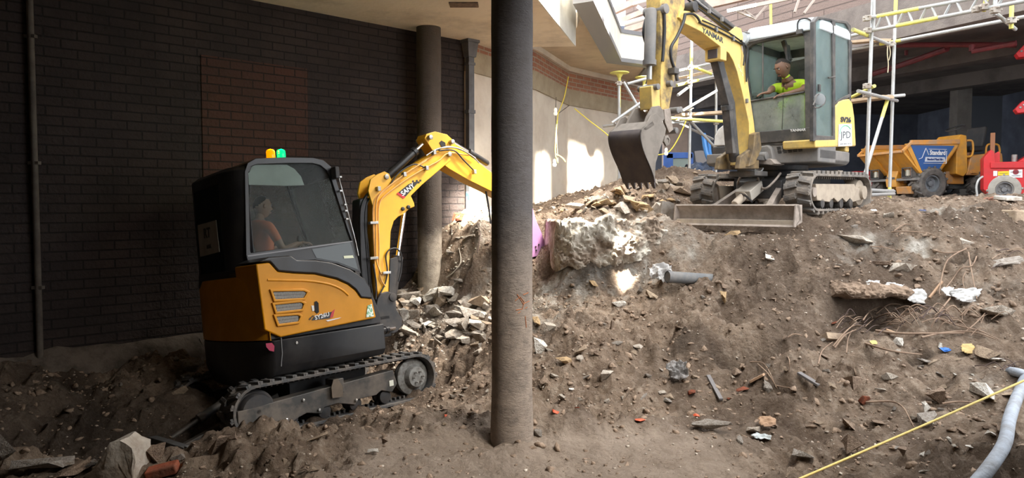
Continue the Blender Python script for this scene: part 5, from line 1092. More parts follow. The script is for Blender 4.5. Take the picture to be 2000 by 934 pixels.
# yellow rear cover
ye = [(1631, 272), (1632, 208), (1638, 198), (1648, 194), (1659, 193), (1665, 201), (1669, 228), (1672, 286), (1593, 289), (1592, 272)]
w = MB(); yp = [XZ(px, py, .745) for px, py in ye]; w.prism(yp, .35, .748); w.build('rear_cover', M_YY, TX, bevel=.02)
ztop_e = T_.hit(1655, 196, 1, .745).z
w = MB(); pl = [p for p in tplan(.78, y=.735) if p[0] <= -.24]; w.loft([[(x, y, zc1) for x, y in pl], [(x, y, ztop_e-.1) for x, y in pl], [(x*.92, y*.9, ztop_e) for x, y in pl]]); w.build('engine_hood', M_YY, TX, bevel=.02)
poly_mark(T_, TX, [(1638, 243), (1663, 242), (1664, 285), (1637, 286)], .75, 1, mat('paper_sign', (.85, .86, .85), .6), 'hire_sign', sgn=1)
M_INK = mat('sign_ink', (.05, .06, .07), .6); M_GREEN = mat('sign_green', (.12, .5, .25), .6)
def tmark(txt, c, hpx, plane, ax, m, name='lettering', xs=1, bold=.02, rx=None, up=None, lift=.002):
    return mark(T_, TX, txt, c, rx or (c[0]+10, c[1]), up or (c[0], c[1]-10), hpx, plane, ax, m, name=name, bold=bold, xs=xs, lift=lift)
mark2(T_, TX, 'JPD', (1641, 270.5), (1661, 269.5), 14, .754, 1, M_INK, 'sign_lettering', bold=.0)
mark2(T_, TX, '020 8447 0222', (1641, 283), (1662, 282), 3, .754, 1, M_INK, 'sign_number', bold=0)
w = MB(); w.tube([T_.hit(x, y, 1, .756) for x, y in [(1640, 262), (1642, 252), (1648, 246), (1655, 246), (1661, 252)]], .006, 6, smooth=5); w.build('sign_arc', M_GREEN, TX)
mark2(T_, TX, 'SV26', (1642, 238), (1662, 239), 10, .752, 1, M_INK, 'model_lettering', bold=.05)
# cab: front faces +x, door side faces +y
FX = .56; SYD = .745
fo_ = [(1592, 283), (1594, 120), (1589, 60), (1580, 44), (1566, 40), (1500, 58), (1462, 70), (1452, 84), (1453, 140), (1462, 220), (1474, 284)]
fi_ = [(1572, 262), (1571, 150), (1571, 100), (1571, 78), (1568, 68), (1510, 77), (1470, 86), (1459, 96), (1458, 140), (1467, 210), (1474, 262)]
wo = [YZ(px, py, FX) for px, py in fo_]; wi = [YZ(px, py, FX) for px, py in fi_]
w = MB(); ringprism(w, wo, wi, FX-.07, FX, 'x'); w.build('cab_front_frame', M_DB, TX, bevel=.012)
ylc = min(p[0] for p in wo); zroof = max(p[1] for p in wo)
w = MB(); w.prism([YZ(px, py, FX+.01) for px, py in [(1475, 258), (1592, 248), (1592, 272), (1478, 281)]], FX-.05, FX+.015, 'x'); w.build('front_sill', M_DB, TX, bevel=.008)
mark2(T_, TX, 'YANMAR', (1543, 257.6), (1574, 255.4), 5, FX+.018, 0, M_WHT, 'maker_lettering', bold=.03)
# lower front pane (fixed) and the raised upper one leaves an opening above it
lowp = [(1467, 198), (1500, 192), (1540, 184), (1571, 180), (1572, 262), (1474, 262)]
w = MB(); w.prism([YZ(px, py, FX-.03) for px, py in lowp], FX-.035, FX-.03, 'x'); w.build('lower_windscreen', G2D, TX, smooth=0)
upp = [(1459, 96), (1489, 84), (1489, 190), (1466, 198), (1458, 140)]
w = MB(); w.prism([YZ(px, py, FX-.045) for px, py in upp], FX-.05, FX-.045, 'x'); w.build('sliding_pane', G2, TX, smooth=0)
w = MB(); w.tube([T_.hit(1464, 198, 0, FX-.02), T_.hit(1571, 180, 0, FX-.02)], .012, 8); w.tube([T_.hit(1490, 84, 0, FX-.04), T_.hit(1490, 192, 0, FX-.04)], .010, 8); w.tube([T_.hit(1530, 187, 0, FX-.025), T_.hit(1527, 258, 0, FX-.025)], .004, 8); w.build('screen_rail', M_DB, TX)
# door side
so_ = [(1590, 282), (1588, 120), (1590, 42), (1598, 32), (1626, 38), (1655, 43), (1662, 52), (1664, 120), (1664, 186), (1652, 196), (1636, 204), (1632, 272)]
so = [XZ(px, py, SYD) for px, py in so_]
dpn = [(1594, 44), (1600, 37), (1626, 41), (1628, 150), (1628, 266), (1589+6, 264)]; rpn = [(1633, 43), (1653, 46), (1659, 56), (1660, 120), (1660, 184), (1647, 190), (1633, 200)]
w = MB(); ringprism(w, [XZ(*p, SYD) for p in [(1590, 42), (1598, 32), (1629.5, 38), (1631, 150), (1632, 274), (1589, 276)]], [XZ(*p, SYD) for p in dpn], SYD-.05, SYD); w.build('door', M_DB, TX, bevel=.008)
w = MB(); ringprism(w, [XZ(*p, SYD) for p in [(1630, 38), (1655, 41), (1663, 50), (1664, 120), (1664, 188), (1649, 196), (1630, 206)]], [XZ(*p, SYD) for p in rpn], SYD-.05, SYD-.004); w.build('cab_rear_side_frame', M_DB, TX, bevel=.008)
w = MB(); w.prism([XZ(*p, SYD) for p in dpn], SYD-.025, SYD-.02); w.build('door_glass', G2, TX, smooth=0)
w = MB(); w.prism([XZ(*p, SYD) for p in rpn], SYD-.025, SYD-.02); w.build('side_glass', G2D if False else G2, TX, smooth=0)
w = MB(); w.tube([T_.hit(1631, 150, 1, SYD+.01), T_.hit(1618, 152, 1, SYD+.03)], .01, 6); w.box(T_.hit(1600, 172, 1, SYD+.01), (.05, .02, .08)); w.build('door_handle', M_DB, TX)
xr = min(p[0] for p in so)
# roof slab and far side
zr0 = T_.hit(1570, 62, 0, FX).z; zr1 = T_.hit(1592, 30, 1, SYD).z
w = MB()
rp = [(FX+.03, ylc+.05), (FX+.03, SYD-.06), (FX-.03, SYD), (xr+.08, SYD), (xr, SYD-.07), (xr, ylc+.06), (xr+.07, ylc), (FX-.05, ylc)]
w.loft([[(x, y, zr0) for x, y in rp], [(x*1.0, y, zr0+.09) for x, y in rp], [(x*.93+.02, (y-.27)*.93+.27, zr0+.145) for x, y in rp], [(x*.8+.03, (y-.27)*.8+.27, zr0+.165) for x, y in rp]]); w.build('cab_roof', M_RF, TX, bevel=.015, seg=3)
zfl = T_.hit(1590, 276, 0, FX).z
w = MB(); w.box(((FX+xr)/2, (SYD+ylc)/2, zfl), (FX-xr-.04, SYD-ylc-.04, .06)); w.build('cab_floor', M_DB, TX)
fs_o = [(FX, zfl), (FX, zr0), (xr, zr0), (xr, zfl)]; fs_i = [(FX-.06, zfl+.45), (FX-.06, zr0-.08), (xr+.07, zr0-.08), (xr+.07, zfl+.45)]
w = MB(); ringprism(w, fs_o, fs_i, ylc, ylc+.05); w.build('cab_far_frame', M_DB, TX, bevel=.008); w = MB(); w.prism(fs_i, ylc+.02, ylc+.025); w.build('far_glass', G2, TX, smooth=0)
ro_ = [(ylc, zfl+.3), (ylc, zr0), (SYD-.01, zr0), (SYD-.01, zfl+.3)]; ri_ = [(ylc+.07, zfl+.62), (ylc+.07, zr0-.1), (SYD-.08, zr0-.1), (SYD-.08, zfl+.62)]
w = MB(); ringprism(w, ro_, ri_, xr, xr+.05, 'x'); w.build('cab_rear_frame', M_DB, TX, bevel=.008); w = MB(); w.prism(ri_, xr+.02, xr+.025, 'x'); w.build('rear_glass', G2, TX, smooth=0)
w = MB(); w.tube([T_.hit(px, py, 0, FX+.03) for px, py in [(1558, 62), (1558, 45), (1563, 38), (1574, 36), (1583, 40), (1585, 52)]], .009, 8, smooth=5); w.build('roof_hose', M_HOSE, TX)
w = MB(); w.tube([T_.hit(px, py, 0, FX+.03) for px, py in [(1462, 82), (1530, 68), (1566, 60)]], .010, 8); w.box(T_.hit(1562, 62, 0, FX+.04), (.04, .07, .05)); w.build('wiper', M_DB, TX)
w = MB(); w.lathe(T_.hit(1451, 76, 0, FX+.05), (1, 0, .1), [(.075, -.05), (.085, 0), (.07, .03)], 20); w.build('work_light', mat('lamp_glass', (.4, .42, .43), .2), TX)
w = MB(); w.tube([T_.hit(px, py, 0, FX+.06) for px, py in [(1447, 80), (1448, 70), (1455, 63), (1464, 65)]], .01, 8, smooth=5); w.build('light_guard', M_DG, TX)
# round mirror by the door
w = MB(); c = T_.hit(1600, 194, 1, SYD+.09); nrm = Vector((.7, .7, 0)); w.lathe(c, nrm, [(.055, -.02), (.066, 0), (.066, .012), (.05, .016)], 24); w.build('round_mirror', mat('mirror_face', (.16, .17, .17), .25), TX)
w = MB(); w.tube([T_.hit(px, py, 1, SYD+.09) for px, py in [(1588, 206), (1592, 196), (1594, 188), (1600, 184), (1609, 187), (1612, 194), (1609, 203), (1600, 210), (1590, 210)]], .008, 8, smooth=5); w.build('mirror_guard', M_DB, TX)
# interior
w = MB(); w.box((-.12, .30, zfl+.42), (.45, .46, .1)); w.build('seat_cushion', M_DB, TX, bevel=.03); w = MB(); w.beam((-.30, .30, zfl+.45), (-.36, .30, zfl+1.0), .44, .1, up=(1, 0, 0)); w.build('seat_back', M_DB, TX, bevel=.03)
for sy in (.06, .58):
    w = MB(); w.box((.05, sy, zfl+.6), (.30, .09, .10)); w.build('armrest_console', M_DB, TX, bevel=.02); w = MB(); w.cyl((.18, sy, zfl+.6), (.20, sy, zfl+.76), .010, 8); w.sph((.2, sy, zfl+.78), .027, 10, (1, 1, 1.5)); w.build('control_lever', M_DB, TX)
w = MB(); w.sph(T_.hit(1477, 188, 0, .44), .055, 12, (1.2, 1.3, .8)); w.build('cab_heater_box', M_DG, TX)
w = MB(); p = T_.hit(1530, 80, 0, .3); q = T_.hit(1543, 118, 0, .3); w.beam(p, q, .05, .05); w.build('window_stay', M_DB, TX, bevel=.005)
w = MB(); p = T_.hit(1537, 88, 0, .3); q = T_.hit(1541, 122, 0, .3); w.beam(p, q, .1, .03); w.build('rolled_blind', M_DB, TX, bevel=.005)
# boom
YB = .11
bout = [(1330, 20), (1352, 22), (1375, 35), (1408, 54), (1437, 74), (1448, 90), (1454, 112), (1464, 180), (1473, 240), (1479, 300), (1472, 322), (1458, 322), (1464, 290), (1463, 240), (1450, 180), (1440, 140), (1432, 118), (1424, 104), (1398, 84), (1370, 62), (1338, 46), (1326, 34)]
w = MB(); w.prism([XZ(*p, YB) for p in bout], -YB, YB); w.build('boom', M_YY, TX, bevel=.008)
kb = [(1424, 62), (1436, 52), (1446, 56), (1450, 72), (1449, 90), (1430, 76)]
for y0 in (-.12, .095):
    w = MB(); w.prism([XZ(*p, YB) for p in kb], y0, y0+.025); w.build('boom_bracket', M_YY, TX, bevel=.004)
mark2(T_, TX, 'YANMAR', (1371, 62.5), (1412, 84), 10.5, YB+.001, 1, M_INK, 'maker_lettering', bold=.03)
mark2(T_, TX, 'ViO', (1441, 128), (1450, 150), 7, YB+.001, 1, mat('pale_vinyl', (.85, .74, .42), .5), 'model_lettering')
q2 = lambda px, py, y=0: T_.hit(px, py, 1, y)
hyd(TX, q2(1443, 312, 0)+Vector((.10, 0, 0)), q2(1409, 122, 0), .062, .55, M_DB, M_BLKM, name='boom_ram')
w = MB(); w.prism([XZ(*p, .05) for p in [(1402, 118), (1412, 116), (1436, 200), (1444, 300), (1432, 300), (1424, 205)]], -.05, .05); w.build('ram_guard', M_DB, TX, bevel=.008)
hyd(TX, q2(1434, 62, .0), q2(1333, -20, .0), .055, .72, M_DB, M_CHR, name='dipper_ram')
hyd(TX, q2(1440, 70, .07)+Vector((0, .0, .03)), q2(1352, 2, .07)+Vector((0, 0, .03)), .018, .9, M_DG, M_DG, name='pipe_bundle')
w = MB(); lx = [YZ(px, py, 1.45) for px, py in [(1388, 96), (1402, 93), (1414, 96), (1414, 118), (1390, 119)]]
c = q2(1398, 107, .02); w.box(c, (.13, .2, .15)); w.build('work_lamp_box', M_YY, TX, bevel=.01)
w = MB(); w.box(c+Vector((.068, .0, .0)), (.012, .12, .10)); w.build('work_lamp_lens', mat('dull_lens', (.10, .085, .09), .25), TX, bevel=.006)
for pts, y, r_ in [([(1338, 28), (1352, 27), (1362, 34), (1368, 45)], .14, .013), ([(1365, 44), (1390, 55), (1420, 70), (1452, 88)], .125, .01), ([(1372, 40), (1400, 52), (1430, 68), (1455, 86)], .125, .008), ([(1452, 86), (1460, 96), (1457, 130), (1458, 160)], .13, .01), ([(1448, 78), (1454, 100), (1452, 128)], .14, .009), ([(1345, -10), (1370, 12), (1400, 32), (1432, 55)], .1, .012), ([(1340, -4), (1366, 18), (1396, 38), (1428, 60)], .1, .010)]:
    hose(TX, [q2(*p, y) for p in pts], r_, M_HOSE)
for px, py in [(1399, 58), (1432, 76), (1459, 197), (1385, 22), (1410, 38)]:
    w = MB(); w.box(q2(px, py, .125), (.03, .03, .05)); w.build('hose_clamp', M_DG, TX, bevel=.004)
# swing post
sp2 = [(1450, 300), (1474, 292), (1484, 300), (1480, 320), (1470, 330), (1392+30, 326), (1424, 318)]
for y0 in (-.16, .10):
    w = MB(); w.prism([XZ(*p, .14) for p in [(1444, 306), (1466, 290), (1480, 300), (1480, 330), (1440, 330)]], y0, y0+.06); w.build('swing_post', M_YY2, TX, bevel=.012)
w = MB(); w.box((.80, 0, .44), (.32, .34, .06)); w.box((.80, 0, .62), (.32, .34, .05)); w.lathe((.86, 0, .40), (0, 0, 1), [(.08, 0), (.10, .02), (.10, .24), (.08, .26)], 20); w.build('king_post', M_DB, TX, bevel=.01)
w = MB(); ringprism(w, [YZ(px, py, 1.02) for px, py in [(1416, 310), (1440, 308), (1440, 326), (1416, 326)]], [YZ(px, py, 1.02) for px, py in [(1421, 314), (1433, 313), (1433, 319), (1421, 319)]], .85, 1.02, 'x'); w.build('swing_ram_housing', M_MUD, TX, bevel=.006)
pin(TX, q2(1470, 306, 0), .05, .175, M_DG, 'boom_foot_pin')
w = MB(); w.prism([XZ(*p, .16) for p in [(1468, 262), (1478, 258), (1482, 290), (1468, 322), (1456, 326), (1466, 290)]], .12, .2); w.build('rusty_guard', M_YY2, TX, bevel=.01)
w = MB(); w.box((.62, .02, .47), (.16, .10, .02), Matrix.Rotation(.6, 3, 'Y')); w.build('paper_label', M_WHT, TX)
w = MB(); p = T_.hit(1632, 324, 1, .5); w.box((-.45, .5, .455), (.16, .2, .10)); w.build('timber_block', M_BEI, TX, bevel=.008)
# dipper arm hanging down
dip = [(1289, -30), (1336, -30), (1338, 14), (1330, 36), (1325, 86), (1318, 150), (1310, 196), (1306, 222), (1292, 226), (1290, 170), (1292, 100), (1290, 30)]
w = MB(); w.prism([XZ(*p, .085) for p in dip], -.085, .085); w.build('dipper_arm', M_YD, TX, bevel=.008)
pin(TX, q2(1333, 18, 0), .055, .15, M_DB, 'boom_tip_pin')
hyd(TX, q2(1286, 26, .0)+Vector((.13, 0, 0)), q2(1279, 158, 0)+Vector((.10, 0, 0)), .058, .76, M_DG, mat('scuffed_rod', (.45, .45, .44), .35, metal=.6), name='bucket_ram')
pin(TX, q2(1290, 24, 0)+Vector((.08, 0, 0)), .05, .12, M_DG, 'ram_pin')
for pts, y in [([(1278, 18), (1264, 32), (1257, 60), (1262, 85), (1274, 102)], -.1), ([(1338, 27), (1334, 45), (1322, 72), (1311, 92), (1311, 115), (1318, 136)], .15), ([(1296, 8), (1298, 60), (1294, 120)], .1)]:
    hose(TX, [q2(*p, y) for p in pts], .016, M_HOSE)
w = MB(); w.box(q2(1316, 139, .13), (.09, .08, .06)); w.cyl(q2(1320, 142, .14), q2(1323, 158, .14), .02, 8); w.build('hose_coupling', M_DB, TX, bevel=.006)
w = MB(); w.prism([XZ(*p, .05) for p in [(1268, 168), (1288, 165), (1292, 212), (1270, 214)]], -.075, .075); w.build('tipping_link', M_YY, TX, bevel=.01)
for px, py, hh in [(1267, 172, .11), (1290, 166, .13), (1296, 218, .17), (1305, 217, .15), (1308, 256, .08)]: pin(TX, q2(px, py, 0), .032, hh, M_DG, 'link_pin')
for y0 in (-.12, .09):
    w = MB(); w.prism([XZ(*p, .1) for p in [(1294, 214), (1306, 212), (1312, 254), (1304, 260), (1296, 240)]], y0, y0+.03); w.build('bucket_link', M_MUD, TX, bevel=.006)
# bucket
BW = .195; bc = .0
sh_o = [(1254, 252), (1251, 262), (1252, 276), (1256, 292), (1262, 308), (1269, 324), (1275, 340), (1279, 356)]
sh = [Vector((*XZ(*p, bc+BW), 0)) for p in sh_o]
M_BKT = mat('scraped_bucket_steel', (.115, .10, .105), .6, dirt=(.24, .20, .18), damt=.5, dscale=6, metal=.2)
M_BKS = mat('muddy_bucket_side', (.235, .205, .175), .8, dirt=(.15, .13, .11), damt=.6, dscale=7)
sm = [(q.x, q.y) for q in spline(sh, 4)]
def shell(mb, pts, th, y0, y1):
    n = len(pts); off = []
    for i in range(n):
        a = Vector(pts[max(i-1, 0)]); b = Vector(pts[min(i+1, n-1)]); d = (b-a).normalized(); off.append((pts[i][0]-abs(d.y)*th, pts[i][1]+d.x*th*.3))
    mb.prism(pts+off[::-1], y0, y1)
w = MB(); shell(w, sm, .018, bc-BW, bc+BW); w.build('bucket_shell', M_BKT, TX, bevel=.003)
sd_ = [(1254, 252), (1262, 246), (1272, 226), (1281, 221), (1292, 232), (1301, 252), (1299, 264), (1291, 286), (1281, 318), (1279, 352)]
for y0 in (bc-BW, bc+BW-.02):
    sidep = [XZ(*p, bc+BW) for p in sd_]+[(p[0], p[1]) for p in sm[::-1][1:-1]]
    w = MB(); w.prism(sidep, y0, y0+.02); w.build('bucket_side', M_BKS, TX, bevel=.003)
    w = MB(); c = q2(1269.5, 277, 0); w.lathe((c.x, y0+.01, c.z), (0, 1 if y0 > 0 else -1, 0), [(.055, 0), (.055, .02), (.03, .025), (.028, .016)], 6); w.build('side_boss', M_BKS, TX)
w = MB(); w.prism([XZ(*p, bc+BW) for p in [(1254, 252), (1262, 246), (1274, 236), (1280, 244), (1262, 256)]], bc-BW, bc+BW); w.build('bucket_top', M_BKS, TX, bevel=.006)
for y0 in (-.13, .09):
    w = MB(); w.prism([XZ(*p, bc+.13) for p in [(1258, 252), (1268, 226), (1278, 208), (1290, 206), (1298, 216), (1300, 232), (1290, 246)]], y0, y0+.03); w.build('bucket_ear', M_BKS, TX, bevel=.006)
w = MB(); w.box(q2(1276, 233, .125)+Vector((0, .005, 0)), (.05, .02, .05)); w.build('ear_stop', M_BKS, TX, bevel=.005)
tip = Vector(sm[-1]); dr = (Vector(sm[-1])-Vector(sm[-4])).normalized()
for k in range(5):
    yc = bc-BW+.035+k*(2*BW-.07)/4; w = MB(); a = Vector((tip.x-.005, yc, tip.y+.03)); b = a+Vector((dr.x, 0, dr.y))*.10; 
    w.add([(a.x-.02, yc-.028, a.z), (a.x+.02, yc-.028, a.z), (a.x+.02, yc+.028, a.z), (a.x-.02, yc+.028, a.z), (b.x-.004, yc-.012, b.z), (b.x+.004, yc-.012, b.z), (b.x+.004, yc+.012, b.z), (b.x-.004, yc+.012, b.z)], [(0, 3, 2, 1), (4, 5, 6, 7), (0, 1, 5, 4), (1, 2, 6, 5), (2, 3, 7, 6), (3, 0, 4, 7)])
    w.build('bucket_tooth', M_BKT, TX, bevel=.003)
# operator leaning out
M_LIME = mat('lime_hivis', (.52, .72, .03), .65, dirt=(.40, .58, .04), damt=.4, dscale=6)
hd = T_.hit(1529, 133, 0, .40); wr = T_.hit(1503, 182, 0, .50); sl_ = T_.hit(1517, 158, 0, .28); sr_ = T_.hit(1556, 150, 0, .22)
seated(T_, None, (-.12, .30, zfl+.55), (.18, hd.y+.07, hd.z-.27), (.30, hd.y+.02, hd.z-.16), tuple(hd), (.80, -.40, -.50), [(sl_.x, sl_.y+.0, hd.z-.20), (sr_.x, hd.y+.21, hd.z-.19)],
    [(.38, sl_.y-.03, wr.z+.06), (.34, hd.y+.24, wr.z+.02)], [(wr.x, wr.y, wr.z+.01), (.47, hd.y+.08, wr.z-.03)], [(.28, .16, zfl+.52), (.28, .46, zfl+.52)], [(.36, .16, zfl+.1), (.36, .46, zfl+.1)], (.5, -.85, -.1), 'person',
    'person in a lime hi-vis top leaning forward at the open window of the dusty cab', M_SKIN, M_LIME, M_TRD, M_HAIR, s=1.0)
# ------------------------------------------------------------------ site dumper
D_ = Fr((8.68, 14.98, 1.79), R(180+10))
DX = empty('site_dumper', 'orange site dumper with a blue-panelled skip parked behind the right scaffold', 'dumper', D_.M)
M_OR = mat('orange_paint', (.72, .33, .035), .5, dirt=(.42, .24, .09), damt=.55, dscale=5); M_ORD = mat('scraped_orange', (.62, .27, .05), .6, dirt=(.36, .26, .18), damt=.7, dscale=6)
M_TYR = mat('dusty_tyre', (.085, .08, .076), .85, dirt=(.19, .17, .15), damt=.7, dscale=9); M_RIM = mat('grey_rim', (.20, .22, .24), .6, dirt=(.12, .12, .12), dscale=9)
def wheel(parent, c, r, wd, ax, tyre=M_TYR, rim=M_RIM, lugs=16, name='wheel'):
    c = Vector(c); a = Vector(ax).normalized(); w = MB(); ri = r*.52
    w.lathe(c, a, [(ri, -wd*.42), (r*.82, -wd*.5), (r*.96, -wd*.42), (r, -wd*.25), (r, wd*.25), (r*.96, wd*.42), (r*.82, wd*.5), (ri*1.05, wd*.46), (ri, wd*.36)], 36, caps=False)
    u = a.orthogonal().normalized(); v = a.cross(u)
    for k in range(lugs):
        for sd in (-1, 1):
            t = 2*math.pi*(k+(.5 if sd > 0 else 0))/lugs; d = u*math.cos(t)+v*math.sin(t); tg = a.cross(d)
            M = Matrix((a, tg, d)).transposed(); M = M @ Matrix.Rotation(.5*sd, 3, 'Z'); w.box(c+d*r*1.0+a*sd*wd*.24, (wd*.5, r*.14, r*.10), M)
    o = w.build(name, tyre, parent, bevel=.006)
    w = MB(); w.lathe(c, a, [(ri*1.02, -wd*.3), (ri*1.02, wd*.34), (ri*.86, wd*.36), (ri*.8, wd*.1), (ri*.35, wd*.06), (ri*.3, wd*.22), (ri*.1, wd*.24)], 28); w.build('rim', rim, o)
    for k in range(5):
        t = k*2*math.pi/5; d = u*math.cos(t)+v*math.sin(t); w = MB(); w.lathe(c+d*ri*.5+a*wd*.08, a, [(.016, 0), (.016, .02)], 6); w.build('wheel_nut', rim, o)
    return o
fw_ = [(1811, 361), (1895, 364)]
for sd in (1, -1):
    wheel(DX, (.76, sd*.56, .315), .315, .30, (0, sd, 0)); wheel(DX, (-.50, sd*.52, .30), .30, .28, (0, sd, 0))
dxz = lambda px, py, y=.45: D_.xz(px, py, y)
w = MB(); w.box((.1, 0, .42), (1.9, .42, .18)); w.box((.76, 0, .30), (.16, .9, .14)); w.box((-.72, 0, .30), (.16, .9, .14)); w.build('chassis', M_DB, DX, bevel=.01)
w = MB(); w.box((-.05, .30, .34), (.5, .3, .05)); w.box((-.05, .42, .46), (.5, .05, .2)); w.build('foot_step', M_ORD, DX, bevel=.008)
# skip: wedge body, open top, front lip forward and low
def sk(y, o=0): return [(1.55-o, y, .80), (1.0, y, .50+o), (.55+o, y, .50+o), (.12+o, y, 1.02), (.18, y, 1.12), (.92, y, 1.10)]
w = MB(); yo = .66
pr = [(1.55, 1.06), (1.12, .50), (.62, .50), (.10, 1.02), (.10, 1.12), (1.30, 1.10)]
pi_ = [(1.58, .85), (1.04, .50), (.53, .50), (.15, .98), (.15, 1.10), (.93, 1.06)]
ringp = []
for y0 in (-yo, yo-.025): w.prism(pr, y0, y0+.025)
w.prism([(1.62, .92), (1.12, .50), (1.11, .53), (1.58, .95)], -yo, yo); w.prism([(1.12, .50), (.62, .50), (.62, .53), (1.12, .53)], -yo, yo); w.prism([(.62, .50), (.10, 1.02), (.13, 1.04), (.65, .53)], -yo, yo); w.prism([(.10, 1.00), (.13, .96), (.13, 1.12), (.10, 1.12)], -yo, yo)
w.build('skip', M_OR, DX, bevel=.006)
w = MB(); 
for y0 in (-yo, yo): w.beam((1.40, y0, 1.09), (.10, y0, 1.12), .07, .09); w.beam((1.62, y0, .92), (1.38, y0, 1.09), .06, .05)
w.beam((.10, -yo, 1.12), (.10, yo, 1.12), .07, .07); w.beam((1.62, -yo, .92), (1.62, yo, .92), .06, .05); w.build('skip_rim', M_ORD, DX, bevel=.01)
for yy in (-.25, .2):
    w = MB(); w.prism([(1.64, .90), (1.14, .48), (1.10, .51), (1.58, .94)], yy, yy+.05); w.build('skip_stiffener', M_OR, DX)
w = MB(); w.prism([(1.40, 1.04), (.22, 1.04), (.66, .55), (1.08, .55)][::1], yo+.001, yo+.006); w.prism([(1.5, .85), (1.5, .85), (1.5, .85)], yo, yo) if False else None; w.build('blue_panel', mat('blue_panel_paint', (.02, .09, .30), .5, dirt=(.05, .12, .25), dscale=6), DX, smooth=0)
def skm(txt, x, z, size, name, m=M_WHT, xs=1):  # on the near flank, reading left to right as seen
    return text_obj(name, txt, basis((x, yo+.012, z), (-1, 0, 0), (0, 0, 1)), size, m, DX, bold=.003, xs=xs)
skm('Standard', .68, .90, .125, 'panel_lettering', xs=.95)
w = MB(); w.prism([(1.02, .73), (.46, .73), (.48, .82), (1.0, .82)], yo+.006, yo+.009); w.build('panel_strip', mat('pale_strip', (.55, .6, .66), .5), DX, smooth=0); skm('Standard Plant Hire', .74, .775, .055, 'panel_lettering', mat('panel_ink', (.03, .06, .2), .5))
w = MB()
for a, b in [((1.10, .80), (1.0, .99)), ((1.0, .99), (.92, .86)), ((1.10, .80), (1.18, .78)), ((1.05, .70), (.44, .70)), ((.44, .70), (.44, .94)), ((.44, .97), (.92, .97))]: w.beam((a[0], yo+.011, a[1]), (b[0], yo+.011, b[1]), .006, .016, up=(0, 1, 0) if a[0] != b[0] else (0, 1, 0))
w.build('panel_emblem', M_WHT, DX, smooth=0)
# front bodywork, head lamps
w = MB(); w.prism([(.95, .20), (1.25, .26), (1.28, .40), (1.20, .60), (.95, .62)], -.16, .14); w.build('tow_front', M_OR, DX, bevel=.01)
text_obj('maker_lettering', 'Thwaites', basis((1.30, .0, .44), (0, 1, 0), (0, 0, 1)), .07, M_INK, DX, bold=.002)
w = MB(); w.prism([(.8, .12), (1.20, .12), (1.24, .26), (.8, .30)], .10, .50); w.build('front_guard', M_ORD, DX, bevel=.01)
for yy in (-.50, .44):
    w = MB(); ringprism(w, [(yy-.14, .43), (yy+.14, .43), (yy+.14, .63), (yy-.14, .63)], [(yy-.12, .45), (yy+.12, .45), (yy+.12, .61), (yy-.12, .61)], 1.14, 1.28, 'x'); 
    for k in (-.06, 0, .06): w.beam((1.275, yy+k, .44), (1.275, yy+k, .62), .008, .008, up=(0, 1, 0))
    w.build('lamp_guard', M_DB, DX, bevel=.003)
    w = MB(); w.box((1.20, yy-.03, .53), (.05, .11, .13)); w.build('head_lamp', mat('lamp_lens', (.75, .70, .55), .25), DX, bevel=.01)
    w = MB(); w.box((1.20, yy+.08, .53), (.05, .07, .13)); w.build('indicator_lamp', mat('brown_lens', (.35, .14, .08), .3), DX, bevel=.01)
w = MB(); w.box((1.20, 0, .40), (.12, 1.36, .05)); w.build('front_bumper', M_DG, DX, bevel=.008)
# console, wheel, seat, rear engine cover
w = MB(); w.prism([(.10, .50), (.12, 1.16), (.0, 1.27), (-.16, 1.25), (-.22, .55), (-.1, .45)], .02, .62) ; w.build('console', M_OR, DX, bevel=.02)
w = MB(); w.tube([(-.17, .60, 1.15), (-.30, .62, 1.14), (-.34, .62, 1.0), (-.30, .62, .86), (-.18, .60, .84)], .022, 10, smooth=5); w.build('grab_handle', M_OR, DX)
w = MB(); n = 24; cc = Vector((-.18, .30, 1.42)); wa = Vector((.35, 0, 1)).normalized(); uu = Vector((0, 1, 0)); vv = wa.cross(uu)
pts = [cc+(uu*math.cos(2*math.pi*k/n)+vv*math.sin(2*math.pi*k/n))*.19 for k in range(n+1)]; w.tube(pts, .014, 8)
for k in (0, 8, 16): w.tube([cc-wa*.03, pts[k]], .010, 6)
w.cyl(cc-wa*.03, cc-wa*.22, .02, 10); w.build('steering_wheel', M_BLKM, DX)
w = MB(); w.box((-.72, .15, 1.02), (.42, .5, .10)); w.build('seat_cushion', M_BLKM, DX, bevel=.03); w = MB(); w.beam((-.88, .15, 1.05), (-.98, .15, 1.46), .46, .09, up=(1, 0, 0)); w.build('seat_back', M_BLKM, DX, bevel=.03)
w = MB(); w.prism([(-.18, .48), (-.22, .60), (-.30, .86), (-.66, .90), (-1.16, .92), (-1.22, .62), (-1.0, .52), (-.5, .48)], -.55, .62); w.build('engine_body', M_ORD, DX, bevel=.02)
w = MB(); w.tube([(-.72, .60, .90), (-.74, .60, 1.05), (-.84, .60, 1.09), (-1.04, .60, 1.08), (-1.10, .60, 1.0), (-1.10, .60, .9)], .020, 10, smooth=5); w.build('rear_handle', M_OR, DX)
w = MB(); w.box((-1.25, -.3, 1.08), (.07, .07, .75)); w.build('roll_post', mat('rust_brown_post', (.30, .13, .06), .7), DX, bevel=.006)
w = MB(); w.prism([(-.28, .52), (-.44, .52), (-.44, .56), (-.28, .56)], .60, .65); w.build('side_step', M_ORD, DX)
for c_ in DX.children:
    if not c_.name.startswith('wheel'): c_.data.transform(Matrix.Translation((.12, 0, 0)) @ Matrix.Diagonal((.8, 1, 1, 1)))
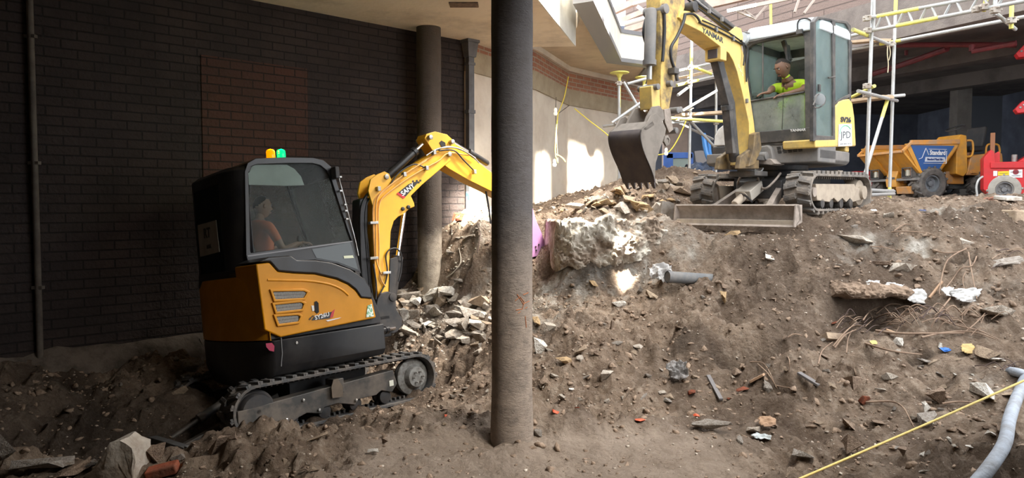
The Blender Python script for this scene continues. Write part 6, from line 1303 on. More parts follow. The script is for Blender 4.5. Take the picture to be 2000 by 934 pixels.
# ------------------------------------------------------------------ red lift at the right edge
L_ = Fr((9.15, 13.35, 1.70), R(180-26))
LX = empty('red_lift', 'bright red wheeled boom lift chassis with warning stickers at the right edge', 'lift', L_.M)
M_RED = mat('bright_red_paint', (.62, .02, .025), .4, dirt=(.40, .03, .03), damt=.4, dscale=5)
lxz = lambda px, py, y=.55: L_.xz(px, py, y)
w = MB(); w.prism([lxz(*p) for p in [(1921, 309), (1936, 292), (1942, 296), (1944, 318), (1936, 320), (2120, 316), (2120, 388), (1990, 388), (1985, 366), (1976, 352), (1961, 346), (1946, 352), (1938, 368), (1935, 383), (1921, 370)]], .10, .55); w.build('chassis', M_RED, LX, bevel=.012)
w = MB(); w.prism([lxz(*p) for p in [(1934, 317), (2120, 312), (2120, 328), (1934, 329)]], .02, .58); w.build('top_cover', M_RED, LX, bevel=.012)
for yy in (.12, .40):
    w = MB(); w.prism([lxz(*p) for p in [(1938, 318), (1940, 302), (1952, 295), (1955, 298), (1955, 318)]], yy, yy+.04); w.build('lug_plate', M_RED, LX, bevel=.006)
w = MB(); w.prism([lxz(*p) for p in [(1985, 318), (2010, 302), (2120, 296), (2120, 318)]], .05, .5); w.build('boom_cradle', M_RED, LX, bevel=.012)
c = lxz(1962, 372); cpt = (c[0], .50, .27)
wheel(LX, (c[0], .47, .265), .262, .20, (0, 1, 0), tyre=mat('pale_dusty_tyre', (.44, .41, .36), .85, dirt=(.26, .24, .21), dscale=7), rim=mat('grey_hub', (.16, .16, .17), .6, dirt=(.35, .32, .28), dscale=9), lugs=4)
wheel(LX, (c[0]-1.5, .47, .265), .262, .20, (0, 1, 0), tyre=MATS['pale_dusty_tyre'], rim=MATS['grey_hub'], lugs=4)
poly_mark(L_, LX, [(1949, 335), (1972, 334), (1972, 342), (1949, 343)], .552, 1, mat('yellow_vinyl', (.80, .62, .03), .5), 'warning_sticker', sgn=1)
poly_mark(L_, LX, [(1971, 332), (1997, 331), (1997, 347), (1971, 347)], .552, 1, M_WHT, 'white_sticker', sgn=1, lift=.004)
poly_mark(L_, LX, [(1940, 334), (1948, 334), (1948, 344), (1940, 344)], .552, 1, M_WHT, 'white_sticker', sgn=1); poly_mark(L_, LX, [(1949, 344), (1957, 344), (1957, 350), (1949, 350)], .552, 1, M_WHT, 'white_sticker', sgn=1)
w = MB(); p = L_.hit(1984, 336, 1, .561); w.lathe(p, (0, 1, 0), [(.045, 0), (.045, .003)], 16); w.build('sticker_emblem', mat('dark_red_ink', (.25, .02, .03), .5), LX)
for a, b, y_ in [((1974, 336), (1995, 335.6), 336), ((1976, 343), (1993, 342.7), 343)]: w = MB(); w.beam(L_.hit(*a, 1, .562), L_.hit(*b, 1, .562), .003, .018, up=(0, 1, 0)); w.build('sticker_lines', M_INK, LX)
w = MB(); w.beam(L_.hit(1952, 338.5, 1, .558), L_.hit(1968, 338, 1, .558), .002, .02, up=(0, 1, 0)); w.build('sticker_lines', mat('brown_ink', (.25, .15, .02), .5), LX)
w = MB(); p = L_.hit(1981, 316, 1, .35); w.lathe(p, (0, 0, 1), [(.045, 0), (.045, .12), (.03, .13)], 16); w.build('beacon_post', M_STL, LX)
w = MB(); p = L_.hit(1938, 300, 1, .2); w.box((p.x, .2, p.z+.12), (.07, .07, .5)); w.build('rust_post', MATS['rust_brown_post'], LX, bevel=.005)
for (cx_, cy_) in [(1998, 98), (1996, 208)]:
    w = MB(); w.prism([lxz(*p) for p in [(cx_-12, cy_+4), (cx_+3, cy_-12), (cx_+190, cy_-66), (cx_+190, cy_-10), (cx_-6, cy_+12)]], .2, .45); w.build('boom_section', M_RED, LX, bevel=.012)
    bolts(LX, [tuple(L_.hit(cx_-3, cy_+2, 1, .45)), tuple(L_.hit(cx_+4, cy_-3, 1, .45))], .02, .015, (0, 1, 0), M_STL)
w = MB(); mx_ = lxz(2160, 200)[0]; w.box((mx_, .32, 1.9), (.3, .3, 3.4)); w.build('mast', M_RED, LX, bevel=.01)
w = MB(); w.tube([at(1919, 345, 12.6), at(1911, 352, 12.5), at(1907, 366, 12.5), at(1909, 384, 12.5)], .016, 8, smooth=5); w.lathe(at(1909, 388, 12.5), (0, 0, 1), [(.05, 0), (.03, .05)], 10)
loose('power_cable', w, mat('pale_grey_cable', (.5, .5, .48), .5), 'pale grey cable hanging from the red lift to the ground', 'cable')
# red box behind the dumper
w = MB(); p = at(1703, 355, 16.6); w.box((p.x, 17.0, 2.1), (.5, .4, .72)); loose('fuel_box', w, M_RED, 'dark red box standing behind the left side of the orange dumper', 'box', bevel=.01)
# ------------------------------------------------------------------ rubble
rng = random.Random(11)
def rock_mesh(seed, cuts=18, flat=1.0, crag=.06, sub=2, elong=1.0, rlo=.6):
    r = random.Random(seed); bm = bmesh.new()
    for i in range(cuts):
        v = Vector((r.gauss(0, 1), r.gauss(0, 1), r.gauss(0, 1))).normalized()*r.uniform(rlo, 1.0); bm.verts.new((v.x*elong, v.y, v.z*flat))
    bmesh.ops.convex_hull(bm, input=bm.verts[:]); 
    bmesh.ops.delete(bm, geom=[v for v in bm.verts if not v.link_faces], context='VERTS')
    bmesh.ops.triangulate(bm, faces=bm.faces[:])
    for k in range(sub):
        bmesh.ops.subdivide_edges(bm, edges=bm.edges[:], cuts=1, use_grid_fill=True)
        for v in bm.verts:
            n_ = mnoise.noise(v.co*(2.3*(k+1))+Vector((seed*7.1, 0, 0))); v.co += v.co.normalized()*n_*crag*2.2/(k+1)
    me = bpy.data.meshes.new('rock'); bm.to_mesh(me); bm.free(); me.shade_smooth(); me.set_sharp_from_angle(angle=R(13)); return me
def rock_mat(nm, a, b, sc_=5):
    return mat(nm, a, .92, dirt=b, damt=.95, dscale=sc_, bump=.8, bscale=14, spec=.2)
RM = {'pale': rock_mat('pale_rubble', (.50, .45, .385), (.33, .27, .215)), 'grey': rock_mat('grey_rubble', (.34, .31, .275), (.20, .165, .135)), 'brown': rock_mat('earthy_rubble', (.31, .23, .17), (.17, .12, .088)),
      'white': rock_mat('white_rubble', (.72, .69, .63), (.42, .36, .30)), 'brick': rock_mat('brick_rubble', (.30, .085, .045), (.16, .075, .05)), 'buff': rock_mat('buff_rubble', (.50, .35, .19), (.30, .21, .13)), 'tan': rock_mat('tan_rubble', (.40, .31, .22), (.26, .195, .145))}
RB = {}
for nm in RM:
    RB[nm] = []
    for k in range(4):
        me = rock_mesh(hash(nm) % 50+k*13 if False else (len(RB)*17+k*5+3), [8, 10, 9, 12][k], [.8, .65, .9, .55][k], .035, elong=[1.1, 1.3, 1, 1.2][k]); me.materials.append(RM[nm]); me.name = nm+'_rubble'; RB[nm].append(me)
def rock(px, py, wpx, kind='pale', label=None, group=None, sq=(1, 1, 1), rot=None, sink=.16, v=None, name='rubble_chunk', cat='rubble', p=None, yaw=None):
    """px,py = picture position of its foot"""
    if name == 'rubble_chunk' and label and ('stone' in label or 'pebble' in label): name = 'stone'
    g = p or ground_at(px, py); s = wpx*.64*g.y/FPX
    me = RB[kind][v if v is not None else rng.randrange(4)]
    o = bpy.data.objects.new(name, me); COL.objects.link(o)
    o.scale = (s*sq[0], s*sq[1], s*sq[2]); o.location = (g.x, g.y+s*.4, g.z+s*sq[2]*.75*(1-sink))
    o.rotation_euler = rot or (rng.uniform(-.35, .35), rng.uniform(-.35, .35), rng.uniform(0, 6.28) if yaw is None else yaw)
    tag(o, label, cat, group); return o
def one(px, py, w, kind, label, **k): return rock(px, py, w, kind, label, None, **k)
# foreground left
def shard_mesh(name, pts, depth, m, seed, crag=.02):
    """faceted lump from an explicit outline; rough faces"""
    bm = bmesh.new()
    for (x, z) in pts:
        bm.verts.new((x, -depth*.5*(1-.45*abs(x)), z)); bm.verts.new((x*.8+.03, depth*.5, z*.86+.02))
    bmesh.ops.convex_hull(bm, input=bm.verts[:]); bmesh.ops.triangulate(bm, faces=bm.faces[:])
    for k in range(3):
        bmesh.ops.subdivide_edges(bm, edges=bm.edges[:], cuts=1)
        for v in bm.verts: v.co += Vector((mnoise.noise(v.co*9+Vector((seed, k, 0))), mnoise.noise(v.co*9+Vector((0, seed, k))), mnoise.noise(v.co*9+Vector((k, 0, seed)))))*crag/(k+.7)
    me = bpy.data.meshes.new(name); bm.to_mesh(me); bm.free(); me.shade_smooth(); me.set_sharp_from_angle(angle=R(30)); me.materials.append(m)
    o = bpy.data.objects.new(name, me); COL.objects.link(o); return o
g = at(231, 928, 4.72)
o = shard_mesh('concrete_lump', [(-.15, 0), (-.155, .05), (-.02, .27), (.03, .285), (.12, .22), (.125, .16), (.14, .02), (.12, -.03), (-.1, -.03)], .22, RM['pale'], 3, .03); o.location = (g.x, g.y+.05, g.z-.03); tag(o, 'tall pointed pale concrete lump at the front edge of the trench', 'rubble')
one(8, 905, 78, 'grey', 'grey rounded rock cut off by the left edge of the picture', v=0, sq=(1, 1, .8)); one(62, 930, 95, 'grey', 'flat grey slab lying left of the pointed concrete lump', v=3, sq=(1, .8, .5), yaw=.3); one(128, 936, 90, 'brown', 'low brown slab between the flat grey slab and the pointed lump', v=3, sq=(1, .8, .3), yaw=.1)
one(172, 922, 34, 'grey', 'small dark grey stone against the left side of the pointed lump', v=1); one(225, 940, 52, 'white', 'pale broken stone in front of the pointed lump', v=1, sq=(1, 1, .6))
one(296, 912, 56, 'brown', 'brown rough stone just behind the red brick fragment', v=0); one(343, 908, 30, 'grey', 'small grey stone beside the end of the blade', v=2); one(420, 895, 66, 'brown', 'squarish earthy boulder right of the blade end', v=2, sq=(1, .9, .9)); one(455, 868, 24, 'brown', 'small earthy stone on top of the squarish boulder', v=0)
g = ground_at(318, 932); w = MB(); w.box((0, 0, 0), (.20, .10, .065)); o = w.build('brick', RM['brick'], bevel=.012); o.location = (g.x, g.y, g.z+.045); o.rotation_euler = (.15, -.22, .12); tag(o, 'broken red brick lying tilted at the front edge of the trench', 'brick')
g = at(520, 858, 5.3); o = shard_mesh('stone_slab', [(-.05, -.05), (-.055, .10), (-.035, .135), (.0, .12), (.04, .06), (.055, .02), (.03, -.05)], .035, RM['tan'], 8, .006); o.location = (g.x, g.y, g.z); o.rotation_euler = (.1, .05, .15); tag(o, 'thin tan stone slab standing upright against the rubber track', 'stone')
one(610, 868, 56, 'tan', 'flat tan stone in the dirt under the track', v=3, sq=(1, .6, .35), yaw=.2); one(748, 873, 20, 'brown', 'small pointed stone at the edge of the smooth ground', v=2, sq=(.8, .8, 1.3)); one(728, 890, 18, 'white', 'small white pebble on the smooth ground left of the front column', v=1)
one(372, 728, 46, 'grey', 'rounded boulder on the ledge left of the counterweight', v=2, sq=(1, 1, .95)); one(398, 694, 40, 'grey', 'upper boulder against the wall left of the counterweight', v=0); one(362, 752, 30, 'grey', 'small stone below the rounded boulder on the ledge', v=1); one(398, 750, 26, 'pale', 'small pale stone right of the stone below the rounded boulder', v=2); one(95, 712, 26, 'grey', 'small stone on the ledge by the wall conduit', v=1); one(345, 775, 30, 'tan', 'crumbly tan lump low on the dark trench side', v=1)
# around the front column
one(1052, 700, 62, 'white', 'large white-edged concrete chunk touching the right side of the front column', v=0, sq=(1.1, .8, .75), yaw=.6); one(1048, 856, 22, 'grey', 'upright grey slab leaning at the foot of the front column', v=2, sq=(1, .6, 1.3)); one(1078, 652, 30, 'pale', 'pale round stone above the white-edged chunk', v=1); one(1048, 642, 30, 'buff', 'buff stone peeking out beside the front column', v=0)
one(1108, 715, 42, 'buff', 'buff slab lying right of the white-edged chunk', v=3, sq=(1, .8, .5)); one(1132, 697, 30, 'tan', 'tan stone above the buff slab', v=3); one(1160, 700, 26, 'brown', 'brown angular stone right of the tan stone', v=2)
one(1196, 652, 24, 'brown', 'dark upright stub of stone sticking out of the slope', v=2, sq=(.7, .7, 1.7), rot=(.1, -.25, 0)); one(1185, 750, 50, 'pale', 'pale lump with a dirty red base in the middle of the slope', v=0, sq=(1.1, .8, .7)); one(1210, 605, 26, 'white', 'small whitish flat stone on the slope below the cliff', v=3)
one(1192, 556, 24, 'tan', 'squarish tan stone at the foot of the pale cliff', v=1); one(1158, 568, 24, 'buff', 'buff stone left of the squarish tan stone', v=1); one(1275, 588, 30, 'tan', 'flat tan stone below the black pipe end', v=3); one(1250, 575, 22, 'grey', 'small grey stone left of the flat tan stone', v=0)
one(1413, 598, 34, 'buff', 'yellowish lump below the far end of the black pipe', v=0, sq=(1, .8, 1.1)); one(1375, 585, 14, 'grey', 'tiny square grey stone near the yellowish lump', v=2); one(1502, 516, 26, 'white', 'white-faced stone high on the brown bank', v=1); one(1435, 462, 32, 'buff', 'flat buff stone just under the dozer blade', v=3, sq=(1, .7, .5))
one(1790, 545, 128, 'pale', 'big pale-topped boulder half buried in the bank', v=0, sq=(1, .8, .62), sink=.55); one(1680, 478, 84, 'pale', 'flat pale outcrop high on the bank above the half-buried boulder', v=3, sq=(1, .8, .5), sink=.7); one(1888, 478, 56, 'pale', 'small pale outcrop right of the half-buried boulder', v=1, sq=(1, .8, .5), sink=.6); one(1965, 622, 84, 'pale', 'pale crusted outcrop at the right edge above the twigs', v=3, sq=(1, .8, .6), sink=.6); one(1955, 520, 60, 'grey', 'grey layered outcrop at the right edge of the upper bank', v=3, sq=(1.2, .8, .4), sink=.5); one(1722, 524, 40, 'brown', 'dark ledge stone left of the big half-buried boulder', v=3, sq=(1.2, .8, .5)); one(1742, 428, 22, 'pale', 'pale block on the brow of the bank', v=1); one(1670, 447, 14, 'grey', 'small grey stone on the upper bank', v=2)
one(1352, 778, 24, 'brick', 'orange-red brick piece in the middle of the slope', v=1, sq=(1, .7, 1)); one(1398, 848, 58, 'grey', 'long grey slab slanting out of the dirt', v=3, sq=(1.3, .5, .6), yaw=2.4); one(1440, 738, 26, 'brown', 'brown slab right of the orange-red brick piece', v=3); one(1402, 762, 30, 'tan', 'tan slab above the long grey slab', v=3, sq=(1, .7, .5)); one(1452, 768, 28, 'brick', 'dark red flat brick fragment on the slope', v=3, sq=(1, .6, .5))
one(1500, 770, 34, 'grey', 'grey rough stone beside a piece of board', v=0); one(1512, 838, 24, 'brown', 'dark round stone near the pale glassy scrap', v=1); one(1478, 852, 30, 'pale', 'pale stone left of the brown folded board', v=3)
one(1672, 768, 44, 'brown', 'brown boulder in the lower right slope', v=0); one(1692, 795, 26, 'brick', 'reddish stone beside the brown boulder', v=2); one(1657, 842, 46, 'brown', 'brown angular rock above the yellow cord', v=2, sq=(1, .8, .75)); one(1668, 890, 58, 'brown', 'large dark earthy rock just above the yellow cord', v=0, sq=(1, .9, .75)); one(1570, 905, 38, 'grey', 'rounded dark grey rock near the bottom edge', v=1); one(1738, 748, 28, 'pale', 'pale round-edged stone above the lower slope', v=1)
one(1925, 792, 58, 'white', 'big white angular stone behind the yellow cord', v=2, sq=(1, .8, .75)); one(1918, 888, 50, 'white', 'flat white slab near the blue-grey hose', v=3, sq=(1, .7, .3), yaw=.4); one(1937, 862, 26, 'white', 'small white block above the flat white slab', v=1); one(1805, 928, 24, 'white', 'white flat stone near the bottom edge', v=3, sq=(1, .8, .5)); one(1975, 778, 50, 'tan', 'tan slab at the right edge by the hose', v=3, sq=(1, 1, .4)); one(1938, 708, 46, 'tan', 'tan boulder below the twig heap', v=0)
one(1790, 828, 34, 'pale', 'pale stone low in the slope right of the twig bundle', v=3, sq=(1, .8, .6)); one(1808, 812, 30, 'white', 'white stone beside the pale low stone', v=0); one(1822, 835, 40, 'grey', 'grey broken stone just above the yellow cord', v=3); one(1840, 795, 46, 'brown', 'brown clump right of the white stone', v=0)
one(1865, 740, 14, 'white', 'smooth white pebble in the gravel', v=1)
g = at(1298, 400, 9.3); o = shard_mesh('concrete_block', [(-.10, -.12), (-.10, .16), (.10, .14), (.12, -.12)], .16, RM['grey'], 5, .012); o.location = (g.x, g.y+.1, H(g.x, g.y+.1)+.1); o.rotation_euler = (.1, .1, .5); tag(o, 'grey square block standing on the mound left of the dozer blade', 'block')
g = at(1990, 430, 8.15); w = MB(); w.box((0, 0, 0), (.36, .4, .19)); o = w.build('concrete_block', RM['tan'], bevel=.02); o.location = (g.x+.04, g.y+.1, g.z+.01); o.rotation_euler = (0, .05, .1); tag(o, 'beige concrete block end sticking out of the bank at the right edge', 'block')
# perforated brick
g = ground_at(1631, 668); w = MB(); w.box((0, 0, 0), (.215, .10, .065)); o = w.build('perforated_brick', RM['tan'], bevel=.005); o.location = (g.x, g.y+.03, g.z+.03); o.rotation_euler = (-.55, .12, .25)
h_ = MB()
for i in range(5):
    for j in range(2): h_.lathe((-.08+.04*i, -.022+.044*j, .0325), (0, 0, 1), [(.010, 0), (.010, .0012)], 10)
h_.build('brick_holes', MATS['vent_dark'], o, smooth=0); tag(o, 'grey-brown perforated brick beside the bundle of twigs', 'brick')
# fragments by the red lift
for k, (px, py) in enumerate([(1926, 397), (1934, 395), (1942, 397), (1948, 394)]):
    g = at(px, py, 9.6); w = MB(); w.box((0, 0, 0), (.05, .19, .035)); o = w.build('tile_strip', rock_mat('tile_rubble', (.30, .13, .085), (.2, .11, .08)) if k == 0 else MATS['tile_rubble'], bevel=.004); o.location = (g.x, g.y, H(g.x, g.y)+.035+.004*k); o.rotation_euler = (.1, -.35, -.6); tag(o, 'dark red tile strip in a small heap by the red lift', 'tile', 'dark red tile strips by the red lift')
g = at(1968, 400, 9.3); w = MB(); w.box((0, 0, 0), (.24, .2, .05)); o = w.build('paving_slab', RM['white'], bevel=.01); o.location = (g.x, g.y, H(g.x, g.y)+.04); o.rotation_euler = (.1, 0, .2); tag(o, 'white broken slab lying in front of the red lift wheel', 'slab')
# clusters
def cluster(n, box, sizes, kinds, label, group, dens=None, sq=(1, 1, .8)):
    x0, y0, x1, y1 = box
    for i in range(n):
        px = rng.uniform(x0, x1); py = rng.uniform(y0, y1)
        if dens and not dens(px, py): continue
        s = rng.uniform(*sizes)*rng.uniform(.6, 1); rock(px, py, s, rng.choice(kinds), label, group, sq=(rng.uniform(.8, 1.2), rng.uniform(.7, 1), rng.uniform(.55, .95)))
cluster(78, (770, 575, 956, 700), (22, 58), ['pale', 'pale', 'grey', 'white', 'tan'], 'angular pale concrete chunk in the rubble between the two columns', 'concrete chunks between the two columns', lambda x, y: not (x < 845 and y > 688))
cluster(10, (875, 430, 955, 585), (14, 34), ['tan', 'pale', 'grey'], 'broken chunk stuck in the earth face right of the rear column', 'chunks in the earth face')
cluster(80, (1112, 352, 1336, 424), (16, 50), ['tan', 'tan', 'pale', 'buff', 'grey'], 'sandy broken chunk on the mound under the raised bucket', 'chunks on the mound under the bucket', lambda x, y: y > 424-(x-1090)*.38)
cluster(9, (1040, 395, 1125, 425), (10, 26), ['white', 'pale', 'buff'], 'pale stone at the foot of the plastered wall', 'pale stones by the plastered wall')
cluster(44, (1050, 570, 1340, 800), (10, 30), ['pale', 'grey', 'tan', 'brown', 'brown'], 'small angular stone on the churned slope right of the front column', 'small stones on the middle slope')
cluster(44, (1340, 560, 1700, 880), (9, 28), ['brown', 'brown', 'tan', 'grey'], 'small earthy stone on the lower bank', 'small stones on the lower bank')
cluster(50, (1700, 680, 1998, 900), (9, 28), ['pale', 'grey', 'tan', 'brown', 'white'], 'small stone in the gravelly corner by the hose', 'small stones in the gravelly corner')
cluster(20, (1580, 400, 1998, 560), (7, 20), ['pale', 'grey', 'tan'], 'small stone on the upper bank', 'small stones on the upper bank')
cluster(14, (640, 790, 955, 860), (8, 18), ['brown', 'brown', 'tan'], 'small earthy stone beside the track', 'small stones beside the track')
cluster(14, (400, 860, 640, 925), (9, 24), ['brown', 'brown', 'tan'], 'small earthy stone on the heap in front of the track', 'small stones on the front heap')
cluster(10, (10, 690, 400, 760), (10, 26), ['grey', 'brown'], 'dim stone on the trench ledge by the dark wall', 'dim stones on the trench ledge')
cluster(12, (850, 690, 955, 790), (10, 24), ['tan', 'brown', 'pale'], 'stone on the ground between the track and the front column', 'stones between track and column')
for (px, py, w_) in [(888, 432, 22), (896, 436, 18), (903, 428, 16)]: rock(px, py, w_, 'brick', 'orange-red brick fragment by the foot of the downpipe', 'brick fragments by the downpipe', name='brick_fragment', cat='brick')
for (px, py, w_, l_) in [(1086, 810, 22, 'bright orange scrap right of the front column'), (1250, 828, 26, 'bright orange scrap in the flat dirt'), (1360, 815, 14, 'small orange scrap left of the long grey slab'), (870, 815, 10, 'tiny red scrap on the ground beside the track'), (1128, 800, 12, 'dull red scrap near the front column'), (1425, 782, 12, 'pink-red crumb on the slope'), (1632, 634, 14, 'red lump at the top of the twig bundle')]:
    o = one(px, py, w_, 'brick', l_, sq=(1, .8, .5), name='plastic_scrap' if 'scrap' in l_ else 'brick_crumb', cat='scrap'); 
    if 'scrap' in l_: o.data = o.data.copy(); o.data.materials.clear(); o.data.materials.append(mat('orange_scrap', (.62, .10, .04), .6))
# pebbles and clods nobody could count
def scatter(name, n, smin, smax, m, label, cat, seed, region, kmax=3, flatz=.7):
    r = np.random.default_rng(seed); base = []
    for k in range(6):
        me = rock_mesh(200+seed+k, 9+k, .8, .13 if name == 'earth_clods' else .05, 1 if name == 'earth_clods' else 0, rlo=.4); co = np.array([v.co[:] for v in me.vertices]); fc = [tuple(p.vertices) for p in me.polygons]; base.append((co, fc)); bpy.data.meshes.remove(me)
    xs = r.uniform(region[0], region[1], n*3); ys = r.uniform(region[2], region[3], n*3)
    dn = fbm(xs, ys, 1.6, 3, 33+seed)+.5; zz = bil(Z, GX0, GY0, GS, xs, ys); fl = bil(flat, GX0, GY0, GS, xs, ys)
    keep = (r.uniform(0, 1, n*3) < dn*(1-.8*fl)) & (np.abs(xs/ys) < .80)
    bx_ = (xs+2.03)*math.cos(R(44))+(ys-7.21)*math.sin(R(44)); by_ = -(xs+2.03)*math.sin(R(44))+(ys-7.21)*math.cos(R(44)); keep &= ~((np.abs(bx_) < 1.15) & (np.abs(by_) < .85))
    xs, ys, zz = xs[keep][:n], ys[keep][:n], zz[keep][:n]; n = len(xs)
    s = smin*(smax/smin)**(r.uniform(0, 1, n)**1.8); V_ = []; F_ = []; off = 0
    for i in range(n):
        co, fc = base[i % 6]; a = r.uniform(0, 6.28); b = r.uniform(-.6, .6); ca, sa, cb, sb = math.cos(a), math.sin(a), math.cos(b), math.sin(b)
        c = co*s[i]; c = np.stack([c[:, 0]*ca-c[:, 1]*sa, c[:, 0]*sa+c[:, 1]*ca, c[:, 2]*flatz], 1); c = np.stack([c[:, 0], c[:, 1]*cb-c[:, 2]*sb, c[:, 1]*sb+c[:, 2]*cb], 1)
        c += (xs[i], ys[i], zz[i]+s[i]*(.0 if name == 'earth_clods' else .12)); V_.append(c); F_ += [(f[0]+off, f[1]+off, f[2]+off) for f in fc]; off += len(c)
    me = bpy.data.meshes.new(name); Vn = np.concatenate(V_); Fn = np.array(F_, dtype=np.int32)
    me.vertices.add(len(Vn)); me.vertices.foreach_set('co', Vn.astype(np.float32).ravel()); me.loops.add(Fn.size); me.loops.foreach_set('vertex_index', Fn.ravel()); me.polygons.add(len(Fn)); me.polygons.foreach_set('loop_start', (np.arange(len(Fn))*3).astype(np.int32)); me.update(calc_edges=True); me.materials.append(m)
    o = bpy.data.objects.new(name, me); COL.objects.link(o); tag(o, label, cat, kind='stuff'); return o
RG = (-4.5, 7.5, 4.3, 10.5)
scatter('pale_gravel', 4200, .005, .028, rock_mat('gravel_pale', (.50, .44, .37), (.30, .24, .19), 9), 'pale gravel strewn over the earth', 'gravel', 1, RG)
scatter('brown_gravel', 9000, .005, .026, rock_mat('gravel_brown', (.32, .235, .175), (.16, .115, .085), 9), 'brown crumbs of earth and gravel', 'gravel', 2, RG)
scatter('earth_clods', 4200, .015, .065, M_BROW, 'loose dark clods of earth on the slopes', 'soil', 3, RG, flatz=.8)
scatter('mound_rubble', 1200, .012, .06, RM['tan'], 'sandy rubble crumbs on the mound', 'rubble', 4, (.2, 3.6, 9.0, 12.5))
scatter('pale_rubble_crumbs', 900, .012, .05, RM['pale'], 'pale concrete crumbs between the columns', 'rubble', 5, (-1.5, .0, 7.8, 10.2))
# ------------------------------------------------------------------ loose things on the bank
def on(px, py, lift=.0): 
    g = ground_at(px, py); return Vector((g.x, g.y, g.z+lift))
bp_ = empty('drain_pipe', 'dark grey pipe stub poking out of the bank', 'pipe', on(1350, 560))
a = at(1303, 541, 7.75); b = at(1398, 547, 7.95)
w = MB(); w.tube([a, b], .062, 24, caps=False); w.tube([a+Vector((.005, 0, 0)), b], .054, 24); w.build('pipe_wall', mat('dark_grey_pipe', (.115, .12, .125), .7, dirt=(.24, .22, .20), damt=.6, dscale=9), bp_)
w = MB(); w.lathe(b-Vector((.01, 0, 0)), (b-a), [(.064, 0), (.064, .02), (.05, .03)], 20); w.build('pipe_end', M_HOSE, bp_); rehome(bp_)
def sheet(name, px, py, wpx, hpx, m, label, cat='sheet', up=.6, seed=0, crump=.13, group=None, pts=None):
    g = on(px, py, .03); s = g.y/FPX; W_, H_ = wpx*s, hpx*s; w = MB(); n = 14; r = random.Random(seed)
    V_ = []; 
    for j in range(n+1):
        for i in range(n+1):
            u, v = i/n-.5, j/n-.5; ed = 1-.22*abs(mnoise.noise(Vector((math.atan2(v, u)*1.5, seed, 0)))); 
            x = u*W_*ed+.12*W_*mnoise.noise(Vector((v*3, seed, 1))); y = v*H_*ed; z = crump*W_*(mnoise.noise(Vector((u*4, v*4, seed*3.1)))+.5*abs(mnoise.noise(Vector((u*9, v*7, seed)))))
            V_.append((x, y*math.cos(up)-z*math.sin(up), (y+H_*.42)*math.sin(up)+z*math.cos(up)))
    F_ = [(j*(n+1)+i, j*(n+1)+i+1, (j+1)*(n+1)+i+1, (j+1)*(n+1)+i) for j in range(n) for i in range(n) if not (abs(i/n-.5)+abs(j/n-.5) > .78+.12*mnoise.noise(Vector((i*.7, j*.7, seed))))]
    w.add(V_, F_); o = w.build(name, m, smooth=25); o.location = g; so_ = o.modifiers.new('thick', 'SOLIDIFY'); so_.thickness = .003; tag(o, label, cat, group); return o
M_SHW = mat('dirty_white_sheet', (.60, .60, .585), .6, dirt=(.36, .33, .30), damt=.7, dscale=14); M_SHG = mat('grey_sheet', (.45, .44, .43), .6, dirt=(.25, .22, .2), dscale=14)
sheet('plastic_sheet', 1791, 597, 38, 34, M_SHW, 'white crumpled sheet scrap standing alone left of the torn white sheeting', seed=2, up=1.0)
sheet('plastic_sheet', 1888, 594, 60, 30, M_SHW, 'torn white sheeting hanging under the twigs', seed=5, up=1.1)
sheet('plastic_sheet', 1853, 583, 24, 22, M_SHW, 'small white scrap left of the torn white sheeting', seed=9, up=.9)
sheet('plastic_sheet', 1705, 566, 30, 18, M_SHW, 'pale scrap at the upper lip of the dark hollow', seed=11, up=.8); sheet('plastic_sheet', 1746, 576, 40, 24, M_SHW, 'white ragged scrap at the right end of the dark hollow', seed=14, up=.9); sheet('plastic_sheet', 1683, 577, 26, 12, M_SHG, 'grey curled scrap inside the dark hollow', seed=17, up=.5)
sheet('rag', 1290, 552, 44, 42, M_SHG, 'pale torn rag wrapped over the end of the dark pipe', 'rag', seed=21, up=.9, crump=.35)
sheet('plastic_sheet', 1490, 862, 40, 16, mat('clear_blue_scrap', (.50, .56, .58), .3, dirt=(.35, .35, .33), dscale=15), 'pale bluish glassy scrap low on the slope', seed=24, up=.25, crump=.12)
sheet('board_scrap', 1498, 838, 34, 26, mat('brown_board', (.32, .20, .12), .8, dirt=(.2, .13, .09), dscale=8), 'brown folded board scrap near the bluish scrap', 'scrap', seed=27, up=.6, crump=.1)
sheet('leaf_scrap', 1890, 695, 28, 22, mat('ochre_scrap', (.50, .36, .14), .7, dirt=(.35, .25, .12), dscale=9), 'ochre flat scrap under the twig heap', 'scrap', seed=30, up=.9, crump=.04)
sheet('blue_scrap', 1846, 692, 20, 10, mat('bright_blue_plastic', (.03, .16, .55), .5), 'bright blue plastic scrap under the twig heap', 'scrap', seed=33, up=.7)
sheet('yellow_scrap', 1706, 678, 14, 10, mat('dull_yellow', (.60, .45, .14), .7), 'dull yellow chip below the twig heap', 'scrap', seed=36, up=.7, crump=.05)
sheet('paper_scrap', 1707, 417, 11, 8, M_SHW, 'white paper scrap on the brow of the bank', 'scrap', seed=39, up=.4); sheet('blue_scrap', 1802, 418, 14, 8, mat('navy_plastic', (.06, .07, .14), .5), 'dark navy scrap on the brow of the bank', 'scrap', seed=40, up=.4)
sheet('paper_scrap', 1116, 768, 10, 6, M_SHW, 'tiny white paper scrap right of the front column', 'scrap', seed=41, up=.4); sheet('polythene_scrap', 1322, 745, 40, 44, mat('grey_black_polythene', (.09, .085, .08), .4, dirt=(.3, .28, .27), damt=.7, dscale=16), 'grey and black polythene caught in the middle slope', 'sheet', seed=44, up=.8, crump=.3)
sheet('tarpaulin', 1375, 333, 70, 22, mat('blue_black_tarp', (.03, .05, .10), .5, dirt=(.12, .13, .15), dscale=12), 'dark blue tarpaulin crumpled on the far mound', 'tarpaulin', seed=47, up=.5, crump=.2)
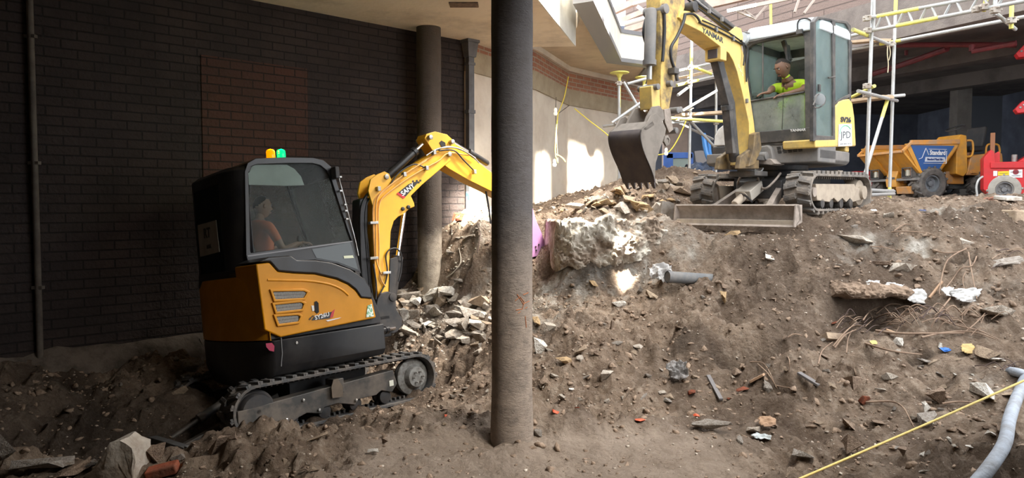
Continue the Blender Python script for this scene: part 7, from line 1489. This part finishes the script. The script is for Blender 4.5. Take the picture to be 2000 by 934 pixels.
# boards
for (a, b, wd_, m_, lab) in [((1466, 757), (1492, 741), .06, M_WOOD, 'short tan board offcut on the slope'), ((1383, 745), (1408, 790), .035, MATS['grey_board'], 'thin board slanting down the middle slope'), ((1600, 765), (1560, 738), .05, MATS['grey_board'], 'grey board splinter among stones'), ((1840, 560), (1815, 590), .02, M_WOOD, 'short pale stick beside the white scraps'), ((1730, 655), (1752, 661), .05, M_WOOD, 'small flat board under the twig heap')]:
    w = MB(); w.beam(on(*a, .05), on(*b, .04), wd_, .02); loose('board_offcut', w, m_, lab, 'board', bevel=.003)
# twigs
M_TW = mat('dry_twig', (.22, .145, .10), .85, dirt=(.36, .27, .19), dscale=15); M_TWD = mat('dark_twig', (.09, .06, .05), .85)
def twig(pts, r, m=M_TW, lift=.03, label='dry brown twig from the root heap on the bank', group='twigs on the bank'):
    P_ = []; n = len(pts); r = r*.95
    for i, q in enumerate(pts): P_.append(on(q[0], q[1], lift*(1+.8*math.sin(math.pi*i/max(n-1, 1)))+r))
    w = MB(); w.tube(P_, [r*(1-.5*i/((n-1)*4)) for i in range((n-1)*4+1)], 6, smooth=4); loose('twig', w, m, label, 'twig', group, smooth=60)
for pts, r_ in [([(1887, 493), (1851, 519), (1838, 558), (1834, 583)], .009), ([(1907, 508), (1898, 530), (1876, 537), (1859, 558), (1834, 586)], .008), ([(1891, 500), (1897, 541), (1908, 592)], .008), ([(1939, 603), (1925, 625), (1915, 640)], .007), ([(1856, 590), (1840, 615), (1822, 632)], .009),
    ([(1820, 495), (1845, 505), (1870, 503), (1887, 493)], .008), ([(1741, 460), (1775, 463), (1810, 466), (1838, 472)], .007), ([(1746, 458), (1765, 450), (1782, 447)], .008), ([(1885, 540), (1880, 560), (1887, 590)], .006), ([(1700, 488), (1730, 495), (1757, 500)], .006),
    ([(1630, 688), (1650, 668), (1672, 652)], .009), ([(1627, 685), (1648, 664), (1668, 648), (1688, 646)], .009), ([(1598, 720), (1606, 698), (1626, 676)], .007), ([(1653, 698), (1656, 675), (1665, 652)], .007), ([(1532, 672), (1550, 666), (1566, 664)], .009),
    ([(1690, 680), (1740, 700), (1800, 702)], .012), ([(1710, 655), (1760, 665), (1820, 665), (1880, 660)], .013), ([(1800, 668), (1850, 662), (1900, 662), (1945, 672)], .010), ([(1835, 628), (1870, 648), (1915, 660), (1950, 672)], .008), ([(1880, 660), (1910, 640), (1938, 602)], .007),
    ([(1480, 720), (1500, 745), (1518, 768)], .008), ([(1515, 762), (1550, 768)], .006), ([(1538, 705), (1542, 720), (1541, 732)], .006), ([(1465, 715), (1490, 722), (1505, 745), (1515, 765)], .006), ([(1690, 795), (1740, 798), (1762, 810), (1775, 830), (1785, 845)], .009), ([(1840, 798), (1870, 800), (1900, 796)], .009)]: twig(pts, r_)
tr = random.Random(5)
for i in range(46):
    cx_, cy_ = tr.gauss(1790, 60), tr.gauss(642, 11); a = tr.gauss(0, .45); L_2 = tr.uniform(20, 60); dx, dy = math.cos(a)*L_2/2, math.sin(a)*L_2/3
    twig([(cx_-dx, cy_-dy), (cx_+tr.uniform(-4, 4), cy_+tr.uniform(-5, 3)), (cx_+dx, cy_+dy)], tr.uniform(.004, .009), tr.choice([M_TW, M_TW, M_TWD]), tr.uniform(.03, .09))
for i in range(16):
    cx_, cy_ = tr.gauss(1680, 26), tr.gauss(640, 12); twig([(cx_-14, cy_+8), (cx_, cy_), (cx_+14, cy_-6)], .005, tr.choice([M_TW, M_TWD]), .03)
for i in range(14):
    cx_, cy_ = tr.gauss(1965, 20), tr.gauss(505, 10) if i % 2 else tr.gauss(725, 6); twig([(cx_-14, cy_+tr.uniform(-6, 6)), (cx_+3, cy_), (cx_+16, cy_+tr.uniform(-6, 6))], .005, tr.choice([M_TW, M_TWD]), .03)
twig([(932, 500), (938, 465), (933, 440), (975, 418)], .008, M_TWD, .03, 'thin dark wire against the earth face right of the rear column', None); twig([(872, 548), (886, 540), (900, 520), (896, 490)], .009, mat('pale_cable', (.5, .45, .38), .6), .03, 'pale bent cable on the earth face beside the rear column', None)
# hose and cord
w = MB(); w.tube([on(1905, 965, .06), on(1935, 925, .05), on(1962, 880, .05), on(1972, 830, .05), on(1990, 780, .05), on(2012, 742, .05), on(2060, 715, .05), on(2140, 700, .05)], .042, 16, smooth=8)
loose('discharge_hose', w, mat('blue_grey_hose', (.33, .37, .43), .55, dirt=(.20, .20, .20), damt=.7, dscale=7, bump=.3, bscale=30), 'thick dusty blue-grey hose curving down the right edge', 'hose', smooth=60)
w = MB(); w.tube([on(2090, 768, .04), on(2030, 756, .05), on(1995, 742, .05), on(1972, 730, .02)], .036, 14, smooth=6); loose('hose_end', w, MATS['blue_grey_hose'], 'short blue-grey hose end poking out of the rubble at the right edge', 'hose', smooth=60)
w = MB(); a = at(1540, 945, 4.3); b = at(2040, 720, 4.9); b = a+(b-a)*1.7; w.tube([a.lerp(b, t/16)+Vector((0, 0, -.02*math.sin(math.pi*t/16))) for t in range(17)], .0075, 8); loose('site_line', w, mat('yellow_cord', (.78, .60, .20), .6, dirt=(.6, .42, .12), dscale=30), 'yellow cord stretched taut across the lower right corner', 'cord', smooth=60)
WORLD = 3.5; SUN = 1.6; SUND = (-.35, .45, -1.0); EXPO = 0.2
# ------------------------------------------------------------------ light
wd = bpy.data.worlds.new('sky'); sc.world = wd; wd.use_nodes = True
bg = wd.node_tree.nodes['Background']; bg.inputs['Color'].default_value = (.93, .96, 1, 1); bg.inputs['Strength'].default_value = WORLD
def area(name, loc, target, sx, sy, power, col=(1, 1, 1), spread=180):
    l = bpy.data.lights.new(name, 'AREA'); l.shape = 'RECTANGLE'; l.size = sx; l.size_y = sy; l.energy = power; l.color = col; l.spread = R(spread)
    o = bpy.data.objects.new(name, l); COL.objects.link(o); o.location = loc
    o.rotation_euler = (Vector(target)-Vector(loc)).to_track_quat('-Z', 'Y').to_euler(); return o
sl = bpy.data.lights.new('sun', 'SUN'); sl.energy = SUN; sl.angle = R(25); sl.color = (1, .95, .88)
so = bpy.data.objects.new('sun', sl); COL.objects.link(so); so.rotation_euler = Vector((SUND)).to_track_quat('-Z', 'Y').to_euler()
# shafts of low sun that reach the pale wall and the cliff through the roof opening
def shaft(name, target, dirn, dist, sx, sy, power, spread=3):
    t = Vector(target); d = Vector(dirn).normalized(); return area(name, t-d*dist, t, sx, sy, power, (1, .93, .8), spread)
shaft('sun_shaft', at(1148, 378, 14.8), (-.42, .52, -.62), 5.0, 1.05, 1.3, 100, 4)
shaft('sun_shaft', at(1062, 360, 12.9), (-.30, .62, -.62), 5.0, .40, 1.5, 60, 5)
shaft('sun_shaft', at(1220, 490, 8.3), (.07, .13, -1), 3.1, .15, .22, 6.5, 3)
shaft('sun_shaft', at(935, 400, 10.4), (-.30, .62, -.62), 4.5, .55, .9, 45, 6)
area('opening_skylight', (1.45, 9.7, 5.0), (-.75, 9.5, .7), 1.3, 1.0, 190, (1, .93, .82), 75)
fl_ = area('foreground_fill', (2.3, 3.2, 3.95), (.1, 5.3, .0), 1.2, .8, 75, (1, .95, .88), 80)  # added fill lamp out of view, brightens the foreground ground
vs = sc.view_settings; vs.view_transform = 'Standard'; vs.look = 'None'; vs.exposure = EXPO; vs.gamma = 1
sc.cycles.use_denoising = True; sc.cycles.denoising_prefilter = 'ACCURATE'; sc.cycles.denoising_input_passes = 'RGB_ALBEDO_NORMAL'; sc.cycles.use_adaptive_sampling = False; sc.cycles.sampling_pattern = 'TABULATED_SOBOL'
sc.cycles.max_bounces = 8; sc.cycles.transparent_max_bounces = 16; sc.cycles.sample_clamp_indirect = 6
